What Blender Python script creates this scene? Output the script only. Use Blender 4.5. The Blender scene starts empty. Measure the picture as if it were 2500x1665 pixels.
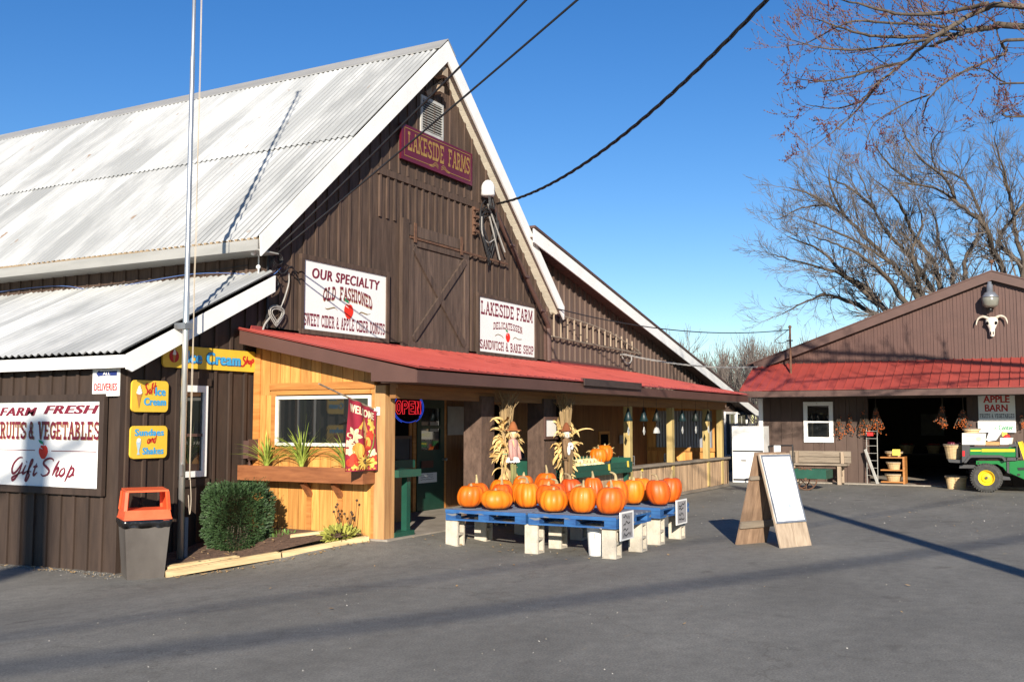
import bpy, math, random
from mathutils import Vector, Matrix
R = random.Random(7)
S = bpy.context.scene
COL = S.collection

# ---------------------------------------------------------------- camera, sky, sun, exposure
F_PX, HALF_W, HALF_H, HORIZON = 2475.0, 1250.0, 832.5, 1030.0
EYE = 1.7
YAW = math.radians(28.83)
PITCH = math.atan((HORIZON - HALF_H) / F_PX)
FWD = Vector((math.cos(YAW) * math.cos(PITCH), math.sin(YAW) * math.cos(PITCH), math.sin(PITCH)))
RGT = Vector((math.sin(YAW), -math.cos(YAW), 0))
UPV = RGT.cross(FWD)
EYEP = Vector((0, 0, EYE))
cd = bpy.data.cameras.new('camera')
cam = bpy.data.objects.new('camera', cd)
COL.objects.link(cam)
cam.location = EYEP
cam.rotation_euler = FWD.to_track_quat('-Z', 'Y').to_euler()
cd.sensor_width = 36.0
cd.lens = 36.0 * F_PX / 2500.0
cd.clip_start = 0.05
cd.clip_end = 4000
S.camera = cam

SUN_AZ, SUN_EL = math.radians(28.3), math.radians(19.4)
SUN_TO = Vector((math.cos(SUN_AZ) * math.cos(SUN_EL), math.sin(SUN_AZ) * math.cos(SUN_EL), -math.sin(SUN_EL)))
w = bpy.data.worlds.new('World')
S.world = w
w.use_nodes = True
nt = w.node_tree
bg = nt.nodes['Background']
sky = nt.nodes.new('ShaderNodeTexSky')
sky.sky_type = 'NISHITA'
sky.sun_disc = False
sky.sun_elevation = SUN_EL
sky.sun_rotation = math.atan2(-SUN_TO.x, -SUN_TO.y)
sky.altitude = 300
sky.air_density = 1.0
sky.dust_density = 0.0
sky.ozone_density = 2.6
hs = nt.nodes.new('ShaderNodeHueSaturation')
hs.inputs['Saturation'].default_value = 1.32
hs.inputs['Hue'].default_value = 0.511
nt.links.new(sky.outputs[0], hs.inputs['Color'])
nt.links.new(hs.outputs[0], bg.inputs['Color'])
bg.inputs['Strength'].default_value = 0.083
sd = bpy.data.lights.new('sun', 'SUN')
sd.energy = 5.0
sd.angle = math.radians(0.5)
sd.color = (1.0, 0.9, 0.76)
sun = bpy.data.objects.new('sun', sd)
COL.objects.link(sun)
sun.rotation_euler = SUN_TO.to_track_quat('-Z', 'Y').to_euler()
sun.location = (-20, -10, 30)
S.view_settings.view_transform = 'Standard'
S.view_settings.look = 'None'
S.view_settings.exposure = 0.75
S.view_settings.gamma = 1.0

# ---------------------------------------------------------------- surveying helpers: a point of the photo (2354 px wide) on a wall plane
KP = 2500.0 / 2354.0
def ray(x, y):
    return (FWD * F_PX + RGT * (x * KP - HALF_W) + UPV * (HALF_H - y * KP)).normalized()
def onY(x, y, v):
    d = ray(x, y); return EYEP + d * ((v - EYEP.y) / d.y)
def onX(x, y, v):
    d = ray(x, y); return EYEP + d * ((v - EYEP.x) / d.x)
def onZ(x, y, v):
    d = ray(x, y); return EYEP + d * ((v - EYEP.z) / d.z)
def atD(x, y, D):
    d = ray(x, y); return EYEP + d * (D / (d.x * math.cos(YAW) + d.y * math.sin(YAW)))

# ---------------------------------------------------------------- mesh builder
WLOC = {}
class MB:
    def __init__(s):
        s.v = []; s.f = []; s.r = []; s.m = []
    def add(s, vs, fs, r=None, m=0):
        b = len(s.v)
        s.v += [tuple(p) for p in vs]
        if r is None: r = R.random()
        for f in fs:
            s.f.append(tuple(b + i for i in f)); s.r.append(r); s.m.append(m)
    def box(s, x0, x1, y0, y1, z0, z1, r=None, m=0):
        vs = [(x0,y0,z0),(x1,y0,z0),(x1,y1,z0),(x0,y1,z0),(x0,y0,z1),(x1,y0,z1),(x1,y1,z1),(x0,y1,z1)]
        s.add(vs, [(0,3,2,1),(4,5,6,7),(0,1,5,4),(1,2,6,5),(2,3,7,6),(3,0,4,7)], r, m)
    def bar(s, p, q, w, h, up=(0,0,1), r=None, m=0):
        # a straight board from p to q, w across, h along up
        p, q = Vector(p), Vector(q); d = (q - p).normalized(); u = Vector(up)
        a = d.cross(u)
        if a.length < 1e-4: a = d.cross(Vector((1,0,0)))
        a.normalize(); u = a.cross(d).normalized(); a = a * (w/2); u = u * (h/2)
        vs = [p-a-u, p+a-u, p+a+u, p-a+u, q-a-u, q+a-u, q+a+u, q-a+u]
        s.add(vs, [(0,1,2,3),(7,6,5,4),(0,4,5,1),(1,5,6,2),(2,6,7,3),(3,7,4,0)], r, m)
    def tube(s, pts, rad, n=6, r=None, cap=True, m=0):
        pts = [Vector(p) for p in pts]
        if not isinstance(rad, (list, tuple)): rad = [rad] * len(pts)
        vs = []; fs = []; prev = None
        for i, p in enumerate(pts):
            if i == 0: d = pts[1] - p
            elif i == len(pts) - 1: d = p - pts[i-1]
            else: d = pts[i+1] - pts[i-1]
            if d.length < 1e-9: d = Vector((0,0,1))
            d.normalize()
            if prev is None:
                a = d.cross(Vector((0,0,1)))
                if a.length < 0.05: a = d.cross(Vector((1,0,0)))
            else:
                a = prev - d * prev.dot(d)
                if a.length < 1e-6: a = d.cross(Vector((0.3,1,0.2)))
            a.normalize(); prev = a; b = d.cross(a)
            for k in range(n):
                t = 2 * math.pi * k / n
                vs.append(p + (a * math.cos(t) + b * math.sin(t)) * rad[i])
        for i in range(len(pts) - 1):
            for k in range(n):
                k2 = (k + 1) % n
                fs.append((i*n+k, i*n+k2, (i+1)*n+k2, (i+1)*n+k))
        if cap:
            fs.append(tuple(range(n-1, -1, -1))); fs.append(tuple(range((len(pts)-1)*n, len(pts)*n)))
        s.add(vs, fs, r, m)
    def lathe(s, prof, c=(0,0,0), n=16, r=None, m=0, sx=1, sy=1):
        vs = []; fs = []
        for (rr, z) in prof:
            for k in range(n):
                t = 2*math.pi*k/n
                vs.append((c[0]+rr*math.cos(t)*sx, c[1]+rr*math.sin(t)*sy, c[2]+z))
        for i in range(len(prof)-1):
            for k in range(n):
                k2 = (k+1) % n
                fs.append((i*n+k, i*n+k2, (i+1)*n+k2, (i+1)*n+k))
        fs.append(tuple(range(n-1,-1,-1))); fs.append(tuple(range((len(prof)-1)*n, len(prof)*n)))
        s.add(vs, fs, r, m)
    def ball(s, c, rx, ry=None, rz=None, n=8, k=5, r=None, m=0):
        ry = ry or rx; rz = rz or rx
        vs = []; fs = []
        for i in range(1, k):
            ph = math.pi * i / k
            for j in range(n):
                t = 2*math.pi*j/n
                vs.append((c[0]+rx*math.sin(ph)*math.cos(t), c[1]+ry*math.sin(ph)*math.sin(t), c[2]-rz*math.cos(ph)))
        vs += [(c[0],c[1],c[2]-rz), (c[0],c[1],c[2]+rz)]
        a = len(vs)-2; b = a+1
        for i in range(k-2):
            for j in range(n):
                j2 = (j+1) % n
                fs.append((i*n+j, i*n+j2, (i+1)*n+j2, (i+1)*n+j))
        for j in range(n):
            j2 = (j+1) % n
            fs.append((a, j2, j)); fs.append((b, (k-2)*n+j, (k-2)*n+j2))
        s.add(vs, fs, r, m)
    def prism(s, poly, off, r=None, m=0):
        # polygon (3-D points) pushed along off
        off = Vector(off); n = len(poly); P = [Vector(p) for p in poly]
        vs = P + [p + off for p in P]
        nrm = Vector((0,0,0))
        for i in range(n):
            nrm += P[i].cross(P[(i+1) % n])
        fl = nrm.dot(off) > 0
        fs = [tuple(range(n)), tuple(range(2*n-1, n-1, -1))] + [(i, n+i, n+(i+1)%n, (i+1)%n) for i in range(n)]
        if fl: fs = [tuple(reversed(f)) for f in fs]
        s.add(vs, fs, r, m)
    def build(s, name, mat, parent=None, smooth=False, loc=None):
        me = bpy.data.meshes.new(name)
        if parent is not None: o0 = WLOC[parent.as_pointer()]
        elif loc is not None: o0 = Vector(loc)
        else:
            xs = [p[0] for p in s.v]; ys = [p[1] for p in s.v]; zs = [p[2] for p in s.v]
            o0 = Vector(((min(xs)+max(xs))/2, (min(ys)+max(ys))/2, min(zs)))
        me.from_pydata([(p[0]-o0.x, p[1]-o0.y, p[2]-o0.z) for p in s.v], [], s.f)
        at = me.attributes.new('rnd', 'FLOAT', 'FACE')
        at.data.foreach_set('value', s.r)
        mats = mat if isinstance(mat, (list, tuple)) else [mat]
        for mm in mats: me.materials.append(mm)
        if len(mats) > 1: me.polygons.foreach_set('material_index', s.m)
        if smooth: me.polygons.foreach_set('use_smooth', [True]*len(s.f))
        me.update()
        o = bpy.data.objects.new(name, me); COL.objects.link(o)
        if parent is not None:
            o.parent = parent
        else: o.location = o0
        WLOC[o.as_pointer()] = o0
        return o
def tag(o, label, cat, group=None):
    o['label'] = label; o['category'] = cat
    if group: o['group'] = group
    return o
def thing(name, label, cat, loc=(0,0,0), group=None):
    o = bpy.data.objects.new(name, None); COL.objects.link(o)
    o.location = loc; o.empty_display_size = 0.2
    WLOC[o.as_pointer()] = Vector(loc)
    return tag(o, label, cat, group)
def struct(o, kind='structure'):
    o['kind'] = kind; return o
def dup(o, loc=None, rotz=None, label=None, parent=None):
    c = o.copy(); COL.objects.link(c)
    if parent is not None: c.parent = parent
    if loc is not None: c.location = loc
    if rotz is not None: c.rotation_euler = (0,0,rotz)
    if label: c['label'] = label
    WLOC[c.as_pointer()] = Vector(c.location)
    for ch in list(o.children): dup(ch, parent=c)
    return c

# ---------------------------------------------------------------- materials
def mt(name, c1, c2=None, rough=0.7, var=0.18, scale=6.0, st=(1,1,1), bump=0.0, bscale=None, metal=0.0, rv=0.0, spec=0.5, detail=6, objrnd=0.0, lo=0.3, hi=0.7, speck=None, coat=0.0, dist=0.0):
    m = bpy.data.materials.new(name); m.use_nodes = True
    t = m.node_tree; b = t.nodes['Principled BSDF']; L = t.links.new
    tc = t.nodes.new('ShaderNodeTexCoord'); mp = t.nodes.new('ShaderNodeMapping')
    mp.inputs['Scale'].default_value = st; L(tc.outputs['Object'], mp.inputs['Vector'])
    if rv or True:
        at = t.nodes.new('ShaderNodeAttribute'); at.attribute_name = 'rnd'
        ad = t.nodes.new('ShaderNodeVectorMath'); ad.operation = 'MULTIPLY_ADD'
        cx = t.nodes.new('ShaderNodeCombineXYZ')
        for k in range(3): L(at.outputs['Fac'], cx.inputs[k])
        L(cx.outputs[0], ad.inputs[0]); ad.inputs[1].default_value = (17.3, 9.1, 5.7); L(mp.outputs[0], ad.inputs[2])
    nz = t.nodes.new('ShaderNodeTexNoise'); nz.inputs['Scale'].default_value = scale; nz.inputs['Detail'].default_value = detail
    nz.inputs['Roughness'].default_value = 0.62; nz.inputs['Distortion'].default_value = dist
    L(ad.outputs[0], nz.inputs['Vector'])
    rp = t.nodes.new('ShaderNodeValToRGB'); e = rp.color_ramp.elements
    e[0].position = lo; e[1].position = hi
    if c2 is None:
        e[0].color = tuple(min(1, x*(1-var)) for x in c1) + (1,); e[1].color = tuple(min(1, x*(1+var)) for x in c1) + (1,)
    else:
        e[0].color = tuple(c1) + (1,); e[1].color = tuple(c2) + (1,)
    L(nz.outputs['Fac'], rp.inputs['Fac'])
    out = rp.outputs['Color']
    if rv or objrnd:
        h = t.nodes.new('ShaderNodeHueSaturation'); L(out, h.inputs['Color'])
        mm = t.nodes.new('ShaderNodeMath'); mm.operation = 'MULTIPLY_ADD'
        if objrnd:
            oi = t.nodes.new('ShaderNodeObjectInfo'); L(oi.outputs['Random'], mm.inputs[0]); q = objrnd
        else:
            L(at.outputs['Fac'], mm.inputs[0]); q = rv
        mm.inputs[1].default_value = 2*q; mm.inputs[2].default_value = 1-q
        L(mm.outputs[0], h.inputs['Value'])
        if objrnd:
            m2 = t.nodes.new('ShaderNodeMath'); m2.operation = 'MULTIPLY_ADD'; L(oi.outputs['Random'], m2.inputs[0])
            m2.inputs[1].default_value = 0.022; m2.inputs[2].default_value = 0.485; L(m2.outputs[0], h.inputs['Hue'])
        out = h.outputs['Color']
    if speck:
        col, sc, th = speck
        n2 = t.nodes.new('ShaderNodeTexNoise'); n2.inputs['Scale'].default_value = sc; n2.inputs['Detail'].default_value = 3
        L(mp.outputs[0], n2.inputs['Vector'])
        r2 = t.nodes.new('ShaderNodeValToRGB'); r2.color_ramp.elements[0].position = th; r2.color_ramp.elements[1].position = th+0.05
        L(n2.outputs['Fac'], r2.inputs['Fac'])
        mx = t.nodes.new('ShaderNodeMix'); mx.data_type = 'RGBA'
        L(r2.outputs['Color'], mx.inputs['Factor']); L(out, mx.inputs['A']); mx.inputs['B'].default_value = tuple(col)+(1,)
        out = mx.outputs['Result']
    L(out, b.inputs['Base Color'])
    b.inputs['Roughness'].default_value = rough; b.inputs['Metallic'].default_value = metal
    b.inputs['Specular IOR Level'].default_value = spec
    b.inputs['Coat Weight'].default_value = coat
    if bump:
        bp = t.nodes.new('ShaderNodeBump'); bp.inputs['Strength'].default_value = bump; bp.inputs['Distance'].default_value = 0.02
        if bscale:
            n3 = t.nodes.new('ShaderNodeTexNoise'); n3.inputs['Scale'].default_value = bscale; n3.inputs['Detail'].default_value = 4
            L(mp.outputs[0], n3.inputs['Vector']); L(n3.outputs['Fac'], bp.inputs['Height'])
        else: L(nz.outputs['Fac'], bp.inputs['Height'])
        L(bp.outputs[0], b.inputs['Normal'])
    return m
def flat(name, c, rough=0.6, spec=0.4, metal=0.0): return mt(name, c, var=0.06, rough=rough, spec=spec, metal=metal, scale=3)
def emit(name, c, s):
    m = mt(name, c, var=0.05); b = m.node_tree.nodes['Principled BSDF']
    b.inputs['Emission Color'].default_value = tuple(c)+(1,); b.inputs['Emission Strength'].default_value = s
    return m

BROWN = mt('brown_stained_boards', (0.042,0.025,0.017), (0.1,0.063,0.045), st=(5,5,0.5), scale=3.2, rough=0.82, bump=0.25, rv=0.2, speck=((0.05,0.035,0.03), 2.2, 0.72))
BROWND = mt('brown_hay_door_boards', (0.05,0.032,0.024), (0.125,0.083,0.062), st=(5,5,0.5), scale=3.2, rough=0.82, bump=0.25, rv=0.2, speck=((0.04,0.028,0.022), 2.2, 0.72))
BROWNX = mt('brown_painted_boards', (0.03,0.018,0.0125), (0.054,0.034,0.024), st=(4,4,0.6), scale=3.0, rough=0.75, bump=0.15, rv=0.2)
BROWNM = mt('brown_metal', (0.092,0.046,0.036), var=0.12, rough=0.5, scale=2.0, rv=0.06)
BROWNTRIM = mt('brown_trim', (0.095,0.052,0.042), var=0.12, rough=0.55, scale=3.0, st=(1,1,3), rv=0.06)
ROOFW = mt('whitewashed_corrugated_steel', (0.3,0.312,0.314), (0.49,0.503,0.503), st=(0.3,0.9,0.3), scale=1.1, rough=0.5, detail=10, lo=0.4, hi=0.62, speck=((0.26,0.19,0.14), 7.0, 0.71), dist=0.3, rv=0.1)
ROOFD = mt('grimy_shaded_valley', (0.1,0.105,0.105), (0.26,0.265,0.26), st=(0.3,0.9,0.3), scale=1.6, rough=0.6, detail=8, lo=0.35, hi=0.65, speck=((0.2,0.13,0.09), 8.0, 0.69))  # valley faces darkened: grime, and rib shading put into the colour
WHITE = mt('white_paint', (0.8,0.8,0.78), var=0.06, rough=0.5, scale=2.5, speck=((0.55,0.54,0.5), 7, 0.72))
SOFFIT = mt('cream_soffit_vinyl', (0.76,0.71,0.58), var=0.06, rough=0.5, rv=0.05)
GUTTER = mt('bare_aluminium_fascia', (0.3,0.295,0.27), (0.44,0.43,0.4), scale=1.2, st=(1,0.4,3), rough=0.4, metal=0.2)
RED = mt('red_steel_roof', (0.27,0.042,0.032), (0.34,0.062,0.048), scale=1.2, rough=0.5, rv=0.07, detail=9, speck=((0.3,0.1,0.08), 14, 0.73))
REDFL = mt('dark_red_flashing', (0.22,0.035,0.03), (0.3,0.05,0.045), scale=1.5, rough=0.5)
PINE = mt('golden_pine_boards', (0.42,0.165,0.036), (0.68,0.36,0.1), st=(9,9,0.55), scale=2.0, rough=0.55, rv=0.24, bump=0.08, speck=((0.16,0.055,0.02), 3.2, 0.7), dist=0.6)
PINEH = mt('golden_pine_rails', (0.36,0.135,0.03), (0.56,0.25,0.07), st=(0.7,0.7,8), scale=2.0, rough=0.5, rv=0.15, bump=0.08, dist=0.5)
PINED = mt('porch_pine_boards', (0.16,0.064,0.02), (0.27,0.125,0.045), st=(9,9,0.6), scale=2.0, rough=0.6, rv=0.18, speck=((0.07,0.025,0.012), 3.0, 0.735))  # darker copy of the pine; shade under the porch roof put into the colour
CEDAR = mt('red_brown_cedar', (0.17,0.058,0.022), (0.3,0.115,0.045), st=(1,1.0,8), scale=2.2, rough=0.55, rv=0.1, bump=0.1)
WEATH = mt('weathered_grey_wood', (0.22,0.165,0.115), (0.42,0.33,0.24), st=(6,6,0.6), scale=2.4, rough=0.85, rv=0.16, bump=0.2, speck=((0.08,0.06,0.045), 3.0, 0.72))
WEATHH = mt('weathered_grey_planks', (0.17,0.135,0.1), (0.31,0.255,0.195), st=(0.7,0.7,7), scale=2.4, rough=0.85, rv=0.14, bump=0.2)
KNEE = mt('rain_stained_pine', (0.2,0.125,0.075), (0.64,0.43,0.25), st=(7,7,0.55), scale=2.2, rough=0.75, rv=0.18, bump=0.15, speck=((0.07,0.05,0.035), 2.6, 0.7))
TREAT = mt('treated_yellow_timber', (0.34,0.25,0.09), (0.5,0.37,0.15), st=(8,8,0.6), scale=2.0, rough=0.7, rv=0.1)
TIMBER = mt('landscape_timber', (0.4,0.28,0.14), (0.6,0.46,0.25), st=(1,1,6), scale=2.5, rough=0.7, rv=0.1, bump=0.15)
BARKW = mt('rough_bark_slab_cladding', (0.06,0.036,0.026), (0.135,0.085,0.062), st=(5,5,2.5), scale=2.4, rough=0.9, bump=0.35, rv=0.12)
GREENP = mt('dark_green_paint', (0.014,0.075,0.05), var=0.18, rough=0.4, scale=3)
DOORG = mt('green_door_paint', (0.008,0.04,0.026), var=0.12, rough=0.45)
BLACK = mt('black_rubber', (0.012,0.012,0.013), var=0.2, rough=0.5)
SHADEP = mt('shaded_pine_beam', (0.2,0.085,0.024), (0.34,0.16,0.05), st=(0.7,0.7,8), scale=2.0, rough=0.6, rv=0.15)  # rail pine darkened for the header, its porch shade put into the colour
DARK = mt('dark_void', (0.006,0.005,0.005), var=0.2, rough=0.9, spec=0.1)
GLASS = mt('window_glass', (0.012,0.014,0.015), var=0.05, rough=0.03, spec=0.9)
SIGNW = mt('white_sign_face', (0.8,0.8,0.78), var=0.03, rough=0.45, scale=1.5)
MAROON = mt('maroon_lettering', (0.17,0.012,0.03), var=0.05, rough=0.5)
SHADOWT = flat('tan_letter_edge', (0.42,0.27,0.13))
APPLER = flat('red_apple_paint', (0.72,0.03,0.012))
LEAFG = flat('green_leaf_paint', (0.02,0.27,0.11))
GOLDP = flat('gold_sign_paint', (0.28,0.17,0.05))
OLIVE = flat('olive_flourish_paint', (0.22,0.16,0.05))
MAROONB = mt('maroon_sign_board', (0.1,0.006,0.02), var=0.15, rough=0.4, scale=2)
YELLOW = mt('yellow_sign_enamel', (0.76,0.5,0.05), var=0.06, rough=0.4)
BLUEP = flat('sky_blue_lettering', (0.05,0.36,0.68))
NAVY = flat('navy_paint', (0.015,0.03,0.16))
REDP = flat('red_lettering', (0.5,0.02,0.02))
CREAM = flat('cream_paint', (0.8,0.7,0.48))
CONE = flat('cone_tan_paint', (0.5,0.22,0.06))
BLOCK = mt('concrete_block', (0.36,0.32,0.26), (0.54,0.49,0.4), scale=9, rough=0.9, bump=0.35, bscale=60, rv=0.08, speck=((0.3,0.27,0.22), 30, 0.7))
PALLET = mt('blue_pallet_paint', (0.012,0.06,0.2), (0.026,0.14,0.36), st=(1,0.6,3), scale=5, rough=0.7, rv=0.15, lo=0.35, hi=0.75, bump=0.2, speck=((0.16,0.17,0.18), 5.5, 0.6))
PALTOP = mt('dusty_pallet_boards', (0.06,0.1,0.17), (0.16,0.19,0.25), st=(5,0.6,1), scale=4, rough=0.9, rv=0.2, bump=0.2)
PUMPK = mt('pumpkin_skin', (0.56,0.095,0.004), (0.76,0.19,0.008), st=(1,1,0.5), scale=5, rough=0.5, objrnd=0.17, bump=0.05, coat=0.04, speck=((0.5,0.24,0.1), 4.5, 0.69))
STEM = mt('dry_stem', (0.2,0.15,0.07), (0.42,0.34,0.18), st=(6,6,1), scale=6, rough=0.8, objrnd=0.2)
HUSK = mt('dry_corn_husk', (0.5,0.31,0.1), (0.74,0.55,0.25), st=(3,3,1), scale=4, rough=0.7, rv=0.22)
HUSKD = mt('dry_corn_tassel', (0.2,0.13,0.06), (0.34,0.24,0.12), scale=6, rough=0.8, rv=0.2)
STEELG = mt('grey_steel', (0.35,0.35,0.35), var=0.2, rough=0.4, metal=0.7)
POLEM = mt('weathered_white_pole', (0.5,0.5,0.47), (0.72,0.72,0.69), st=(3,3,0.5), scale=3, rough=0.3, metal=0.75, speck=((0.32,0.14,0.06), 1.2, 0.71))
CABLE = mt('black_cable', (0.016,0.016,0.018), var=0.2, rough=0.6)
CABLEG = mt('grey_cable', (0.33,0.32,0.3), var=0.2, rough=0.6)
BLUEC = flat('blue_cable_sheath', (0.08,0.16,0.42))
RUST = mt('rusty_iron', (0.07,0.035,0.022), (0.16,0.08,0.045), scale=12, rough=0.85)
WOODP = mt('utility_pole_wood', (0.12,0.085,0.06), (0.2,0.15,0.11), st=(6,6,0.4), scale=3, rough=0.9)
PAPER = mt('white_paper', (0.72,0.72,0.7), var=0.04, rough=0.7)
PAPERG = mt('grey_faded_notice', (0.3,0.29,0.3), var=0.15, rough=0.4)
INK = flat('black_ink', (0.02,0.02,0.025))
BARK = mt('grey_brown_bark', (0.05,0.037,0.027), (0.12,0.095,0.07), st=(3,3,1), scale=5, rough=0.9, rv=0.15)
BARKF = mt('distant_bark', (0.1,0.08,0.07), (0.165,0.14,0.122), scale=2, rough=0.9, rv=0.1)
TWIGR = mt('reddish_maple_twig', (0.07,0.048,0.04), (0.13,0.092,0.075), scale=3, rough=0.85, rv=0.2)
BUD = mt('red_maple_bud', (0.11,0.03,0.034), var=0.2, rough=0.7)
YEW = mt('dark_yew_leaf', (0.022,0.05,0.018), (0.05,0.098,0.03), scale=2.5, rough=0.6, rv=0.4)
GRASSB = mt('strappy_yellow_green_blade', (0.16,0.26,0.03), (0.42,0.47,0.09), st=(2,2,2), scale=3, rough=0.5, rv=0.25)
SOIL = mt('mulch_soil', (0.06,0.034,0.022), (0.17,0.1,0.065), scale=18, rough=0.95, bump=0.8, speck=((0.3,0.2,0.12), 25, 0.68))
BERRY = mt('bittersweet_berry', (0.33,0.05,0.012), (0.45,0.13,0.02), scale=20, rough=0.4, rv=0.3)
TRASHB = mt('grey_brown_plastic', (0.075,0.065,0.058), (0.125,0.112,0.1), st=(1,1,0.6), scale=2.2, rough=0.42)
TRASHR = mt('faded_orange_red_plastic', (0.68,0.085,0.022), (0.78,0.14,0.05), scale=2.5, rough=0.45)
BAG = mt('black_bin_liner', (0.01,0.01,0.011), var=0.3, rough=0.28, bump=0.5, bscale=14)
GATORG = mt('tractor_green_paint', (0.012,0.17,0.04), var=0.08, rough=0.3, coat=0.3)
GATORY = mt('tractor_yellow_paint', (0.82,0.6,0.02), var=0.05, rough=0.35)
GATORB = mt('charcoal_plastic', (0.05,0.05,0.052), var=0.15, rough=0.5)
TYRE = mt('tyre_rubber', (0.03,0.03,0.03), (0.07,0.068,0.062), scale=12, rough=0.85, bump=0.4)
BASKET = mt('wooden_splint_basket', (0.45,0.3,0.14), (0.66,0.5,0.28), st=(2,2,10), scale=3, rough=0.75, rv=0.12)
CARD = mt('carton', (0.74,0.7,0.6), var=0.06, rough=0.7)
BONE = mt('weathered_bone', (0.5,0.46,0.38), (0.76,0.73,0.66), scale=14, rough=0.7)
HORNC = mt('horn', (0.3,0.26,0.2), (0.66,0.6,0.5), scale=6, rough=0.5)
CONC = mt('old_concrete', (0.2,0.175,0.14), (0.34,0.3,0.25), scale=3.0, rough=0.9, bump=0.2, bscale=40)
CORRP = mt('clear_corrugated_panel', (0.2,0.21,0.24), (0.31,0.32,0.35), st=(1,3,0.4), scale=2, rough=0.28, rv=0.05)
GOURD = mt('pale_yellow_gourd', (0.72,0.6,0.22), (0.82,0.76,0.5), scale=8, rough=0.4, rv=0.15)
YTAG = flat('yellow_price_tag', (0.78,0.6,0.08))
FRIDGE = mt('white_appliance_enamel', (0.76,0.76,0.74), var=0.03, rough=0.3)
WALLROCK = mt('grey_field_stone', (0.13,0.12,0.1), (0.26,0.24,0.2), scale=6, rough=0.9, bump=0.4)

# asphalt: fine aggregate, broad patches of wear, a few stains
def asphalt():
    m = bpy.data.materials.new('worn_asphalt'); m.use_nodes = True
    t = m.node_tree; b = t.nodes['Principled BSDF']; L = t.links.new
    tc = t.nodes.new('ShaderNodeTexCoord')
    def noise(s, d, rr=0.6, st=None):
        n = t.nodes.new('ShaderNodeTexNoise'); n.inputs['Scale'].default_value = s; n.inputs['Detail'].default_value = d; n.inputs['Roughness'].default_value = rr
        if st:
            mp = t.nodes.new('ShaderNodeMapping'); mp.inputs['Scale'].default_value = st; mp.inputs['Rotation'].default_value = (0,0,0.5); L(tc.outputs['Object'], mp.inputs['Vector']); L(mp.outputs[0], n.inputs['Vector'])
        else: L(tc.outputs['Object'], n.inputs['Vector'])
        return n
    big = noise(0.35, 6, st=(1,2.2,1)); fine = noise(55, 3, 0.7); mid = noise(6, 6, 0.7)
    r1 = t.nodes.new('ShaderNodeValToRGB'); e = r1.color_ramp.elements
    e[0].position = 0.3; e[1].position = 0.72; e[0].color = (0.16,0.153,0.135,1); e[1].color = (0.24,0.23,0.203,1)
    L(big.outputs['Fac'], r1.inputs['Fac'])
    r2 = t.nodes.new('ShaderNodeValToRGB'); e = r2.color_ramp.elements
    e[0].position = 0.28; e[1].position = 0.75; e[0].color = (0.62,0.62,0.62,1); e[1].color = (1.32,1.32,1.3,1)
    L(fine.outputs['Fac'], r2.inputs['Fac'])
    r3 = t.nodes.new('ShaderNodeValToRGB'); e = r3.color_ramp.elements
    e[0].position = 0.3; e[1].position = 0.7; e[0].color = (0.84,0.84,0.84,1); e[1].color = (1.16,1.16,1.15,1)
    L(mid.outputs['Fac'], r3.inputs['Fac'])
    def mul(a, c):
        x = t.nodes.new('ShaderNodeMix'); x.data_type = 'RGBA'; x.blend_type = 'MULTIPLY'; x.inputs['Factor'].default_value = 1
        L(a, x.inputs['A']); L(c, x.inputs['B']); return x.outputs['Result']
    o = mul(mul(r1.outputs[0], r2.outputs[0]), r3.outputs[0])
    sp = noise(1.7, 2, st=(0.6,2.5,1)); r4 = t.nodes.new('ShaderNodeValToRGB'); e = r4.color_ramp.elements
    e[0].position = 0.72; e[1].position = 0.79; L(sp.outputs['Fac'], r4.inputs['Fac'])
    x = t.nodes.new('ShaderNodeMix'); x.data_type = 'RGBA'; L(r4.outputs[0], x.inputs['Factor']); L(o, x.inputs['A']); x.inputs['B'].default_value = (0.3,0.25,0.17,1)
    o = x.outputs['Result']
    # dark drips and oil marks, and old patched rectangles
    for (sc_, st_, lo_, col_) in ((0.9,(1,1.6,1),0.66,(0.72,0.71,0.7,1)),(7.0,(1,1,1),0.71,(0.55,0.54,0.53,1))):
        oz = noise(sc_, 3, 0.55, st=st_); r6 = t.nodes.new('ShaderNodeValToRGB'); e = r6.color_ramp.elements
        e[0].position = lo_; e[1].position = lo_+0.06; e[0].color = (1,1,1,1); e[1].color = col_; L(oz.outputs['Fac'], r6.inputs['Fac']); o = mul(o, r6.outputs[0])
    vo = t.nodes.new('ShaderNodeTexVoronoi'); vo.feature = 'DISTANCE_TO_EDGE'; vo.inputs['Scale'].default_value = 0.28
    wn = noise(1.2, 5, 0.65); ma = t.nodes.new('ShaderNodeVectorMath'); ma.operation = 'MULTIPLY_ADD'
    L(wn.outputs['Color'], ma.inputs[0]); ma.inputs[1].default_value = (1.4,1.4,0); L(tc.outputs['Object'], ma.inputs[2]); L(ma.outputs[0], vo.inputs['Vector'])
    r5 = t.nodes.new('ShaderNodeValToRGB'); e = r5.color_ramp.elements
    e[0].position = 0.0; e[1].position = 0.006; e[0].color = (0.78,0.77,0.75,1); e[1].color = (1,1,1,1); L(vo.outputs['Distance'], r5.inputs['Fac'])
    o = mul(o, r5.outputs[0])
    L(o, b.inputs['Base Color']); b.inputs['Roughness'].default_value = 0.85; b.inputs['Specular IOR Level'].default_value = 0.3
    bp = t.nodes.new('ShaderNodeBump'); bp.inputs['Strength'].default_value = 0.35; bp.inputs['Distance'].default_value = 0.01
    L(fine.outputs['Fac'], bp.inputs['Height']); L(bp.outputs[0], b.inputs['Normal'])
    return m
ASPH = asphalt()
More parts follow.
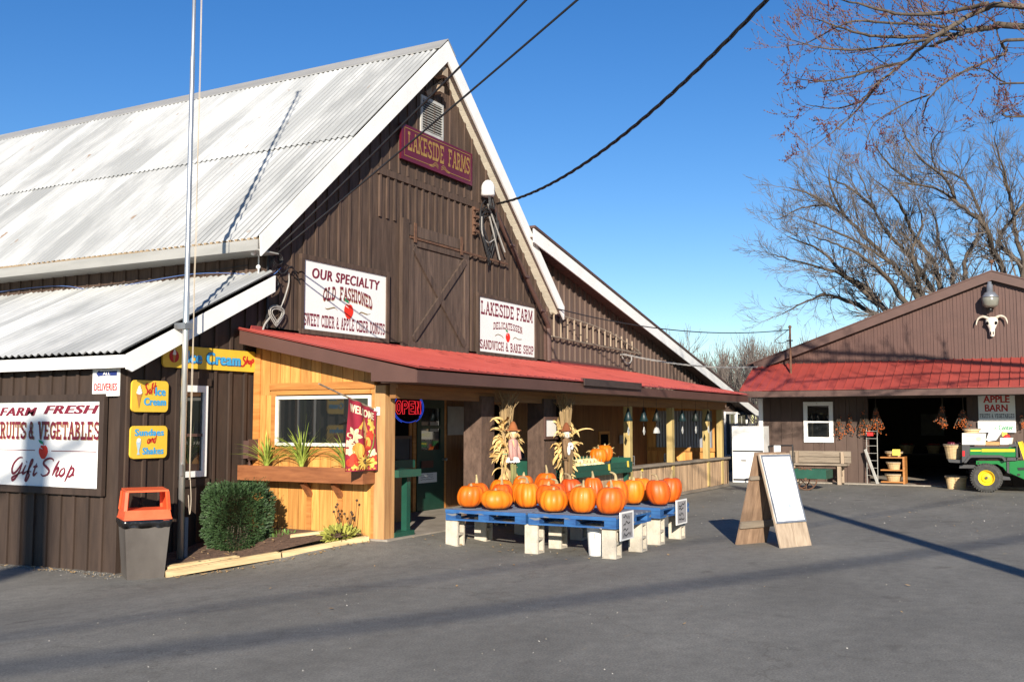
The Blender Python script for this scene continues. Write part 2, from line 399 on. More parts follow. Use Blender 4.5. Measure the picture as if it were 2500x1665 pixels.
# ---------------------------------------------------------------- lettering
def _t(name, body, **k):
    c = bpy.data.curves.new(name, 'FONT'); c.body = body; c.size = 1.0
    for a, b in k.items(): setattr(c, a, b)
    o = bpy.data.objects.new(name, c); COL.objects.link(o)
    dg = bpy.context.evaluated_depsgraph_get(); dg.update()
    me = bpy.data.meshes.new_from_object(o.evaluated_get(dg))
    vs = [(v.co.x, v.co.y) for v in me.vertices]; fs = [tuple(p.vertices) for p in me.polygons]
    bpy.data.objects.remove(o); bpy.data.meshes.remove(me); bpy.data.curves.remove(c)
    return [(vs, fs)]
def sans(body, bold=0.0, shear=0.0, sp=1.0):
    P = _t('lettering_curve', body, offset=min(bold,.014), shear=shear, space_character=sp, resolution_u=3)
    k = max(0, bold-.014)
    if not k: return P
    return [([(x+d*k, y) for x, y in vs], fs) for d in (-1.3,0,1.3) for vs, fs in P]
def rect(x0, x1, y0, y1): return ([(x0,y0),(x1,y0),(x1,y1),(x0,y1)], [(0,1,2,3)])
def ringseg(cx, cy, rx, ry, a0, a1, tx, ty, n=14):
    vs = []; fs = []
    for i in range(n+1):
        a = math.radians(a0 + (a1-a0)*i/n); c, s = math.cos(a), math.sin(a)
        vs += [(cx+rx*c, cy+ry*s), (cx+(rx-tx)*c, cy+(ry-ty)*s)]
        if i: fs.append((2*i-2, 2*i, 2*i+1, 2*i-1))
    return (vs, fs)
def slab_glyph(ch, tv=0.15, ts=0.17):
    P = []
    V = lambda x, a=0, b=1: P.append(rect(x-tv/2, x+tv/2, a, b))
    H = lambda a, b, y, t=ts: P.append(rect(a, b, y-t/2, y+t/2))
    HT = lambda a, b: P.append(rect(a, b, 1-ts, 1))
    HB = lambda a, b: P.append(rect(a, b, 0, ts))
    SB = lambda x, h=0.2: P.append(rect(x-h, x+h, 0, ts))
    ST = lambda x, h=0.2: P.append(rect(x-h, x+h, 1-ts, 1))
    D = lambda x0, y0, x1, y1, t=tv: P.append(([(x0-t/2,y0),(x0+t/2,y0),(x1+t/2,y1),(x1-t/2,y1)], [(0,1,2,3)]))
    A = lambda *a: P.append(ringseg(*a))
    w = 0.86
    if ch == 'A': D(.12,0,.43,1); D(.74,0,.43,1,.2); H(.22,.62,.36,.1); SB(.12,.16); SB(.76,.16)
    elif ch == 'B': V(.2); A(.4,.74,.32,.26,-90,90,tv,ts); A(.4,.27,.36,.27,-90,90,tv,ts); HT(.0,.42); HB(.0,.42); H(.2,.45,.5,.13)
    elif ch == 'C': A(.43,.5,.42,.5,45,315,tv,.19); P.append(rect(.7,.82,.64,.95)); P.append(rect(.7,.82,.1,.32))
    elif ch == 'D': V(.2); A(.38,.5,.45,.5,-90,90,tv,ts); HT(0,.4); HB(0,.4)
    elif ch == 'E': V(.2); HT(0,.76); HB(0,.76); H(.2,.56,.5,.13); P.append(rect(.64,.76,.7,1)); P.append(rect(.64,.76,0,.3))
    elif ch == 'F': V(.2); HT(0,.76); SB(.2,.22); H(.2,.56,.5,.13); P.append(rect(.64,.76,.68,1))
    elif ch == 'G': A(.43,.5,.42,.5,45,320,tv,.19); P.append(rect(.7,.82,.64,.95)); P.append(rect(.66,.82,.06,.46)); H(.48,.88,.44,.14)
    elif ch == 'H': V(.18); V(.68); H(.2,.66,.5,.12); [(SB(x,.17), ST(x,.17)) for x in (.18,.68)]
    elif ch == 'I': V(.24); SB(.24,.22); ST(.24,.22); w = .48
    elif ch == 'K': V(.18); SB(.18,.17); ST(.18,.17); D(.22,.4,.66,1); D(.68,0,.36,.58,.18); SB(.7,.15); ST(.66,.15)
    elif ch == 'L': V(.2); ST(.2,.2); HB(0,.76); P.append(rect(.64,.76,0,.38))
    elif ch == 'M': V(.16); V(.9); D(.53,.2,.18,1); D(.53,.2,.88,1,.2); [(SB(x,.16), ST(x,.14)) for x in (.16,.9)]; w = 1.06
    elif ch == 'N': V(.16); V(.7); D(.7,0,.16,1,.2); SB(.16,.16); ST(.14,.14); ST(.7,.16)
    elif ch == 'O': A(.43,.5,.42,.5,0,360,tv,.2,24)
    elif ch == 'P': V(.2); A(.4,.7,.36,.3,-90,90,tv,ts); HT(0,.42); H(.2,.42,.44,.13); SB(.2,.22)
    elif ch == 'R': V(.2); A(.4,.72,.34,.28,-90,90,tv,ts); HT(0,.42); H(.2,.42,.5,.13); SB(.2,.2); D(.72,0,.46,.5,.18); SB(.76,.14)
    elif ch == 'S': A(.4,.735,.36,.265,30,270,tv,ts); A(.4,.27,.38,.27,-150,90,tv,ts); P.append(rect(.66,.77,.68,.95)); P.append(rect(.02,.13,.06,.32)); w = .8
    elif ch == 'T': V(.4); HT(0,.8); P.append(rect(0,.11,.66,1)); P.append(rect(.69,.8,.66,1)); SB(.4,.2); w = .82
    elif ch == 'U': V(.16,.3); V(.7,.3); A(.43,.3,.345,.3,180,360,tv,.19); ST(.16,.16); ST(.7,.16)
    elif ch == 'V': D(.42,0,.14,1,.18); D(.42,0,.72,1,.11); ST(.14,.16); ST(.72,.16)
    elif ch == 'W': D(.3,0,.12,1,.17); D(.3,0,.55,1,.1); D(.8,0,.55,1,.17); D(.8,0,1.0,1,.1); [ST(x,.15) for x in (.12,.56,1.0)]; w = 1.14
    elif ch == 'Y': D(.42,.42,.14,1,.17); D(.42,.42,.72,1,.12); V(.42,0,.46); SB(.42,.2); ST(.14,.16); ST(.72,.16)
    elif ch == '&': A(.36,.76,.22,.24,0,360,.11,.12); A(.34,.28,.33,.28,20,340,.13,.15); D(.72,0,.22,.62,.14); SB(.74,.12)
    else: w = .5
    return P, w
def slab(body, gap=0.06):
    out = []; x = 0
    for ch in body:
        P, w = slab_glyph(ch)
        for vs, fs in P: out.append(([(a+x, b) for a, b in vs], fs))
        x += w + gap
    return out
def stroke(pts, wd, taper=False):
    # a brush stroke along 2-D points; wd one width or one per point
    n = len(pts); ws = wd if isinstance(wd, (list, tuple)) else [wd]*n
    vs = []; fs = []
    for i, (x, y) in enumerate(pts):
        a = pts[max(0,i-1)]; b = pts[min(n-1,i+1)]
        dx, dy = b[0]-a[0], b[1]-a[1]; l = math.hypot(dx, dy) or 1
        nx, ny = -dy/l*ws[i]/2, dx/l*ws[i]/2
        vs += [(x+nx,y+ny),(x-nx,y-ny)]
        if i: fs.append((2*i-2, 2*i-1, 2*i+1, 2*i))
    return (vs, fs)
def smooth_pts(pts, k=4):
    out = []; n = len(pts)
    for i in range(n-1):
        p0 = pts[max(0,i-1)]; p1 = pts[i]; p2 = pts[i+1]; p3 = pts[min(n-1,i+2)]
        for j in range(k):
            t = j/k; t2=t*t; t3=t2*t
            out.append(tuple(0.5*((2*p1[c])+(-p0[c]+p2[c])*t+(2*p0[c]-5*p1[c]+4*p2[c]-p3[c])*t2+(-p0[c]+3*p1[c]-3*p2[c]+p3[c])*t3) for c in range(len(p1))))
    out.append(tuple(pts[-1]))
    return out
class Face:
    # a flat sign face: origin at its lower left as read, u to the right, v up, n towards the reader
    def __init__(s, o, u, n, v=(0,0,1)):
        s.o = Vector(o); s.u = Vector(u).normalized(); s.v = Vector(v).normalized(); s.n = Vector(n).normalized(); s.k = 0
    def P(s, a, b, h=0.0): return s.o + s.u*a + s.v*b + s.n*h
    def put(s, mb, polys, h=0.004, fn=None, fit=None):
        if fit:
            xs = [p[0] for vs, _ in polys for p in vs]; ys = [p[1] for vs, _ in polys for p in vs]
            x0, x1, y0, y1 = min(xs), max(xs), min(ys), max(ys); a0, a1, b0, b1 = fit
            g = lambda p: (a0+(p[0]-x0)/(x1-x0)*(a1-a0), b0+(p[1]-y0)/(y1-y0)*(b1-b0))
        else: g = lambda p: p
        for vs, fs in polys:
            s.k += 1; hh = h + (s.k % 24)*0.00012
            q = [g(p) for p in vs]
            if fn: q = [fn(*p) for p in q]
            mb.add([s.P(a, b, hh) for a, b in q], fs)
    def slabbox(s, mb, a0, a1, b0, b1, h0, h1, r=None):
        mb.prism([s.P(a0,b0,h0), s.P(a1,b0,h0), s.P(a1,b1,h0), s.P(a0,b1,h0)], s.n*(h1-h0), r)
def apple_shapes(cx, cy, r):
    body = []
    for i in range(28):
        a = 2*math.pi*i/28
        rr = r*(1.0 - 0.26*math.exp(-((a-math.pi/2)/0.3)**2) - 0.07*math.exp(-((a-1.5*math.pi)/0.2)**2))
        body.append((cx+rr*math.cos(a)*(1-0.24*(math.sin(a) < 0)*abs(math.sin(a))), cy+rr*math.sin(a)*1.08))
    leaf = [(cx-.0*r,cy+1.1*r),(cx-.35*r,cy+1.12*r),(cx-.85*r,cy+1.3*r),(cx-1.15*r,cy+1.7*r),(cx-.6*r,cy+1.68*r),(cx-.1*r,cy+1.4*r)]
    st = stroke([(cx+.02*r,cy+.8*r),(cx+.0*r,cy+1.05*r),(cx+.08*r,cy+1.25*r)], .08*r)
    hi = [(cx-.75*r,cy+.6*r),(cx-.6*r,cy+.72*r),(cx+.02*r,cy+.35*r)]
    ng = lambda p: (p, [tuple(range(len(p)))])
    return ng(body), ng(leaf), st, ng(hi)
def put_apple(face, parent, cx, cy, r):
    b, l, st, hi = apple_shapes(cx, cy, r)
    m = MB(); face.put(m, [b], 0.0045)
    face.put(m, [st], 0.0065)
    o = m.build('painted_apple', APPLER, parent)
    m = MB(); face.put(m, [l], 0.006); m.build('painted_leaf', LEAFG, o)
    m = MB(); face.put(m, [hi], 0.0105); m.build('painted_highlight', SIGNW, o)

# ---------------------------------------------------------------- ground
def sst(a, b, x):
    t = max(0, min(1, (x-a)/(b-a))); return t*t*(3-2*t)
def gz(x, y):
    z = -0.2 * sst(6.6,10.0,y) * (1 - sst(9.2,11.2,x))
    z -= 0.05 * sst(11.2,14,y) * (1 - sst(9,11,x))
    z += 0.105 * sst(7.0,8.05,y) * sst(10.0,11.3,x) * (1 - sst(15,19,x))
    return z
g = MB(); nx, ny = 96, 84
xs = [-6 + 42*i/nx for i in range(nx+1)]; ys = [-10 + 28*j/ny for j in range(ny+1)]
xs = [-1500,-300,-80,-30,-14] + xs + [45,70,140,400,1500]; ys = [-1500,-300,-80,-30,-16] + ys + [26,60,140,400,1500]
vs = [(x, y, gz(x,y)) for y in ys for x in xs]; NX = len(xs)
g.add(vs, [(j*NX+i, j*NX+i+1, (j+1)*NX+i+1, (j+1)*NX+i) for j in range(len(ys)-1) for i in range(NX-1)], 0.5)
o = struct(g.build('ground', ASPH, smooth=True, loc=(0,0,0)))
g = MB(); g.box(11.25,26.3,8.1,10.7,0.0,0.125)
struct(g.build('porch_floor', CONC, loc=(0,0,0)))
g = MB(); g.box(29.0,44,-12,8.3,-0.1,0.03)
struct(g.build('barn_floor', CONC, loc=(0,0,0)))
g = MB()
pl = [(9.2,10.58),(9.14,9.86),(9.7,9.5),(10.3,9.16),(10.8,8.85),(11.22,8.42),(11.28,10.55)]
cx_, cy_ = 10.3, 9.9; rows = []
for k in range(4):
    for (x, y) in pl:
        t = 1 - k/4.0
        px_, py_ = cx_+(x-cx_)*t, cy_+(y-cy_)*t
        rows.append((px_, py_, gz(px_,py_) + 0.09 + 0.05*(1-t) + R.uniform(-.012,.012)))
n = len(pl)
fs = [(k*n+i, k*n+(i+1)%n, (k+1)*n+(i+1)%n, (k+1)*n+i) for k in range(3) for i in range(n)] + [tuple(range(3*n,4*n))]
g.add(rows, fs); struct(g.build('planting_bed_soil', SOIL, smooth=True, loc=(0,0,0)))

# ---------------------------------------------------------------- main barn
GY = 10.6          # the gable wall
XL_, XR_, XM, ZR, ZE = 11.5, 20.86, 16.12, 8.99, 4.40
TS = (ZR-ZE)/(XM-11.09)
YB = 34.0
roofz = lambda x: ZR - TS*abs(x-XM)
barn = thing('main_barn', 'tall brown board and batten barn with steep whitewashed metal roof', 'barn', (16.1,10.6,0))
m = MB()
poly = [(XL_,GY,-.1),(XR_,GY,-.1),(XR_,GY,roofz(XR_)-.15),(XM,GY,ZR-.2),(XL_,GY,roofz(XL_)-.15)]
m.prism(poly, (0,.12,0), .5)
x = XL_+.02; loft = (14.35,17.75)
while x < XR_-.05:
    if not (loft[0]-.1 < x < loft[1]+.1):
        m.box(x, x+.05, GY-.025, GY, 3.12, roofz(x+.02)-.2, None)
    else:
        m.box(x, x+.05, GY-.025, GY, 6.22, roofz(x+.02)-.2, None)
    x += .285+R.uniform(-.012,.012)
x = loft[0]
while x < loft[1]:
    z0 = 5.32 if x < 17.1 else 3.12
    m.box(x, x+.055, GY-.035, GY, z0, 6.08, None); x += .225
m.box(loft[0]-.05, loft[1]+.05, GY-.045, GY, 6.08, 6.2)
m.box(XL_-.02, XR_+.02, GY-.05, GY, 3.06, 3.12)
m.build('gable_wall', BROWN, barn)
m = MB(); m.box(XL_, XL_+.12, GY+.12, YB, 0, roofz(XL_)-.14, .5)
y = GY+.02
while y < YB:
    m.box(XL_-.025, XL_, y, y+.05, 3.3, roofz(XL_)-.15); y += .3
m.box(XR_-.12, XR_, GY+.12, YB, 0, roofz(XR_)-.2, .5); m.box(XL_, XR_, YB-.1, YB, 0, 4.2, .5)
m.prism([(XL_,YB,4.2),(XR_,YB,4.2),(XM,YB,ZR-.25)], (0,-.1,0))
m.build('side_wall', BROWN, barn)
m = MB(); m.box(XR_-.08, XR_+.03, GY-.06, GY, 2.9, 4.25); m.build('corner_board', BROWNTRIM, barn)
def corr(mb, a, b, c, pitch=.125, amp=.021, sub=6, lift=0.0):
    # corrugated sheet: eave from a to b, up the slope from a to c
    a, b, c = Vector(a), Vector(b), Vector(c); e = b-a; sl = c-a; nrm = e.cross(sl).normalized()
    if nrm.z < 0: nrm = -nrm
    n = max(4, int(e.length/pitch*sub)); i0 = 0; step = sub*6
    while i0 < n:      # sheets six ribs wide, each laid a hair differently
        i1 = min(n, i0+step); vs = []; off = R.uniform(-.003,.003); cut = sl*R.uniform(-.004,.004)
        for i in range(i0, i1+1):
            h = nrm*(amp*math.cos(2*math.pi*i/sub)+lift+off+(.004 if i == i1 else 0)); p = a+e*(i/n)+h
            vs += [p-cut, p+sl]
        rr_ = R.random()
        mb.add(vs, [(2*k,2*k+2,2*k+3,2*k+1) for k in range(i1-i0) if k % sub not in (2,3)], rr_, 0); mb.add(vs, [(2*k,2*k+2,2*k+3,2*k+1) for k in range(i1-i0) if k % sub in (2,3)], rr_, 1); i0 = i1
m = MB()
EX = 11.07; YF = 10.28
def rp(x, up=0.0): return (x, roofz(x)+up)
def sheet(mb, x0, x1, up):
    z0 = roofz(x0)+up; z1 = roofz(x1)+up
    corr(mb, (x0,YF+.03,z0), (x0,YB+.2,z0), (x1,YF+.03,z1))
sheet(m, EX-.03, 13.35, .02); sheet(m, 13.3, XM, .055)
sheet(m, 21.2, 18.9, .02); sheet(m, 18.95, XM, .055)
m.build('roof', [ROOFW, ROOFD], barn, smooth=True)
m = MB()
for s in (-1,1):
    m.prism([(XM,YF,ZR+.075),(XM,YF,ZR+.09),(XM+s*.28,YF,ZR+.09-.28*TS),(XM+s*.28,YF,ZR+.075-.28*TS)], (0,YB-YF+.2,0))
m.build('ridge_cap', GUTTER, barn)
m = MB()
for s, xe in ((-1,11.07),(1,21.22)):
    d = .30
    P = [(XM,YF,ZR+.04),(xe,YF,roofz(xe)+.04),(xe,YF,roofz(xe)-.0) if False else (xe+ s*-.02,YF,roofz(xe)-.26),(XM,YF,ZR-.36)]
    m.prism(P, (0,.035,0))
m.build('rake_board', WHITE, barn)
m = MB()   # soffit: narrow cream strips under the rake overhang
for s, xe in ((1,21.15),(-1,11.15)):
    L = math.hypot(xe-XM, roofz(xe)-ZR); n = int(L/.125)
    for i in range(n):
        t0, t1 = i/n, (i+.93)/n
        xa, xb = XM+(xe-XM)*t0, XM+(xe-XM)*t1
        za, zb = roofz(xa)-.2, roofz(xb)-.2
        m.prism([(xa,YF+.04,za),(xb,YF+.04,zb),(xb,YF+.04,zb+.02),(xa,YF+.04,za+.02)], (0,GY-YF-.04,0))
m.build('soffit', SOFFIT, barn)
m = MB(); m.box(11.03, 11.06, YF+.04, YB, 4.2, 4.36); m.box(11.06,XL_,YF+.04,YB,4.2,4.22); m.build('eave_fascia', GUTTER, barn)
m = MB(); m.box(11.045,11.09,YF+.05,YB,4.365,4.395); m.build('drip_strip', mt('rusty_tan_strip',(.22,.15,.08),(.36,.27,.17),scale=8,rough=.8), barn)
m = MB()
m.box(XM-.09,XM+.09,YF+.06,GY+.3,8.35,8.53); m.box(XM-.14,XM+.02,YF+.1,GY+.2,8.02,8.15); m.bar((XM-.3,GY-.02,7.95),(XM+.25,GY-.02,8.35),.05,.1)
m.build('ridge_beam_end', WEATH, barn)
# louvre
v = MB(); v.box(15.64,16.42,GY-.03,GY,7.17,7.23); v.box(15.64,16.42,GY-.03,GY,7.83,7.89); v.box(15.64,15.69,GY-.03,GY,7.23,7.83); v.box(16.37,16.42,GY-.03,GY,7.23,7.83)
lv = v.build('gable_vent', mt('grey_white_vent',(.42,.42,.4)), barn)
v = MB()
for i in range(12):
    z = 7.24+i*.05
    v.prism([(15.69,GY-.035,z),(15.69,GY-.004,z+.045),(15.69,GY-.001,z+.05),(15.69,GY-.033,z+.006)], (.68,0,0))
v.build('louvre_slat', GUTTER, lv)
# sliding hay door
hd = MB(); y0 = GY-.09
x0, x1, z0, z1 = 15.2, 17.3, 2.97, 5.1
xx = x0
while xx < x1-.02:
    hd.box(xx, min(xx+.21,x1), y0+.03, GY-.045, z0, z1); xx += .212
door = hd.build('hay_door', BROWND, barn)
hd = MB()
for (a,b,c,d) in ((x0,x1,z1-.16,z1),(x0,x1,z0,z0+.2),(x0,x0+.15,z0+.2,z1-.16),(x1-.15,x1,z0+.2,z1-.16)): hd.box(a,b,y0,y0+.03,c,d)
hd.bar((x0+.15,y0+.008,z1-.2),(x1-.15,y0+.008,z0+.24),.044,.13,(1,0,1)); hd.bar((x0+.15,y0+.003,z0+.24),(x1-.15,y0+.003,z1-.2),.044,.13,(-1,0,1))
hd.build('brace', BROWND, door)
hd = MB(); hd.box(14.98,15.17,GY-.1,GY-.02,2.93,5.4); hd.build('door_post', BROWN, barn)
hd = MB(); hd.box(15.2,17.05,GY-.08,GY-.03,5.12,5.32); hd.build('door_header', BROWND, barn)
hd = MB(); hd.box(15.2,18.9,GY-.11,GY-.085,5.06,5.1)
for hx in (15.35,16.98): hd.box(hx-.04,hx+.04,GY-.125,GY-.11,5.0,5.36)
hd.build('door_track', RUST, barn)

# ---------------------------------------------------------------- side shed on the barn's left
shed = thing('side_shed', 'low brown board shed with whitewashed lean-to roof on the left', 'shed', (8.95,10.6,-.2))
SX, SZ0, SZ1 = 8.95, 2.55, 3.9
sl = (SZ1-SZ0)/(11.5-8.78); shz = lambda x: SZ0+(x-8.78)*sl
m = MB(); m.prism([(SX,GY,-.4),(11.5,GY,-.4),(11.5,GY,shz(11.5)-.1),(SX,GY,shz(SX)-.1)], (0,.1,0), .5)
for x in (9.0,9.28,9.56,9.82,10.5,10.8,11.1,11.36):
    m.box(x,x+.05,GY-.03,GY,-.4,shz(x)-.14)
for x in (9.92,10.22): m.box(x,x+.05,GY-.03,GY,-.4,.82); m.box(x,x+.05,GY-.03,GY,2.3,shz(x)-.14)
m.box(9.84,10.46,GY-.035,GY,2.2,2.3); m.box(9.84,10.46,GY-.035,GY,.82,.92)
m.build('end_wall', BROWNX, shed)
m = MB(); m.box(SX,SX+.1,GY+.1,YB,-.5,SZ0-.05,.5)
y = GY
while y < YB:
    m.box(SX-.03,SX,y,y+.055,-.5,SZ0-.12); y += .27
m.box(SX,11.5,YB-.1,YB,-.5,2.5)
m.build('front_wall', BROWNX, shed)
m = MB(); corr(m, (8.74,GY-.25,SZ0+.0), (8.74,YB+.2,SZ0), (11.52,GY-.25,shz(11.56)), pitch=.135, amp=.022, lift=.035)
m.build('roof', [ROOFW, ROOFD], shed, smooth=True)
m = MB(); m.prism([(8.78,GY-.27,SZ0-.0),(8.78,GY-.27,SZ0-.19),(8.86,GY-.27,SZ0-.22),(11.45,GY-.27,shz(11.45)-.24),(11.45,GY-.27,shz(11.45)+.0)], (0,.03,0))
m.build('rake_board', WHITE, shed)
m = MB(); m.box(8.76,8.79,GY-.24,YB,SZ0-.17,SZ0-.01); m.build('eave_board', WHITE, shed)
m = MB(); m.box(8.79,SX,GY-.24,YB,SZ0-.17,SZ0-.155); m.prism([(SX,GY-.24,SZ0-.155),(11.45,GY-.24,shz(11.45)-.22),(11.45,GY-.24,shz(11.45)-.2),(SX,GY-.24,SZ0-.135)],(0,.24,0)); m.build('soffit', BROWNTRIM, shed)
m = MB()
for (a,b,c,d) in ((9.92,10.37,2.11,2.2),(9.92,10.37,.95,1.03),(9.92,9.98,1.03,2.11),(10.3,10.37,1.03,2.11)): m.box(a,b,GY-.05,GY,c,d)
wf = m.build('window', WHITE, shed)
m = MB(); m.box(9.98,10.3,GY-.015,GY-.004,1.03,2.11); m.build('pane', GLASS, wf)
m = MB(); m.box(9.98,10.3,GY-.03,GY-.0155,1.5,1.54); m.build('sash_bar', BROWNTRIM, wf)
m = MB(); m.box(11.1,11.28,GY-.14,GY-.03,1.17,1.43); m.box(11.08,11.3,GY-.15,GY-.14,1.15,1.45); m.tube([(11.18,GY-.08,1.17),(11.18,GY-.08,.3)],.016)
tag(m.build('junction_box', BROWNTRIM), 'brown electrical box with conduit beside the end of the flower box', 'electrical box')

# ---------------------------------------------------------------- wing on the barn's right
wing = thing('barn_wing', 'brown metal clad wing with long white rake board right of barn', 'barn wing', (24,10.6,0))
WZ0, WX0, WX1, WZ1 = 5.93, 19.5, 37.3, 2.15
wsl = (WZ0-WZ1)/(WX1-WX0); wz = lambda x: WZ0-(x-WX0)*wsl
m = MB(); m.prism([(XR_,GY+.02,-.1),(37,GY+.02,-.1),(37,GY+.02,wz(37)-.1),(XR_,GY+.02,wz(XR_)-.1)], (0,.1,0), .5)
x = XR_+.1
while x < 37:
    m.box(x,x+.07,GY-.02,GY+.02,2.2,wz(x)-.12,.5); x += .3
m.build('wall', mt('wing_brown_steel',(0.105,0.07,0.054),(0.14,0.094,0.074),st=(3,3,.6),scale=1.5,rough=.6), wing)
m = MB(); m.prism([(WX0,10.18,wz(WX0)),(WX1+.3,10.18,wz(WX1+.3)),(WX1+.3,10.18,wz(WX1+.3)-.24),(WX0,10.18,wz(WX0)-.3)], (0,.03,0)); m.build('rake_board', WHITE, wing)
m = MB(); m.prism([(WX0,10.15,wz(WX0)+.02),(WX1+.35,10.15,wz(WX1+.35)+.02),(WX1+.35,10.15,wz(WX1+.35)+.07),(WX0,10.15,wz(WX0)+.07)], (0,26,0)); m.build('roof', BROWNM, wing)
m = MB(); n = 110
for i in range(n):
    xa, xb = WX0+(WX1-WX0)*i/n, WX0+(WX1-WX0)*(i+.9)/n
    m.prism([(xa,10.21,wz(xa)-.2),(xb,10.21,wz(xb)-.2),(xb,10.21,wz(xb)-.18),(xa,10.21,wz(xa)-.18)], (0,.4,0))
m.build('soffit', mt('brown_soffit',(0.13,0.085,0.07),var=.1), wing)
m = MB(); m.box(37,37.1,GY,36,0,2.3); m.build('end_wall', BROWNM, wing)
m = MB(); m.box(37.1,37.6,10.2,10.3,1.95,2.1); m.build('eave_return', WHITE, wing)
for (a,b) in ((34.55,35.85),(35.98,37.3)):
    m = MB()
    for (c,d,e,f) in ((a,b,1.98,2.06),(a,b,.5,.56),(a,a+.05,.56,1.98),(b-.05,b,.56,1.98)): m.box(c,d,GY-.06,GY,e,f)
    wf = m.build('window', WHITE, wing)
    m = MB(); c = (a+b)/2; m.box(c-.02,c+.02,GY-.035,GY-.021,.56,1.98); m.build('mullion', GUTTER, wf)
    m = MB(); m.box(a+.05,b-.05,GY-.02,GY-.005,.56,1.98); m.build('pane', GLASS, wf)

# ---------------------------------------------------------------- porch
porch = thing('porch', 'pine clad shop porch with low red metal roof and brown fascia', 'porch', (18,9,0.12))
PX0, PX1, PYF = 10.9, 26.28, 7.4
RZB, RZF = 3.04, 2.40
rz = lambda y: RZF+(y-PYF)*(RZB-RZF)/(10.55-PYF)
m = MB(); nr = 62
for i in range(nr):   # ribbed steel sheets
    xa = PX0+(PX1-PX0)*i/nr; xb = PX0+(PX1-PX0)*(i+1)/nr
    m.prism([(xa,PYF-.03,rz(PYF-.03)),(xb,PYF-.03,rz(PYF-.03)),(xb,10.56,rz(10.56)),(xa,10.56,rz(10.56))], (0,0,.012), .5)
    m.prism([(xa-.02,PYF-.035,rz(PYF)+.012),(xa+.02,PYF-.035,rz(PYF)+.012),(xa+.012,PYF-.035,rz(PYF)+.03),(xa-.012,PYF-.035,rz(PYF)+.03)], (0,10.56-PYF,rz(10.56)-rz(PYF)), .5)
m.build('roof', RED, porch)
m = MB(); m.box(XL_-.25,25.4,10.53,10.575,3.0,3.08)
m.prism([(XL_-.25,10.56,3.03),(24.9,10.56,3.03),(24.6,10.56,3.26),(XL_-.25,10.56,3.26)], (0,.02,0)) if False else None
m.prism([(11.2,10.55,3.04),(25.6,10.55,3.04),(25.2,10.55,3.12),(11.2,10.55,3.12)], (0,.03,0))
m.build('flashing', REDFL, porch)
m = MB(); m.prism([(XR_+.05,10.54,3.12),(25.2,10.54,3.12),(25.75,10.54,3.0),(25.8,10.54,3.05),(25.25,10.54,3.17),(XR_+.05,10.54,3.17)], (0,.06,0)); m.build('flashing_trim', BROWNTRIM, porch)
m = MB()
m.box(PX0,PX1,PYF,PYF+.03,2.21,2.37)                                              # front fascia
m.prism([(PX0,PYF+.03,rz(PYF)-.02),(PX0,10.5,rz(10.5)-.01),(PX0,10.5,rz(10.5)-.2),(PX0,8.14,rz(8.14)-.2),(PX0,8.14,2.24),(PX0,PYF+.03,2.21)], (.03,0,0))
m.prism([(PX1-.03,PYF+.03,rz(PYF)-.02),(PX1-.03,10.5,rz(10.5)-.01),(PX1-.03,10.5,rz(10.5)-.2),(PX1-.03,8.14,2.24),(PX1-.03,PYF+.03,2.21)], (.03,0,0))
m.build('fascia', BROWNM, porch)
m = MB(); m.box(PX0+.03,PX1-.03,PYF+.03,8.0,2.215,2.23); m.build('soffit', BROWNTRIM, porch)
a_, b_ = 15.95, 18.6
m = MB(); m.box(a_,b_,PYF-.06,PYF-.035,2.33,2.44); m.box(a_,b_,PYF-.06,PYF+.02,2.44,2.455); m.build('snow_guard', mt('dark_brown_gutter',(0.05,0.035,0.03),rough=.5), porch)
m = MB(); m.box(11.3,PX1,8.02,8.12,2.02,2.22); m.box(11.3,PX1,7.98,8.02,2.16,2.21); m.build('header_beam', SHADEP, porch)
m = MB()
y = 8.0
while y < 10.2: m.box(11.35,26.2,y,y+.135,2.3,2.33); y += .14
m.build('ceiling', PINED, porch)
# window wall, facing the car park
WX = 11.3
m = MB()
def vboards(mb, y0, y1, zf0, zf1, x0, x1, wd=.19):
    y = y0
    while y < y1-.01:
        e = min(y+wd, y1); mb.box(x0+R.uniform(0,.004), x1, y+.005, e-.005, zf0, zf1(y) if callable(zf1) else zf1); y = e
wy0, wy1, wz0, wz1 = 8.42, 10.13, 1.36, 2.07
top = lambda y: min(rz(y)-.2, 2.92)
vboards(m, 8.36, 10.55, .1, wz0-.02, WX, WX+.06); vboards(m, 8.36, 10.55, wz1+.02, lambda y: rz(y)-.17, WX, WX+.06)
vboards(m, 8.36, wy0-.01, wz0-.02, wz1+.02, WX, WX+.06); vboards(m, wy1+.01, 10.55, wz0-.02, wz1+.02, WX, WX+.06)
m.build('window_wall', PINE, porch)
m = MB(); m.box(11.27,11.5,8.17,8.35,.08,2.2); m.build('corner_post', mt('sun_greyed_pine_post',(0.3,0.15,0.06),(0.56,0.32,0.13),st=(8,8,.5),scale=2,rough=.6,speck=((.15,.08,.04),2.5,.72)), porch)
m = MB()
m.box(WX-.03,WX-.001,8.36,10.25,2.16,2.26); m.box(WX-.025,WX-.001,8.3,8.4,.1,2.15); m.box(WX-.025,WX-.001,10.44,10.56,.1,2.7)
m.box(WX-.02,WX-.001,wy1+.0,wy1+.09,1.3,2.15); m.box(WX-.02,WX-.001,wy0+.02,wy1,2.09,2.15); m.box(WX-.02,WX-.001,8.42,10.22,1.22,1.33)
m.box(WX-.02,WX-.001,9.45,9.53,.1,.85); m.box(WX-.02,WX-.001,8.9,8.98,.1,.85)
m.build('trim_board', PINEH, porch)
m = MB()
for (a,b,c,d) in ((wy0,wy1,wz1-.045,wz1),(wy0,wy1,wz0,wz0+.045),(wy0,wy0+.045,wz0+.045,wz1-.045),(wy1-.045,wy1,wz0+.045,wz1-.045)): m.box(WX-.028,WX+.03,a,b,c,d)
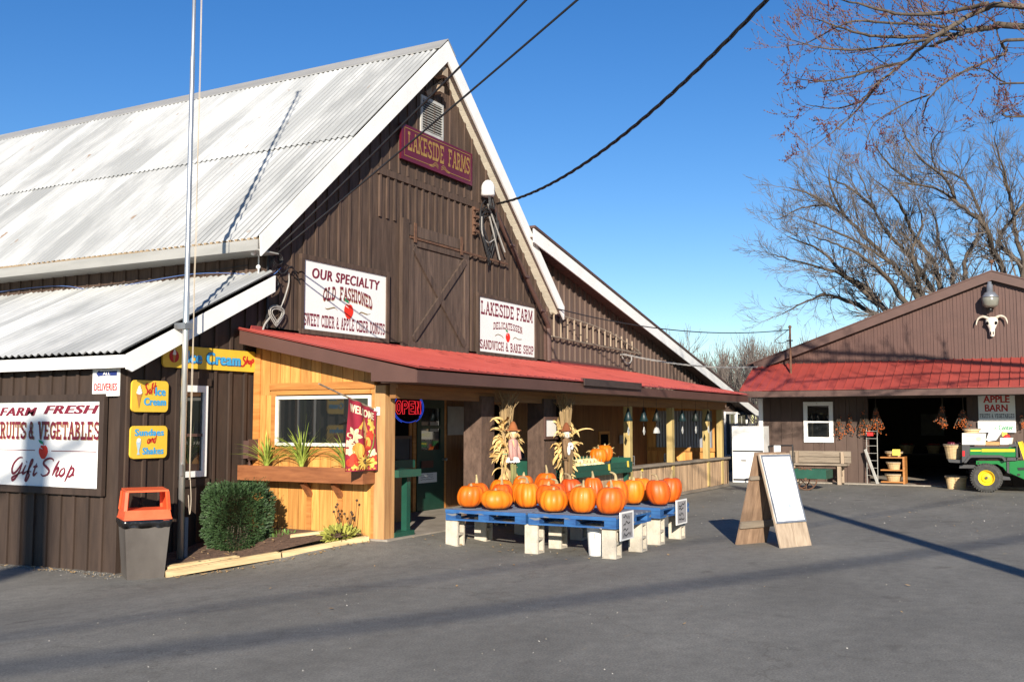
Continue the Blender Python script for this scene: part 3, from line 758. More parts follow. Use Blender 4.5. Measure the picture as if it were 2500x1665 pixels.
wf = m.build('picture_window', mt('cream_window_frame',(.7,.67,.58),rough=.4), porch)
m = MB(); m.box(WX+.005,WX+.012,wy0+.045,wy1-.045,wz0+.045,wz1-.045); m.build('pane', GLASS, wf)
m = MB(); m.box(11.28,11.42,8.35,10.55,-.1,.12); m.build('sill_footing', CONC, porch)
# back wall and end wall under the porch roof
BYW = 10.2
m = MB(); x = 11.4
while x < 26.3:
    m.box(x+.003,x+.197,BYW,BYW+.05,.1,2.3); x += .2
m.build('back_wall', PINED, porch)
m = MB(); y = 8.1
while y < 10.2:
    m.box(26.2,26.26,y+.003,y+.197,.1,.95 if y > 8.2 else 2.2); y += .2
m.box(26.15,26.2,8.1,10.2,.92,1.02); m.box(26.17,26.25,8.1,10.2,2.0,2.2); m.box(26.17,26.25,8.1,8.35,1.02,2.0); m.box(26.17,26.25,9.95,10.2,1.02,2.0)
m.build('end_wall', PINE, porch)
m = MB(); corr(m, (26.22,8.3,1.0), (26.22,10.0,1.0), (26.2222,8.3,2.02), pitch=.08, amp=.012); m.build('corrugated_panel', [CORRP, CORRP], porch)
for px_ in (19.7,22.25,24.85,26.0):
    m = MB(); m.box(px_-.07,px_+.07,8.02,8.16,.1,2.03); m.build('post', TREAT, porch)
for (px_, wd) in ((13.72,.2),(15.88,.24)):
    m = MB(); m.box(px_-wd,px_+wd,7.98,8.3,.1,2.1); m.build('clad_post', BARKW, porch)
m = MB(); x = 17.2
while x < 26.45:
    m.box(x+.004,x+.176,8.05,8.12,.0,.72+R.uniform(-.005,.005)); x += .18
m.box(26.42,26.5,8.05,8.5,0,.72)
m.build('knee_wall', KNEE, porch)
m = MB(); m.box(17.2,26.55,7.98,8.2,.73,.78); m.build('knee_wall_cap', WEATHH, porch)
m = MB(); m.box(17.2,26.5,8.0,8.04,0.01,.08); m.build('base_board', WEATHH, porch)
# green shop door
d0, d1 = 14.97, 15.85
m = MB(); m.box(d0,d1,BYW-.05,BYW-.005,.13,1.2); m.box(d0,d0+.13,BYW-.05,BYW-.005,1.2,2.1); m.box(d1-.13,d1,BYW-.05,BYW-.005,1.2,2.1); m.box(d0+.13,d1-.13,BYW-.05,BYW-.005,1.95,2.1); m.box(d0+.13,d1-.13,BYW-.052,BYW-.005,1.58,1.64)
dr = m.build('shop_door', DOORG, porch)
m = MB(); m.box(d0+.13,d1-.13,BYW-.03,BYW-.02,1.2,1.58); m.box(d0+.13,d1-.13,BYW-.03,BYW-.02,1.64,1.95); m.build('pane', GLASS, dr)
m = MB(); m.tube([(d1-.06,BYW-.05,1.02),(d1-.06,BYW-.12,1.02)],.02,8); m.ball((d1-.06,BYW-.13,1.02),.03); m.build('handle', STEELG, dr)
m = MB(); m.box(d0-.1,d0,BYW-.03,BYW-.001,.12,2.2); m.box(d1,d1+.1,BYW-.03,BYW-.001,.12,2.2); m.box(d0,d1,BYW-.03,BYW-.001,2.1,2.2); m.build('door_frame', PINEH, porch)
def porch_window(x0, x1, z0, z1, nm='porch_window'):
    m = MB()
    for (a,b,c,d) in ((x0-.07,x1+.07,z1,z1+.07),(x0-.07,x1+.07,z0-.07,z0),(x0-.07,x0,z0,z1),(x1,x1+.07,z0,z1)): m.box(a,b,BYW-.03,BYW-.001,c,d)
    o = m.build(nm, PINEH, porch)
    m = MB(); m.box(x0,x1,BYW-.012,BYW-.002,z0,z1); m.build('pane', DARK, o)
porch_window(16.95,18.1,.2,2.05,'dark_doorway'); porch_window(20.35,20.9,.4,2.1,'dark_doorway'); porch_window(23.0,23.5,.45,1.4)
porch_window(13.7,14.75,1.45,2.1)
# ---------------------------------------------------------------- signs on the gable wall
def board_sign(name, label, o, u, n, W, H, frame=None, fw=.06, mat=None, th=.03, face=None):
    f = Face(o, u, n); t = thing(name, label, 'sign', tuple(f.P(W/2, 0)))
    m = MB(); f.slabbox(m, 0, W, 0, H, .002, th); m.build('board', mat or SIGNW, t)
    if frame:
        m = MB()
        f.slabbox(m, -fw, W+fw, H, H+fw, 0, th+.03); f.slabbox(m, -fw, W+fw, -fw, 0, 0, th+.03)
        f.slabbox(m, -fw, 0, 0, H, 0, th+.03); f.slabbox(m, W, W+fw, 0, H, 0, th+.03)
        m.build('frame', frame, t)
    g2 = Face(f.P(0,0,th), u, n)
    return t, g2
def letter(t, f, polys, mat, fit, name='lettering', h=.004, fn=None):
    m = MB(); f.put(m, polys, h, fn, fit); return m.build(name, mat, t)
GU, GN = (1,0,0), (0,-1,0)
# maroon board near the ridge
t, f = board_sign('barn_name_sign', 'long maroon board with gold LAKESIDE FARMS lettering under gable vent', (14.9,GY-.05,6.48), GU, GN, 2.5, .66, mat=MAROONB, th=.05)
letter(t, f, slab('LAKESIDE'), GOLDP, (.2,1.42,.2,.55)); letter(t, f, slab('FARMS'), GOLDP, (1.58,2.38,.2,.55))
m = MB()
for (a,b,c,d) in ((.09,2.41,.595,.607),(.09,1.0,.075,.087),(1.65,2.41,.075,.087),(.09,.102,.087,.595),(2.398,2.41,.087,.595)): f.put(m, [rect(a,b,c,d)], .004)
for s in (-1,1):
    for k in range(3): f.put(m, [stroke(smooth_pts([(1.28+s*.05,.13-k*.03),(1.28+s*.15,.17-k*.03),(1.28+s*.25,.11-k*.02),(1.28+s*.36,.09-k*.01)]), .012)], .004)
m.build('gold_border', GOLDP, t)
# cider and donuts sign
def arch(cx, cy, k, tilt=0):
    return lambda a, b: (a + tilt*(b-cy)*(a-cx), b - k*(a-cx)**2)
t, f = board_sign('cider_sign', 'large white sign reading OUR SPECIALTY with red apple, left of the hay door', (12.32,GY-.03,3.16), GU, GN, 2.2, 1.11, frame=BROWN, fw=.075)
letter(t, f, sans('OUR SPECIALTY', .038, .12, 1.1), MAROON, (.2,2.02,.83,1.0))
fa = arch(1.12, .5, .17, -.25)
letter(t, f, slab('OLD'), SHADOWT, (.462,.792,.545,.765), 'lettering_edge', .003, fa); letter(t, f, slab('FASHIONED'), SHADOWT, (.902,1.832,.545,.765), 'lettering_edge', .003, fa)
letter(t, f, slab('OLD'), MAROON, (.45,.78,.56,.78), fn=fa, h=.0075); letter(t, f, slab('FASHIONED'), MAROON, (.89,1.82,.56,.78), fn=fa, h=.0075)
letter(t, f, slab('SWEET CIDER & APPLE CIDER DONUTS', .05), MAROON, (.02,2.17,.06,.26))
put_apple(f, t, 1.15, .385, .125)
for s in (-1,1):
    m = MB(); f.put(m, [stroke(smooth_pts([(1.15-.62,.38) if s<0 else (1.15+.27,.36),(1.15-.55,.37) if s<0 else (1.15+.34,.4),(1.15-.38,.41) if s<0 else (1.15+.5,.38),(1.15-.3,.37) if s<0 else (1.15+.6,.4)]), [.006]*3+[.018]*6+[.006]*4)], .004); m.build('flourish', OLIVE, t)
# delicatessen sign
t, f = board_sign('delicatessen_sign', 'white sign reading LAKESIDE FARM DELICATESSEN right of the hay door', (17.74,GY-.03,3.14), GU, GN, 2.45, 1.13, frame=BROWN, fw=.07)
letter(t, f, slab('LAKESIDE'), MAROON, (.08,1.48,.77,1.05)); letter(t, f, slab('FARM'), MAROON, (1.6,2.36,.77,1.05))
fa = arch(1.22, .5, .1, -.15)
letter(t, f, slab('DELICATESSEN'), MAROON, (.58,1.88,.53,.68), fn=fa)
put_apple(f, t, 1.22, .365, .098)
letter(t, f, slab('SANDWICH & BAKE SHOP', .05), MAROON, (.04,2.4,.06,.25))
for P_ in ([(.66,.36),(.78,.4),(.94,.38),(1.02,.34)],[(1.44,.34),(1.54,.39),(1.68,.36),(1.84,.37)]):
    m = MB(); f.put(m, [stroke(smooth_pts(P_), .014)], .004); m.build('flourish', OLIVE, t)
# farm fresh sign on the shed front
FU, FN = (0,-1,0), (-1,0,0)
t, f = board_sign('produce_sign', 'large white framed sign reading FARM FRESH FRUITS & VEGETABLES Gift Shop', (SX-.03,13.42,.85), FU, FN, 2.5, 1.12, frame=BROWNX, fw=.09)
W_ = 2.43; sc = W_/1194.0
gx = lambda x: 13.42-onX((x/4.356)/KP, (860+1000/4.356)/KP, SX-.06).y
gy = lambda y: (1435-y)*1.12/895.0
letter(t, f, sans('FARM', .045, .3, 1.08), MAROON, (gx(-18),gx(385),gy(690),gy(598))); letter(t, f, sans('FRESH', .045, .3, 1.08), MAROON, (gx(452),gx(1045),gy(672),gy(580)))
for tx_, x0_, x1_ in (('FRUITS',-62,272),('&',305,360),('VEGETABLES',400,1055)):
    letter(t, f, slab(tx_), SHADOWT, (gx(x0_+6),gx(x1_+6),gy(945),gy(757)), 'lettering_edge', .003); letter(t, f, slab(tx_), MAROON, (gx(x0_),gx(x1_),gy(940),gy(750)), h=.0075)
m = MB(); f.put(m, [rect(gx(-90),gx(375),gy(1061),gy(1053)), rect(gx(550),gx(1030),gy(1064),gy(1056))]); m.build('rule_line', MAROON, t)
put_apple(f, t, gx(465), gy(1072), .092)
def script(face, t, strokes, mp, wd, mat=MAROON, name='script_lettering'):
    m = MB()
    for st_ in strokes:
        p = smooth_pts([(mp[0](x), mp[1](y)) for x, y in st_], 5); n = len(p)
        face.put(m, [stroke(p, [wd*(.45+.75*math.sin(math.pi*i/(n-1))) for i in range(n)])], .004)
    m.build(name, mat, t)
GIFT = [[(250,1140),(215,1140),(165,1190),(140,1260),(150,1310),(185,1290),(235,1215),(245,1190)],[(248,1190),(225,1270),(185,1350),(150,1385),(145,1355),(190,1325),(250,1290)],
 [(285,1215),(255,1290),(262,1310),(300,1280)],[(290,1185),(294,1178)],[(300,1285),(345,1210),(358,1160),(340,1175),(310,1290),(285,1370),(298,1380),(325,1320),(305,1290),(345,1285)],
 [(400,1195),(370,1300),(375,1322),(408,1290)],[(365,1235),(410,1225)],
 [(575,1170),(570,1145),(530,1140),(485,1165),(475,1200),(510,1235),(535,1270),(515,1310),(470,1325),(448,1305)],
 [(640,1160),(600,1240),(570,1320)],[(575,1310),(610,1245),(635,1240),(610,1300),(615,1325),(650,1290)],
 [(690,1235),(660,1260),(645,1300),(665,1320),(695,1290),(700,1250),(690,1235)],[(775,1200),(740,1290),(702,1380)],[(735,1285),(775,1235),(795,1245),(785,1290),(750,1325),(735,1315)],[(780,1310),(800,1300)]]
script(f, t, GIFT, (gx, gy), .03)
# deliveries
t, f = board_sign('deliveries_sign', 'small white ALL DELIVERIES sign with blue arrow under shed eave', (SX-.04,11.1,2.03), FU, FN, .5, .38, th=.02)
m = MB(); f.put(m, [([(.07,.29),(.13,.34),(.13,.32),(.46,.32),(.46,.26),(.13,.26),(.13,.24)], [(0,2,1),(0,5,2),(2,5,4,3),(0,6,5)])]); m.build('arrow', NAVY, t)
letter(t, f, sans('ALL', .02), SIGNW, (.2,.34,.27,.31), h=.008); letter(t, f, sans('DELIVERIES', .035,0,1.1), REDP, (.04,.47,.07,.165))
# ice cream signs
def rounded(W, H, r, n=5):
    P = []
    for cx, cy, a0 in ((W-r,r,-90),(W-r,H-r,0),(r,H-r,90),(r,r,180)):
        for i in range(n+1):
            a = math.radians(a0+90*i/n); P.append((cx+r*math.cos(a), cy+r*math.sin(a)))
    return P
def yellow_sign(name, label, o, W, H):
    f = Face(o, GU, GN); t = thing(name, label, 'sign', tuple(f.P(W/2,0)))
    m = MB(); P = rounded(W,H,.06); m.prism([f.P(a,b,.0) for a,b in P], f.n*.025); m.build('board', YELLOW, t)
    return t, Face(f.P(0,0,.025), GU, GN)
ng = lambda p: (p, [tuple(range(len(p)))])
def cone_art(t, f, cx, cy, h):
    m = MB(); f.put(m, [ng([(cx-.13*h,cy+.1*h),(cx,cy-.5*h),(cx+.13*h,cy+.1*h)])], .006)
    f.put(m, [rect(cx-.15*h,cx+.15*h,cy+.06*h,cy+.13*h)], .007); m.build('painted_cone', CONE, t)
    m = MB(); f.put(m, [([(cx+.16*h*math.cos(a)*k2, cy+.2*h+.1*h*k3+.09*h*math.sin(a)) for a in [i*math.pi/6 for i in range(12)]], [tuple(range(12))]) for k2,k3 in ((1,0),(.8,1),(.5,2))], .009)
    f.put(m, [ng([(cx-.04*h,cy+.44*h),(cx+.04*h,cy+.44*h),(cx+.06*h,cy+.56*h)])], .009); m.build('painted_swirl', SIGNW, t)
t, f = yellow_sign('ice_cream_shop_sign', 'long yellow sign with blue Ice Cream lettering and a red Shop', (9.54,GY-.03,2.43), 1.76, .3)
m = MB(); f.put(m, [ng([(.19+.085*math.cos(a),.15+.085*math.sin(a)) for a in [i*math.pi/10 for i in range(20)]])]); m.build('red_disc', REDP, t)
cone_art(t, f, .19, .145, .2)
letter(t, f, sans('Ice Cream', .065, 0, 1.12), NAVY, (.395,1.445,.065,.245), 'lettering_edge', .003); letter(t, f, sans('Ice Cream', .048, 0, 1.12), BLUEP, (.41,1.43,.075,.24), h=.0075)
SHOP = [[(2.4,9),(2,10),(.9,9.2),(.8,7.4),(2,5.8),(2,3.4),(.8,1.4),(-.6,1),(-.4,2)],[(3.9,10.5),(3.3,6),(2.9,3)],[(3,4),(3.9,6.6),(4.4,6),(4.2,3.4)],[(5.8,6.8),(5,5.6),(5.2,4),(6.1,4.4),(6.3,6),(5.8,6.8)],[(7.3,8),(6.9,4.5),(6.4,.8)],[(7.2,7.2),(8.2,8),(8.6,6.6),(7.8,5),(7,5)]]
script(f, t, SHOP, (lambda x: 1.47+x*.027, lambda y: .06+y*.016), .024, REDP)
t, f = yellow_sign('soft_ice_cream_sign', 'upper small yellow sign reading Soft Ice Cream with a cone', (9.05,GY-.03,1.83), .6, .41)
cone_art(t, f, .11, .19, .3)
letter(t, f, sans('Ice', .05,0,1.1), BLUEP, (.37,.55,.215,.325)); letter(t, f, sans('Cream', .05,0,1.1), BLUEP, (.19,.56,.085,.185))
SOFT = [[(2.2,9),(1.2,9.6),(.6,8),(1.6,6.2),(1.2,4.2),(0,4.2)],[(3.2,7),(2.5,6),(2.8,4.6),(3.6,5.6),(3.2,7)],[(5.2,10),(4.4,9),(4.1,4)],[(3.7,7.3),(5.2,7.6)],[(6.2,10.5),(5.6,5.5),(6.3,5)],[(5.2,8.3),(7,8.6)]]
script(f, t, SOFT, (lambda x: .2+x*.028, lambda y: .12+y*.026), .018, REDP)
t, f = yellow_sign('sundaes_sign', 'lower small yellow sign reading Sundaes and Shakes', (9.05,GY-.03,1.23), .6, .42)
letter(t, f, sans('Sundaes', .045,0,1.1), BLUEP, (.06,.54,.29,.38)); letter(t, f, sans('Shakes', .045,0,1.1), BLUEP, (.19,.54,.05,.14))
AND = [[(1.6,4),(.6,3.4),(.4,1.6),(1.4,1.6),(1.9,3.8),(1.9,1.4)],[(2.6,4),(2.6,1.6)],[(2.7,3),(3.6,4.2),(3.7,1.8)],[(5.6,4.4),(4.6,3.8),(4.4,2),(5.3,2),(6.3,7)]]
script(f, t, AND, (lambda x: .26+x*.025, lambda y: .165+y*.022), .016, REDP)
m = MB(); f.put(m, [ng([(.1,.05),(.15,.05),(.135,.09),(.165,.22),(.085,.22),(.115,.09)])]); m.build('painted_glass', flat('pale_blue_paint',(.45,.62,.72)), t)
m = MB(); f.put(m, [ng([(.125+.035*math.cos(a),.235+.03*math.sin(a)) for a in [i*math.pi/6 for i in range(12)]])], .006); m.build('painted_scoop', SIGNW, t)

# neon OPEN sign hanging in the porch
def neon(name, label, o, W, H, ring=True, s=1.0):
    f = Face(o, GU, GN); t = thing(name, label, 'neon sign', tuple(f.P(W/2,0)))
    tb = .0065*s
    if ring:
        m = MB()
        m.prism([f.P(W/2+W*.47*math.cos(a), H/2+H*.47*math.sin(a)) for a in [i*math.pi/12 for i in range(24)]], f.n*-.02); m.build('backing', DARK, t)
        m = MB()
        for k, (a0,a1) in ((1.0,(-60,245)),(.92,(-40,80)),(.92,(130,300))):
            P = [f.P(W/2+W/2*k*math.cos(math.radians(a0+(a1-a0)*i/24)), H/2+H/2*k*math.sin(math.radians(a0+(a1-a0)*i/24)), .02) for i in range(25)]
            m.tube(P, tb, 6)
        m.build('blue_tube', emit('blue_neon', (.02,.06,.5), .6), t)
    m = MB()
    cw = W*.19; ch = H*.4; y0 = H*.3; x0 = W*.1
    L = {'O':[[(0,.25),(0,.75),(.3,1),(.7,1),(1,.75),(1,.25),(.7,0),(.3,0),(0,.25)],[(.3,.3),(.3,.7),(.5,.8),(.7,.7),(.7,.3),(.5,.2),(.3,.3)]],
         'P':[[(0,0),(0,1),(.7,1),(1,.8),(1,.55),(.7,.4),(.35,.4),(.35,0),(0,0)],[(.35,.6),(.35,.8),(.65,.8),(.65,.6),(.35,.6)]],
         'E':[[(0,0),(0,1),(1,1),(1,.8),(.35,.8),(.35,.62),(.8,.62),(.8,.42),(.35,.42),(.35,.2),(1,.2),(1,0),(0,0)]],
         'N':[[(0,0),(0,1),(.4,1),(.65,.45),(.65,1),(1,1),(1,0),(.65,0),(.35,.6),(.35,0),(0,0)]]}
    for i, c in enumerate('OPEN'):
        for st_ in L[c]: m.tube([f.P(x0+i*cw*1.09+a*cw*.92, y0+b*ch, .022) for a, b in st_], tb*.9, 5)
    m.build('red_tube', emit('red_neon', (.6,.02,.03), .8), t)
q0 = onY(900,974,9.9); q1 = onY(972,901,9.9)
neon('open_sign', 'oval neon OPEN sign with red letters and blue rings by the porch post', tuple(q0), q1.x-q0.x, q1.z-q0.z)
q0 = onY(1088,966,10.12); q1 = onY(1113,938,10.12)
neon('window_open_sign', 'small red neon OPEN sign glowing in the dark shop doorway', tuple(q0), q1.x-q0.x, q1.z-q0.z, False, .8)

# notices on the porch wall
def notice(name, label, x0, x1, y0, y1, Y, mat, frame=None, lines=0, cat='notice'):
    a = onY(x0,y1,Y); b = onY(x1,y0,Y); f = Face((a.x,Y,a.z), GU, GN); W, H = b.x-a.x, b.z-a.z
    t = thing(name, label, cat, tuple(f.P(W/2,0)))
    m = MB(); f.slabbox(m, 0, W, 0, H, .002, .012); m.build('sheet', mat, t)
    if frame:
        m = MB(); k = .05
        for (p,q,r_,s_) in ((-k,W+k,H,H+k),(-k,W+k,-k,0),(-k,0,0,H),(W,W+k,0,H)): f.slabbox(m, p,q,r_,s_, .001,.03)
        m.build('frame', frame, t)
    if lines:
        m = MB(); g2 = Face(f.P(0,0,.012), GU, GN)
        for i in range(lines):
            y = H*(.82-.7*i/max(1,lines)); x = W*.1
            P = []
            while x < W*R.uniform(.75,.9): P.append((x, y+R.uniform(-.3,.3)*H*.12)); x += W*.045
            if len(P) > 2: g2.put(m, [stroke(smooth_pts(P,3), max(.006,H*.02))])
        m.build('handwriting', INK, t)
    return t
notice('menu_board', 'grey laminated menu sheet pinned to pine wall right of green door', 1028,1083,935,1000, 10.17, PAPERG)
notice('chalkboard', 'dark framed board on pine wall left of the green door', 903,940,1008,1064, 10.16, mt('slate',(.06,.06,.07)), frame=BROWNTRIM)
t = notice('door_notice', 'white handwritten card on the lower half of green door', 961,1003,1085,1111, 10.14, PAPER, lines=3)
notice('door_poster', 'small pale poster inside the upper pane of green door', 987,1006,970,992, 10.165, PAPERG)
notice('door_plaque', 'reddish brown plaque across the middle of green door', 968,995,1058,1076, 10.14, mt('brown_plaque',(.1,.035,.02)))
t = notice('price_list_case', 'brown framed case with white sheet on right clad porch post', 1253,1277,965,1003, 7.96, PAPER, frame=BROWNTRIM)
notice('wall_notice', 'pale slip of paper on porch wall above the gourd stand', 1424,1435,1000,1020, 10.17, PAPERG)

# ---------------------------------------------------------------- flower box, plants, flag
m = MB()
bx0, bx1, by0, by1, bz0, bz1 = 11.0, 11.29, 8.33, 10.58, .87, 1.08
fb = thing('flower_box', 'long red brown cedar flower box under the picture window', 'flower box', ((bx0+bx1)/2,9.4,bz0))
m.box(bx0,bx0+.04,by0,by1,bz0,bz1); m.box(bx0+.04,bx1,by0,by0+.04,bz0,bz1); m.box(bx0+.04,bx1,by1-.04,by1,bz0,bz1); m.box(bx0+.04,bx1,by0+.04,by1-.04,bz0,bz0+.03); m.build('trough', CEDAR, fb)
m = MB(); m.box(bx0+.04,bx1,by0+.04,by1-.04,bz1-.06,bz1-.03); m.build('potting_soil', SOIL, fb)
for y in (9.47,8.93):
    m = MB(); m.bar((bx0+.12,y,bz0-.01),(bx1,y,bz0-.2),.07,.06); m.build('bracket', CEDAR, fb)
def blades(mb, c, n, h, spread, w=.02):
    for i in range(n):
        a = R.uniform(0,2*math.pi); L = h*R.uniform(.55,1.1); s = spread*R.random()**.6*1.15
        d = Vector((math.cos(a), math.sin(a), 0)); p = Vector(c)+d*.02; side = Vector((-d.y,d.x,0)); vs = []; k = 7
        for j in range(k+1):
            t = j/k; q = p + d*(s*t**1.7) + Vector((0,0,L*(t-.5*t*t*(s/spread))))
            ww = w*(1-t**4)*(.5+.5*min(1,t*4))
            vs += [q-side*ww*.5+Vector((0,0,.2*ww)), q-Vector((0,0,.15*ww)), q+side*ww*.5+Vector((0,0,.2*ww))]
        mb.add(vs, [(3*j+e,3*j+1+e,3*j+4+e,3*j+3+e) for j in range(k) for e in (0,1)])
for (y, n_, h_, s_, lb) in ((10.15,44,.62,.5,'leftmost clump of long grassy leaves in the cedar flower box'),(9.5,64,.78,.52,'tallest upright clump of grassy leaves in middle of flower box'),(8.72,36,.62,.6,'arching grassy clump in the flower box behind the welcome flag')):
    m = MB(); blades(m, (11.13,y,1.04), n_, h_, s_); tag(m.build('spike_plant', GRASSB), lb, 'plant', 'grassy plants in the flower box')
# welcome flag on its staff: both run out from the corner post at right angles to the window wall
FY = 8.28
tip = onY(733,882,FY); root = Vector((11.26,FY,onY(873,946,FY).z+.0))
fl = thing('welcome_flag', 'red WELCOME flag with autumn birdhouse and pumpkins on slanted staff', 'flag', tuple(root))
m = MB(); m.tube([root, tip], [.014,.012], 8); m.build('staff', WEATH, fl)
m = MB(); m.box(11.25,11.268,FY-.025,FY+.03,root.z-.05,root.z+.06); m.tube([root-Vector((.0,0,0)), root+(tip-root).normalized()*.1], .022, 8); m.build('bracket', WHITE, fl)
sdir = (tip-root)
fa_ = onY(800,915,FY); fx1 = fa_.x; fx0 = 11.2
zt = lambda x: root.z + (x-root.x)/sdir.x*sdir.z
zb = onY(800,1084,FY).z
FW_ = fx0-fx1
def flagp(u, v, h=0.0):
    # u 0..1 from the outer edge to the post, v 0..1 from hem to staff
    x = fx1+u*FW_; z0 = zb + .0*u; z1 = zt(x)
    wv = .022*math.sin(u*9+1.2)*(1-.6*v)+.012*math.sin(u*17+v*5)
    return Vector((x-.03*(1-v)*(1-u), FY-.01+wv-h, z0+(z1-z0)*v))
m = MB(); nu, nv = 28, 12
m.add([flagp(i/nu,j/nv) for j in range(nv+1) for i in range(nu+1)], [(j*(nu+1)+i,j*(nu+1)+i+1,(j+1)*(nu+1)+i+1,(j+1)*(nu+1)+i) for j in range(nv) for i in range(nu)])
m.build('cloth', mt('crimson_flag_cloth',(.26,.012,.03),(.36,.02,.045),scale=3,rough=.8), fl, smooth=True)
def onflag(mb, polys, h):
    for k, (vs, fs) in enumerate(polys):
        mb.add([flagp(min(.985,max(.015,a)), min(.985,max(.01,b)), h+k*.0003) for a, b in vs], fs)
def fitp(polys, a0, a1, b0, b1):
    xs = [p[0] for vs,_ in polys for p in vs]; ys = [p[1] for vs,_ in polys for p in vs]
    x0,x1,y0,y1 = min(xs),max(xs),min(ys),max(ys)
    return [([(a0+(p[0]-x0)/(x1-x0)*(a1-a0), b0+(p[1]-y0)/(y1-y0)*(b1-b0)) for p in vs], fs) for vs,fs in polys]
def blob(cx, cy, rx, ry, n=14, lob=0, amp=.0, rot=0):
    c = [(cx, cy)] + [(cx+rx*(1+amp*math.cos(lob*2*math.pi*i/n))*math.cos(2*math.pi*i/n+rot), cy+ry*(1+amp*math.cos(lob*2*math.pi*i/n))*math.sin(2*math.pi*i/n+rot)) for i in range(n)]
    return (c, [(0,1+i,1+(i+1)%n) for i in range(n)])
def art(name, mat, polys, h):
    m = MB(); onflag(m, polys, h); m.build(name, mat, fl)
art('lettering', CREAM, fitp(sans('WELCOME', .045,0,1.1), .05,.93,.82,.935), .004)
pale = flat('pale_leaf_print',(.74,.7,.42)); gold = flat('gold_leaf_print',(.78,.5,.1)); rd = flat('red_leaf_print',(.6,.06,.03)); orp = flat('orange_print',(.8,.36,.06)); bk = flat('dark_brown_print',(.1,.06,.03)); grn = flat('olive_print',(.2,.22,.05))
art('printed_leaf', pale, [blob(.22,.5,.2,.1,24,6,.3), blob(.1,.38,.12,.06,20,5,.3), blob(.88,.27,.1,.07,20,5,.3), blob(.1,.27,.11,.05,20,5,.25)], .004)
art('printed_leaf', rd, [blob(.64,.35,.16,.14,24,6,.35), blob(.82,.57,.15,.07,20,5,.35), blob(.93,.2,.07,.05,16,5,.3)], .0055)
art('printed_leaf', gold, [blob(.85,.7,.08,.09,20,5,.35), blob(.76,.76,.06,.06,18,5,.3), blob(.84,.12,.14,.07,20,5,.3), blob(.3,.08,.14,.05,18,5,.3)], .007)
art('printed_birdhouse', flat('tan_print',(.7,.45,.18)), [ng([(.4,.5),(.68,.49),(.68,.62),(.56,.78),(.4,.64)])], .0085)
art('printed_birdhouse_roof', orp, [ng([(.33,.61),(.42,.61),(.57,.78),(.54,.81),(.48,.74)]), ng([(.57,.78),(.54,.81),(.72,.6),(.69,.6)])], .0105)
art('printed_birdhouse_hole', bk, [blob(.53,.59,.03,.022)], .012)
art('printed_pumpkin', orp, [blob(.36,.3,.2,.11), blob(.72,.43,.1,.1)], .0085)
art('printed_pumpkin_highlight', gold, [blob(.3,.3,.07,.1), blob(.42,.29,.06,.1), blob(.7,.45,.04,.08)], .0105)
art('printed_apple', rd, [blob(.12,.12,.1,.055), blob(.3,.13,.09,.06), blob(.2,.2,.09,.05)], .012)
art('printed_sunflower', gold, [blob(.58,.13,.24,.095,48,12,.35)], .013)
art('printed_sunflower_centre', bk, [blob(.6,.14,.09,.04)], .0145)
art('printed_stem', grn, [stroke([(.9,.6),(.86,.4),(.76,.2),(.68,.1)],.03)], .016)
art('printed_hem', orp, [rect(.03+i*.08,.07+i*.08,.015,.04) for i in range(12)], .004)
# ---------------------------------------------------------------- litter bin, flagpole, bush, bed edging
def rotbox(mb, c, ang, hx, hy, z0, z1, hx2=None, hy2=None, r=None):
    hx2 = hx if hx2 is None else hx2; hy2 = hy if hy2 is None else hy2
    ca, sa = math.cos(ang), math.sin(ang); vs = []
    for (z, a, b) in ((z0,hx,hy),(z1,hx2,hy2)):
        for sx, sy in ((-1,-1),(1,-1),(1,1),(-1,1)): vs.append((c[0]+ca*sx*a-sa*sy*b, c[1]+sa*sx*a+ca*sy*b, z))
    mb.add(vs, [(0,3,2,1),(4,5,6,7),(0,1,5,4),(1,2,6,5),(2,3,7,6),(3,0,4,7)], r)
def rot2(c, ang, x, y, z): return (c[0]+math.cos(ang)*x-math.sin(ang)*y, c[1]+math.sin(ang)*x+math.cos(ang)*y, z)
BC, BA = (8.93,10.12), math.radians(-32)
zb_ = gz(*BC)
can = thing('litter_bin', 'grey brown litter bin with black liner and orange open-sided hood', 'litter bin', (BC[0],BC[1],zb_))
m = MB(); rotbox(m, BC, BA, .215,.215, zb_, zb_+.68, .265,.265); can_b = m.build('body', TRASHB, can)
m = MB()
for i in range(40):
    a = 2*math.pi*i/40; pass
ringp = []
def sq(t, h):   # a point on a square of half size h, t 0..4
    k = int(t) % 4; f = t-int(t); P = [(-h,-h),(h,-h),(h,h),(-h,h)]; a, b = P[k], P[(k+1)%4]; return (a[0]+(b[0]-a[0])*f, a[1]+(b[1]-a[1])*f)
vs = []; n = 56
for j, (h, z) in enumerate(((.262,.72),(.285,.715),(.29,.67),(.272,.625),(.27,.62))):
    for i in range(n):
        x, y = sq(4*i/n, h+R.uniform(-.007,.007)*(j>1)); vs.append(rot2(BC, BA, x, y, zb_+z+R.uniform(-.012,.012)*(j>1)))
m.add(vs, [(j*n+i,(j+1)*n+i,(j+1)*n+(i+1)%n,j*n+(i+1)%n) for j in range(4) for i in range(n)])
m.build('bin_liner', BAG, can, smooth=True)
m = MB(); rotbox(m, BC, BA, .285,.285, zb_+.7, zb_+.735, .28,.28); rotbox(m, BC, BA, .275,.275, zb_+.735, zb_+.83, .262,.235)
for sx, sy in ((-1,-1),(1,-1),(1,1),(-1,1)):
    m.bar(rot2(BC,BA,sx*.25,sy*.22,zb_+.82), rot2(BC,BA,sx*.232,sy*.19,zb_+1.05), .04, .03)
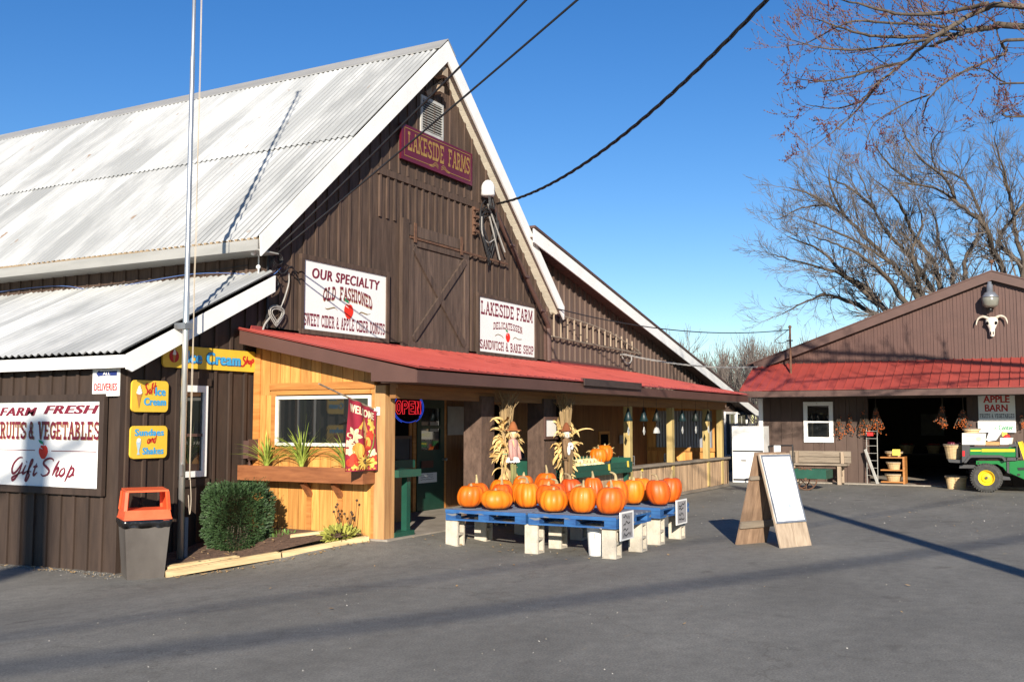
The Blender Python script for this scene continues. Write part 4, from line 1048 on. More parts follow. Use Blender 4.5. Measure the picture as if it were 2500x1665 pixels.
for sx in (-1,1): m.prism([rot2(BC,BA,sx*.25,-.2,zb_+.825),rot2(BC,BA,sx*.25,.2,zb_+.825),rot2(BC,BA,sx*.232,.17,zb_+1.04),rot2(BC,BA,sx*.232,-.17,zb_+1.04)], (.006,.0,.0))
m.prism([rot2(BC,BA,-.245,-.21,zb_+1.045),rot2(BC,BA,.245,-.21,zb_+1.045),rot2(BC,BA,.245,.21,zb_+1.06),rot2(BC,BA,-.245,.21,zb_+1.06)], (0,0,.022))
m.build('hood', TRASHR, can)

fp = (9.6,10.2)
pole = thing('flagpole', 'tall thin whitish flagpole with halyard in front of the shed', 'flagpole', (fp[0],fp[1],-.06))
m = MB(); m.tube([(fp[0],fp[1],-.06),(fp[0],fp[1],3.4),(fp[0],fp[1],3.42),(fp[0],fp[1],6.6),(fp[0],fp[1],6.62),(fp[0],fp[1],10.45)], [.042,.039,.034,.031,.026,.021], 14); m.ball((fp[0],fp[1],10.5),.06)
m.build('pole', POLEM, pole, smooth=True)
m = MB(); m.box(fp[0]+.045,fp[0]+.1,fp[1]-.03,fp[1]+.03,-.06,.46); m.build('ground_post', mt('blue_grey_steel',(.12,.15,.19),rough=.5), pole)
m = MB()
for dx in (.085,.105):
    P = [(fp[0]+dx*.85+R.uniform(-.006,.006), fp[1]-.055+R.uniform(-.006,.006), .95+9.3*i/14) for i in range(15)]; m.tube(P, .0055, 4)
P = smooth_pts([(fp[0]+.08,fp[1]-.05,1.1),(fp[0]+.11,fp[1]-.06,.7),(fp[0]+.1,fp[1]-.05,.5),(fp[0]+.07,fp[1]-.05,.75)],4); m.tube(P,.006,4)
m.build('halyard', mt('old_rope',(.42,.36,.28),rough=.9), pole)
m = MB(); m.box(fp[0]-.07,fp[0]+.07,fp[1]-.06,GY-.26,2.92,3.0); m.build('wall_bracket', STEELG, pole)
m = MB(); m.box(fp[0]-.055,fp[0]-.03,fp[1]-.05,fp[1]-.02,1.0,1.15); m.build('cleat', STEELG, pole)

def leafy(mb, c, sx, sy, sz, n, size, p=3.0, z0=.0):
    for i in range(n):
        # points near the skin of a rounded block, thinner inside
        while True:
            x, y, z = R.uniform(-1,1), R.uniform(-1,1), R.uniform(-1,1)
            q = abs(x)**p+abs(y)**p+abs(z)**p
            if q < 1 and q > R.random()**.35*.95: break
        lump = 1+.10*math.sin(7*x+3*y)*math.sin(6*z+2*x)+.05*math.sin(15*y+11*z)
        wob = (1-.16*max(0,-z))
        P = Vector((c[0]+x*sx*lump*wob, c[1]+y*sy*lump*wob, c[2]+z*sz*lump))
        d = Vector((x/sx+R.uniform(-.8,.8), y/sy+R.uniform(-.8,.8), z/sz*.6+R.uniform(-.3,1.1))).normalized()
        a = d.orthogonal().normalized(); a.rotate(Matrix.Rotation(R.uniform(0,6.28),3,d)); L = size*R.uniform(.6,1.4); w_ = L*.2
        mb.add([P-a*w_, P+a*w_, P+a*w_*.6+d*L, P-a*w_*.6+d*L], [(0,1,2,3)])
bc = (10.34,9.92,0)
bush = thing('yew_bush', 'clipped dark green yew bush beside the flagpole', 'bush', (bc[0],bc[1],-.0))
m = MB(); leafy(m, (bc[0],bc[1],.4), .365,.365,.44, 22000, .03, 5)
for i in range(320):
    a = R.uniform(0,6.28); q = .38*R.random()**.4; b = Vector((bc[0]+q*math.cos(a),bc[1]+q*math.sin(a),.68+.14*R.random()))
    if R.random() < .4: b = Vector((bc[0]+.36*math.cos(a),bc[1]+.36*math.sin(a),R.uniform(.1,.75)))
    d = Vector((math.cos(a)*.6*q/.4,math.sin(a)*.6*q/.4,1)).normalized(); L = R.uniform(.05,.15)
    for k in range(10):
        p = b+d*L*k/9; e = d.orthogonal().normalized(); e.rotate(Matrix.Rotation(R.uniform(0,6.28),3,d)); w_ = .005; e2 = e.cross(d)*w_; t = p+e*.022+d*.012; m.add([p-e2,p+e2,t+e2*.5,t-e2*.5],[(0,1,2,3)])
m.build('foliage', YEW, bush)
m = MB()
for i in range(9):
    a = i*.7; m.tube([(bc[0]+.05*math.cos(a),bc[1]+.05*math.sin(a),-.05),(bc[0]+.15*math.cos(a),bc[1]+.15*math.sin(a),.2),(bc[0]+.12*math.cos(a),bc[1]+.12*math.sin(a),.3)],[.02,.013,.006],5)
m.build('stem', BARK, bush)
tl = [((9.02,9.83),(10.28,9.12),.075,'long split landscape timber edging the bed near the litter bin'),((9.1,9.9),(9.9,9.47),.12,'short upper timber stacked on the bed edging by flagpole'),((10.3,9.1),(11.2,8.38),.065,'right-hand timber of bed edging curving towards the corner post'),((10.75,9.35),(11.22,8.85),.13,'inner pale timber lying in planting bed under flower box')]
for (a, b, h, lb) in tl:
    m = MB(); za, zb2 = gz(*a)+h/2, gz(*b)+h/2
    m.bar((a[0],a[1],za),(b[0],b[1],zb2),.11,h); m.bar((a[0]+.02,a[1]+.012,za+h*.52),(b[0]-.03,b[1]+.02,zb2+h*.51),.07,.012)
    tag(m.build('landscape_timber', TIMBER), lb, 'timber', 'timbers edging the planting bed')
m = MB(); leafy(m, (11.05,8.75,.17), .22,.22,.1, 420, .07, 2.0); tag(m.build('low_plant', mt('yellowing_leaf',(.2,.23,.03),(.42,.4,.09),scale=4,rv=.3)), 'low yellow green plant at the foot of pine wall', 'plant')
m = MB()
for i in range(9):
    a = R.uniform(0,6.28); b = (11.08+R.uniform(-.08,.08),8.68+R.uniform(-.14,.14)); t = (b[0]+.12*math.cos(a),b[1]+.12*math.sin(a),.38+R.uniform(.0,.28))
    m.tube([(b[0],b[1],.08),((b[0]+t[0])/2+.02,(b[1]+t[1])/2,.28),t],[.006,.005,.004],4); m.ball(t,.019,n=6,k=4)
tag(m.build('dead_flower_stalks', mt('dead_brown_stalk',(.06,.035,.02),rough=.9)), 'dry dark seed-headed stalks behind the low yellow plant', 'plant')
m = MB(); m.ball((11.12,9.0,.13),.13,.1,.1,10,7); tag(m.build('garden_rock', WALLROCK), 'grey stone in the bed below the flower box bracket', 'rock')
m = MB(); leafy(m, (10.85,9.6,.12), .2,.14,.04, 160, .06, 2.0); tag(m.build('ground_sprouts', mt('weed_green',(.07,.16,.03),(.16,.26,.06),scale=4,rv=.3)), 'small green sprouts in mulch right of the yew bush', 'plant')
leafm = [mt('fallen_leaf_tan',(.32,.2,.09),(.5,.34,.16),scale=4,rv=.3)]
m = MB()
for i in range(520):
    q = R.random()
    if q < .35: x, y = 8.85-abs(R.gauss(0,.12)), R.uniform(10.3,13.5)
    elif q < .6:
        t = R.random(); x, y = 9.0+2.2*t-R.uniform(0,.2), 9.8-1.45*t-R.uniform(0,.15)
    elif q < .75: x, y = R.uniform(9.3,11.1), R.uniform(9.3,10.4)
    elif R.random() < .3: x, y = R.uniform(3,24), R.uniform(-1,7.4)
    else: x, y = R.uniform(11.4,14.6), R.uniform(4.9,8.0)
    if q < .75 and q >= .6: z = gz(x,y)+.16
    else: z = gz(x,y)+.012
    a = R.uniform(0,6.28); L = R.uniform(.012,.035); c, s = math.cos(a)*L, math.sin(a)*L
    m.add([(x-c,y-s,z),(x+s*.5,y-c*.5,z+.008),(x+c,y+s,z+.012),(x-s*.5,y+c*.5,z+.004)], [(0,1,2,3)])
o = tag(m.build('fallen_leaves', leafm[0], loc=(0,0,0)), 'scattered tan fallen leaves along the wall foot and asphalt', 'fallen leaves'); struct(o, 'stuff')

m = MB()
for i in range(1500):
    q = R.random()
    if q < .3: x, y = 8.9-abs(R.gauss(0,.16)), R.uniform(10.3,14)
    elif q < .5: x, y = 29.3-abs(R.gauss(0,.25)), R.uniform(-2,8)
    else: x, y = R.uniform(3,26), R.uniform(-4,7.6)
    z = gz(x,y); s = R.uniform(.003,.009)*(1.6 if x > 18 else 1); a = R.uniform(0,6.28); c, d = math.cos(a)*s, math.sin(a)*s
    m.add([(x+c,y+d,z),(x-d,y+c,z),(x-c,y-d,z),(x+d*.5,y-c*.8,z+s)],[(0,1,3),(1,2,3),(2,0,3)])
o = tag(m.build('grit', mt('pale_stone_grit',(.2,.19,.17),(.5,.48,.43),scale=3,rv=.4), loc=(0,0,0)), 'loose pale grit scattered over the worn asphalt', 'grit'); struct(o, 'stuff')
# ---------------------------------------------------------------- pumpkin stand
def make_pallet():
    t = thing('blue_pallet', 'x', 'pallet')
    W, D = 1.2, 1.23
    m = MB()
    for i in range(7): x = i*(W-.13)/6; m.box(x,x+.13,0,D,.122,.145)
    m.build('deck', PALTOP, t)
    m = MB()
    for x in (0,W/2-.05,W-.1): m.box(x,x+.1,0,D,0,.02)
    for y in (0,D/2-.05,D-.1):
        m.box(.1,W/2-.05,y,y+.1,.0,.02); m.box(W/2+.05,W-.1,y,y+.1,0,.02)
    m.box(0,.012,0,D,.101,.146) if False else None
    for y in (0,D/2-.05,D-.1): m.box(-.004,W+.004,y-.002,y+.102,.1,.121)
    m.box(-.008,-.0045,-.003,D+.003,.1,.145)
    m.build('board', PALLET, t)
    for x in (0,W/2-.06,W-.14):
        for y in (0,D/2-.06,D-.16):
            m = MB(); m.box(x,x+.14,y,y+.16,.021,.0995); m.build('block', PALLET, t)
    return t
pal = make_pallet()
ZP = .375
spots = [((11.76,6.27),'left front blue pallet of pumpkins, nearest the shop door'),((11.76,5.0),'right front blue pallet holding the deep orange pumpkin'),((13.36,5.02),'rear blue pallet on the right, behind the front ones'),((13.36,6.3),'rear blue pallet mostly hidden behind pumpkins on the left')]
for i, (p, lb) in enumerate(spots):
    o = pal if i == 0 else dup(pal); o.location = (p[0],p[1],ZP); o['label'] = lb; o['group'] = 'blue pallets on concrete blocks'
def make_block(x, y):
    m = MB(); h, w_, d = ZP-.002, .19, .19; k = .032
    m.box(x,x+k,y,y+w_,0,h); m.box(x+d-k,x+d,y,y+w_,0,h)
    for z in (0,h/2-k/2,h-k): m.box(x+k,x+d-k,y+.001,y+w_-.001,z+.001,z+k-.001)
    return m.build('concrete_block', BLOCK)
bl = [(11.79,7.33,'front left corner of pumpkin stand'),(11.79,6.11,'front middle, under the joint of two pallets'),(11.82,5.03,'front right corner, beside white bucket'),(12.5,7.3,'second row at left, behind the front left block'),(12.42,6.08,'second row at middle behind the front middle block'),(12.62,5.0,'right side under the price sign pallet'),(13.45,5.06,'front corner of the rear right pallet'),(14.28,5.05,'far right corner of the rear pallet'),(13.45,6.25,'in shade under the rear pallet, middle'),(13.5,7.2,'in shade under the rear pallet, far left'),(14.3,6.4,'deepest in shade under rear pallets')]
b0 = None
for i, (x, y, lb) in enumerate(bl):
    if b0 is None: o = make_block(x, y); b0 = o; bx_, by_ = x, y
    else: o = dup(b0); o.location = b0.location + Vector((x-bx_, y-by_, 0))
    tag(o, 'upright concrete block '+lb, 'concrete block', 'concrete blocks under the pallets')
m = MB(); prof = [(.0,0),(.1,0),(.118,.30),(.124,.305),(.124,.325),(.118,.33),(.12,.36),(.112,.36),(.1,.05),(0,.05)]; m.lathe(prof, (12.06,5.4,0), 20)
bk_ = tag(m.build('plastic_bucket', flat('white_plastic',(.75,.75,.73)), smooth=False), 'white plastic bucket on the asphalt under the front pallet', 'bucket')
m = MB(); m.tube([(12.06-.13*math.cos(a),5.4-.03,.29-.2*math.sin(a)) for a in [i*math.pi/10 for i in range(11)]],.004,4); m.build('handle', STEELG, bk_)
def pumpkin(x, y, dia, h, z, stem, label, ribs=11, lean=0.0):
    m = MB(); nseg, nr = ribs*6, 14; vs = []
    ph1, ph2, l1, l2, l3, fl_, tx_, ty_ = R.uniform(0,6.28), R.uniform(0,6.28), R.uniform(-.04,.04), R.uniform(-.025,.025), R.uniform(-.05,.05), R.uniform(.88,1.1), R.uniform(-.1,.1), R.uniform(-.12,.12)
    ph0 = R.uniform(0,6.28); a1, a2 = R.uniform(-.05,.05), R.uniform(-.04,.04)
    for j in range(nr+1):
        t = math.pi*j/nr; s, c = math.sin(t), math.cos(t)
        rr = dia/2*(s**.82 if s > 0 else 0)*(1+a1*c)
        dimple = .09*h*(math.exp(-((t)/.4)**2)) - .05*h*math.exp(-((math.pi-t)/.4)**2)
        for k in range(nseg):
            a = 2*math.pi*k/nseg
            rib = 1-.075*(abs(math.cos(ribs*a/2+ph0))**6)*(.35+.65*s) + .02*math.sin(a*2+ph0)
            lump = 1+l1*math.sin(2*a+ph1)*s+l2*math.sin(3*a+ph0+2*t)+l3*math.cos(a-ph2)*c
            flat_ = min(1, fl_/max(.2,math.cos(a-ph2))) if math.cos(a-ph2) > 0 else 1
            zz = h/2+(h/2*c-dimple); vs.append((x+rr*rib*lump*flat_*math.cos(a)+tx_*(zz-h/2), y+rr*rib*lump*flat_*math.sin(a)*(1+a2)+ty_*(zz-h/2), z+max(0,zz)+.0))
    m.add(vs, [(j*nseg+k,(j+1)*nseg+k,(j+1)*nseg+(k+1)%nseg,j*nseg+(k+1)%nseg) for j in range(nr) for k in range(nseg)], R.random())
    o = tag(m.build('pumpkin', PUMPK, smooth=True), label, 'pumpkin', 'pumpkins for sale')
    zt = z+h-.075*h; L, kind = stem; L *= .82; s = MB(); x += tx_*h*.45; y += ty_*h*.45
    if kind == 'stub': P = [(0,0,-.03),(0,0,L*.6),(.01,0,L)]
    elif kind == 'up': P = [(0,0,-.03),(.0,0,L*.35),(R.uniform(-.02,.02),R.uniform(-.02,.02),L)]
    elif kind == 'left': P = [(0,0,-.03),(0,.005,L*.5),(0,.035,L*.85),(0,.085,L)]
    elif kind == 'right': P = [(0,0,-.03),(0,-.005,L*.5),(0,-.035,L*.85),(0,-.09,L*.95)]
    else: P = [(0,0,-.03),(0,.01,L*.7),(0,.05,L),(0,.11,L*.95),(0,.14,L*.7)]
    n = len(P); P = smooth_pts([(x+a,y+b,zt+c) for a,b,c in P],3)
    rad = [.024*(1-.55*i/(len(P)-1))+.014*math.exp(-(i/1.5)**2) for i in range(len(P))]
    rad[-1] *= 1.15
    s.tube(P, rad, 7); s.build('stem', STEM, o)
    return o
T = ZP+.146
PK = [(12.05,7.29,.37,.33,(.03,'stub'),'scarred orange pumpkin with short stub stem at left front corner'),
(11.99,6.84,.44,.285,(.02,'stub'),'widest flattest pumpkin, second from left in front row'),
(12.37,6.57,.345,.375,(.09,'hook'),'pumpkin with pale blotch and thick pale arching stem'),
(12.3,6.2,.37,.36,(.05,'stub'),'pumpkin half hidden behind left shoulder of front middle pumpkin'),
(11.99,5.98,.4,.325,(.025,'stub'),'front middle pumpkin with deep ribs and small stub stem'),
(11.99,5.56,.365,.375,(.1,'up'),'tall smooth pumpkin just left of the deep orange one'),
(11.99,5.17,.375,.38,(.12,'up'),'deepest orange pumpkin with pointed stem at right front corner'),
(13.62,5.52,.34,.385,(.05,'stub'),'pumpkin on the rear right pallet, left of the largest there'),
(13.64,5.15,.36,.39,(.1,'left'),'largest pumpkin on the rear right pallet above price sign'),
(14.1,5.14,.34,.4,(.14,'up'),'pumpkin with tall tan stem at far right end'),
(14.15,5.6,.33,.38,(.13,'up'),'pumpkin with straight stem behind the two on rear right pallet'),
(12.75,5.42,.34,.43,(.13,'left'),'pumpkin with long left-curling stem behind the deep orange one'),
(12.4,5.4,.28,.34,(.04,'stub'),'mostly hidden pumpkin between the tall smooth and deep orange ones'),
(13.6,6.13,.29,.4,(.11,'up'),'smaller back-row pumpkin with spike stem in front of green bin'),
(13.0,6.2,.31,.41,(.09,'left'),'back-row pumpkin with hooked stem below the right scarecrow'),
(12.66,6.27,.28,.36,(.07,'left'),'pumpkin with grey bent stem behind the front middle one'),
(13.25,6.72,.3,.39,(.06,'up'),'middle-row pumpkin right of the arching pale stem'),
(14.15,7.2,.36,.42,(.15,'up'),'rearmost pumpkin with dark mouth-like mark and grey stem'),
(13.6,7.3,.33,.4,(.06,'stub'),'back-row pumpkin below the left scarecrow'),
(12.85,6.93,.3,.34,(.04,'stub'),'hidden pumpkin tucked behind the pale-blotched one'),
(12.95,7.3,.36,.37,(.05,'up'),'back pumpkin left of the scarecrow foot'),
(12.42,7.0,.33,.34,(.09,'up'),'pumpkin with upright stem right behind the widest one'),
(12.52,7.45,.34,.34,(.14,'up'),'pumpkin with tall thin stem behind the scarred left one'),
(12.36,5.83,.3,.29,(.1,'right'),'small dark orange pumpkin in gap behind front row')]
for q in PK: pumpkin(q[0],q[1],q[2],q[3],T,q[4],q[5], R.choice((9,10,11,12)))
def price_sign(a, b, Y, lb):
    p = onY(a[0],a[1],Y); q = onY(b[0],b[1],Y); f = Face((p.x,Y,q.z), GU, GN); W, H = q.x-p.x, p.z-q.z
    t = thing('price_sign', lb, 'price sign', tuple(f.P(W/2,0)), 'price signs on the pumpkin pallets')
    m = MB(); f.slabbox(m,0,W,0,H,0,.012); m.build('board', SIGNW, t)
    m = MB(); g2 = Face(f.P(0,0,.012), GU, GN); g2.put(m,[rect(W*.1,W*.9,H*.06,H*.94)],.002); m.build('sheet', PAPERG, t)
    m = MB()
    for i in range(4):
        y = H*(.8-.2*i); x = W*.2; P = []
        while x < W*R.uniform(.6,.85): P.append((x, y+R.uniform(-.08,.08)*H)); x += W*.07
        g2.put(m,[stroke(P, W*.035)],.005)
    m.build('handwriting', INK, t)
price_sign((1424,1178),(1455,1236),4.96,'handwritten price sign hung on the front right pallet')
price_sign((1553,1150),(1578,1201),4.99,'handwritten price sign hung on the rear right pallet')

# ---------------------------------------------------------------- corn shocks and scarecrows
def leaf_strip(mb, p, d, L, w_, droop, fold=.3):
    k = 7; p = Vector(p); d = Vector(d).normalized(); vs = []; side = d.cross(Vector((0,0,1)))
    if side.length < .1: side = Vector((1,0,0))
    side.normalize(); side.rotate(Matrix.Rotation(R.uniform(-1.2,1.2),3,d)); q = p.copy(); step = L/k; v = d.copy(); tw = R.uniform(-.35,.35)
    for j in range(k+1):
        t = j/k; ww = w_*(math.sin(math.pi*min(1,.15+.85*t))**.7)*(1-.2*t)+.002
        up = v.cross(side).normalized()
        vs += [q-side*ww+up*ww*fold, q-up*ww*fold, q+side*ww+up*ww*fold]
        q = q+v*step; v = (v+Vector((R.uniform(-.32,.32),R.uniform(-.32,.32),-droop*(.3+t)))).normalized(); side.rotate(Matrix.Rotation(tw,3,v))
    mb.add(vs, [(3*j+e,3*j+1+e,3*j+4+e,3*j+3+e) for j in range(k) for e in (0,1)])
def shock(c, label):
    t = thing('corn_shock', label, 'corn shock', c, 'corn shocks tied to the porch posts')
    m = MB()
    for i in range(26):
        a = R.uniform(0,6.28); r_ = R.uniform(.02,.13); r2 = r_*.7; b = R.uniform(0,6.28)
        m.tube([(c[0]+r_*math.cos(a),c[1]+r_*math.sin(a)*.7,c[2]),(c[0]+r2*math.cos(a),c[1]+r2*math.sin(a)*.7,c[2]+1.0),(c[0]+r_*math.cos(b)*1.1,c[1]+r_*math.sin(b)*.7,c[2]+1.75+R.uniform(-.15,.25))],[.014,.012,.005],5)
    m.build('stalk', mt('dry_corn_stalk',(.34,.22,.09),(.55,.4,.2),st=(3,3,1),scale=5,rough=.8,rv=.2) if not bpy.data.materials.get('dry_corn_stalk') else bpy.data.materials['dry_corn_stalk'], t)
    m = MB()
    for i in range(75):
        z = R.uniform(.1,1.3); a = R.uniform(0,6.28); r_ = .13*(1-.35*min(1,z)); d = Vector((math.cos(a)*.7,math.sin(a)*.7-.2,R.uniform(-1.2,.3)))
        leaf_strip(m, (c[0]+r_*math.cos(a),c[1]+r_*math.sin(a)*.7,c[2]+z), d, R.uniform(.12,.27), R.uniform(.016,.03), R.uniform(.1,.6), .5)
    for i in range(70):
        z = R.uniform(1.0,1.5); a = R.uniform(0,6.28); r_ = .1; d = Vector((math.cos(a)*1.0,math.sin(a)*.8-.1,R.uniform(-.3,1.6)))
        leaf_strip(m, (c[0]+r_*math.cos(a),c[1]+r_*math.sin(a)*.7,c[2]+z), d, R.uniform(.12,.3) if i % 9 else .48, R.uniform(.018,.036), R.uniform(.2,.8), .6)
    m.build('husk_leaves', HUSK, t)
    m = MB()
    for i in range(60):
        a = R.uniform(0,6.28); r_ = R.uniform(.02,.12); b = R.uniform(0,6.28); e = R.uniform(.05,.28)
        m.tube([(c[0]+r_*math.cos(a),c[1]+r_*math.sin(a)*.7,c[2]+1.5),(c[0]+r_*math.cos(a)*1.4,c[1]+r_*math.sin(a),c[2]+1.8),(c[0]+r_*math.cos(a)+e*math.cos(b),c[1]+r_*math.sin(a)+e*.6*math.sin(b),c[2]+R.uniform(1.9,2.1))],[.007,.006,.003],4)
    m.build('tassel', HUSKD, t)
    m = MB()
    P = [(c[0]+.14*math.cos(a),c[1]+.11*math.sin(a),c[2]+1.08) for a in [i*math.pi/8 for i in range(17)]]; m.tube(P,.006,4)
    m.build('twine', flat('green_twine',(.2,.42,.26)), t)
    return t
shock((14.02,7.82,.12),'corn shock tied to left clad porch post with pink scarecrow')
shock((16.12,7.8,.12),'corn shock tied to right clad porch post with brown scarecrow')
SKINC = mt('scarecrow_muslin',(.62,.5,.34),var=.1); EYEB = flat('black_felt',(.01,.01,.01))
def doll(c, label, coat, legs, hat, skirt, face, boy):
    t = thing('scarecrow_doll', label, 'scarecrow', c)
    x, y, z = c
    m = MB()
    for s in (-1,1):
        m.tube([(x+s*.035,y,z),(x+s*.038,y-.01,z+.15),(x+s*.03,y,z+.38)],[.03,.028,.035],8); m.ball((x+s*.037,y-.03,z+.012),.03,.05,.022)
    m.build('legs', legs, t, smooth=True)
    m = MB(); prof = [(.0,.33),(.095,.33),(.1,.4),(.088,.52),(.1,.62),(.085,.68),(.03,.71),(0,.71)]; m.lathe(prof,(x,y,z),14,sy=.7)
    for s in (-1,1): m.tube([(x+s*.085,y,z+.66),(x+s*.125,y-.03,z+.52),(x+s*.13,y-.05,z+.38)],[.035,.032,.03],8)
    m.build('jacket', coat, t, smooth=True)
    m = MB()
    if skirt:
        vs = []; n = 40
        for j,(r_,zz) in enumerate(((.095,.42),(.125,.34))):
            for i in range(n):
                a = 2*math.pi*i/n; q = r_+(.014*math.sin(a*14) if j else 0); vs.append((x+q*math.cos(a),y+q*.75*math.sin(a),z+zz+(.01*math.sin(a*14) if j else 0)))
        m.add(vs,[(i,(i+1)%n,n+(i+1)%n,n+i) for i in range(n)]); m.build('lace_skirt', flat('white_lace',(.74,.72,.66)), t)
    else:
        m.prism([(x-.07,y-.085,z+.1),(x+.07,y-.085,z+.1),(x+.055,y-.085,z+.5),(x-.055,y-.085,z+.5)],(0,.015,0)); m.build('apron', mt('brown_burlap',(.24,.15,.07),rough=.95,bump=.4), t)
        m = MB(); m.ball((x-.02,y-.08,z+.6),.05,.04,.035); m.ball((x+.05,y-.08,z+.56),.03,.03,.06); m.ball((x-.07,y-.08,z+.5),.04,.03,.09); m.build('white_scarf', flat('white_cotton',(.78,.75,.7)), t, smooth=True)
    m = MB(); m.ball((x,y-.01,z+.78),.075,.07,.085,14,10); m.tube([(x,y,z+.68),(x,y,z+.74)],.03,8); hd = m.build('head', face, t, smooth=True)
    m = MB()
    for s in (-1,1): m.ball((x+s*.026,y-.078,z+.8),.011,.006,.014,6,4)
    m.build('eyes', EYEB, hd)
    m = MB(); m.ball((x,y-.082,z+.775),.01,.012,.012,6,4); m.build('nose', flat('orange_felt',(.7,.25,.04)), hd)
    m = MB(); m.tube([(x-.03,y-.073,z+.755),(x,y-.079,z+.745),(x+.03,y-.073,z+.755)],.003,4); m.build('mouth', EYEB, hd)
    m = MB(); m.lathe([(.0,.83),(.13,.825),(.13,.835),(.075,.845),(.06,.9),(.03,.96),(.0,.975)],(x,y,z),14); m.build('hat', hat, t, smooth=True)
    m = MB()
    for i in range(40):
        a = R.uniform(0,6.28); leaf_strip(m,(x+.06*math.cos(a),y+.05*math.sin(a),z+.8),(math.cos(a),math.sin(a),-.6),.1,.004,.3)
    m.build('straw_hair', HUSK, hd)
doll((13.84,7.6,.74),'scarecrow doll in pink knit with white lace skirt and green legs', mt('pink_knit',(.42,.2,.17),(.55,.33,.28),scale=60,rough=.95), mt('olive_stocking',(.2,.19,.07),rough=.9), mt('rust_felt',(.3,.1,.03),rough=.9), True, SKINC, False)
doll((15.74,7.6,.72),'scarecrow doll with brown hat, white scarf and brown burlap apron', mt('brown_cloth',(.2,.12,.06),rough=.95), mt('brown_cloth_legs',(.18,.11,.055),rough=.95), mt('brown_felt_hat',(.2,.06,.02),rough=.9), False, flat('white_stuffed_face',(.78,.74,.66)), True)

# ---------------------------------------------------------------- porch furniture
t = thing('green_side_table', 'dark green T-legged shelf table beside the porch corner post', 'table', (11.85,8.35,.12))
m = MB(); m.box(11.5,12.05,8.1,8.75,.94,1.04); m.build('top', GREENP, t)
m = MB(); m.box(11.84,11.93,8.2,8.29,.19,.94); m.build('leg', GREENP, t)
m = MB(); m.box(11.5,11.98,8.16,8.36,.125,.19); m.build('foot', GREENP, t)
cxr = onY(954,1085,9.3).x
t = thing('green_counter', 'dark green counter in porch shade behind the T-legged table', 'counter', (13.4,9.5,.12))
m = MB(); m.box(12.0,cxr,9.3,9.9,.97,1.1); m.build('top', GREENP, t)
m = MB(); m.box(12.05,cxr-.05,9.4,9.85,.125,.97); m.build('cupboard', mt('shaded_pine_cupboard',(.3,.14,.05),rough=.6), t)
m = MB()
vs = []
for j in range(6):
    for i in range(12):
        a = 2*math.pi*i/12; r_ = (.18,.2,.17,.12,.06,.01)[j]*R.uniform(.85,1.15); vs.append((12.55+r_*math.cos(a),9.6+r_*math.sin(a),1.102+.045*j*R.uniform(.9,1.1)))
m.add(vs,[(j*12+i,j*12+(i+1)%12,(j+1)*12+(i+1)%12,(j+1)*12+i) for j in range(5) for i in range(12)]+[tuple(range(60,72))])
tag(m.build('plastic_bag', mt('clear_crumpled_plastic',(.3,.3,.32),rough=.2,bump=.6)), 'crumpled clear plastic bag on the dark green counter', 'bag')
t = thing('gourd_stand', 'dark green slatted produce stand between clad post and knee wall', 'produce stand', (18,8.5,.12))
m = MB()
m.box(16.66,19.4,7.88,7.91,.69,.79); m.box(16.66,19.4,7.875,7.905,.795,.9); m.box(16.66,16.69,7.91,9.2,.69,.98); m.box(19.37,19.4,7.91,9.2,.69,.98); m.box(16.69,19.37,9.17,9.2,.69,1.02); m.build('tray_side', GREENP, t)
m = MB(); m.box(16.69,19.37,7.91,9.17,.7,.72); m.build('tray_floor', mt('dark_tray',(.02,.03,.025)), t)
for (x,y) in ((16.7,7.95),(19.3,7.95),(16.7,9.1),(19.3,9.1)):
    m = MB(); m.box(x,x+.08,y,y+.08,.125,.69); m.build('leg', GREENP, t)
k = 0
gl = ['at the left end','second from left','third along','fourth along','in the middle','sixth along','seventh along','second from right end','at the right end']
for row in (0,1):
    for i in range(9):
        x = 16.95+i*.16+row*.08; y = 8.05+row*.2; r_ = R.uniform(.075,.095)
        m = MB(); vs = []; n = 24
        for j in range(9):
            tt = math.pi*j/8
            for q in range(n):
                a = 2*math.pi*q/n; rb = 1-.06*abs(math.cos(4*a)); vs.append((x+r_*rb*math.sin(tt)*math.cos(a),y+r_*rb*math.sin(tt)*math.sin(a),.8+.07*row+r_*.8+r_*.8*math.cos(tt)))
        m.add(vs,[(j*n+q,(j+1)*n+q,(j+1)*n+(q+1)%n,j*n+(q+1)%n) for j in range(8) for q in range(n)])
        o = tag(m.build('pale_gourd', GOURD, smooth=True), 'small pale yellow gourd on green stand, %s row, %s' % (('front','back')[row], gl[i]), 'gourd', 'pale gourds on the green stand')
        s = MB(); s.tube([(x,y,.8+.07*row+r_*1.5),(x+R.uniform(-.02,.02),y,.8+.07*row+r_*1.6+.05)],[.014,.008],5); s.build('stem', STEM, o)
pumpkin(18.55,8.25,.36,.34,.86,(.03,'stub'),'orange pumpkin on green stand, left of the pair beside gourds')
pumpkin(18.95,8.3,.36,.38,.88,(.03,'stub'),'orange pumpkin on green stand, right of the pair beside carton')
pumpkin(16.5,9.8,.5,.5,.85,(.03,'stub'),'large orange pumpkin in deep porch shade left of clad post')
t = thing('husk_carton', 'open white carton overflowing with straw husks on green stand', 'carton', (19.2,8.6,.86))
m = MB(); m.box(19.05,19.35,8.35,8.65,.86,1.1); m.build('box', CARD, t)
m = MB()
for i in range(90): leaf_strip(m,(19.2+R.uniform(-.14,.14),8.5+R.uniform(-.13,.13),1.08),(R.uniform(-1,1),R.uniform(-1,1),R.uniform(.2,1.2)),R.uniform(.1,.26),.009,.3)
m.build('straw', HUSK, t)
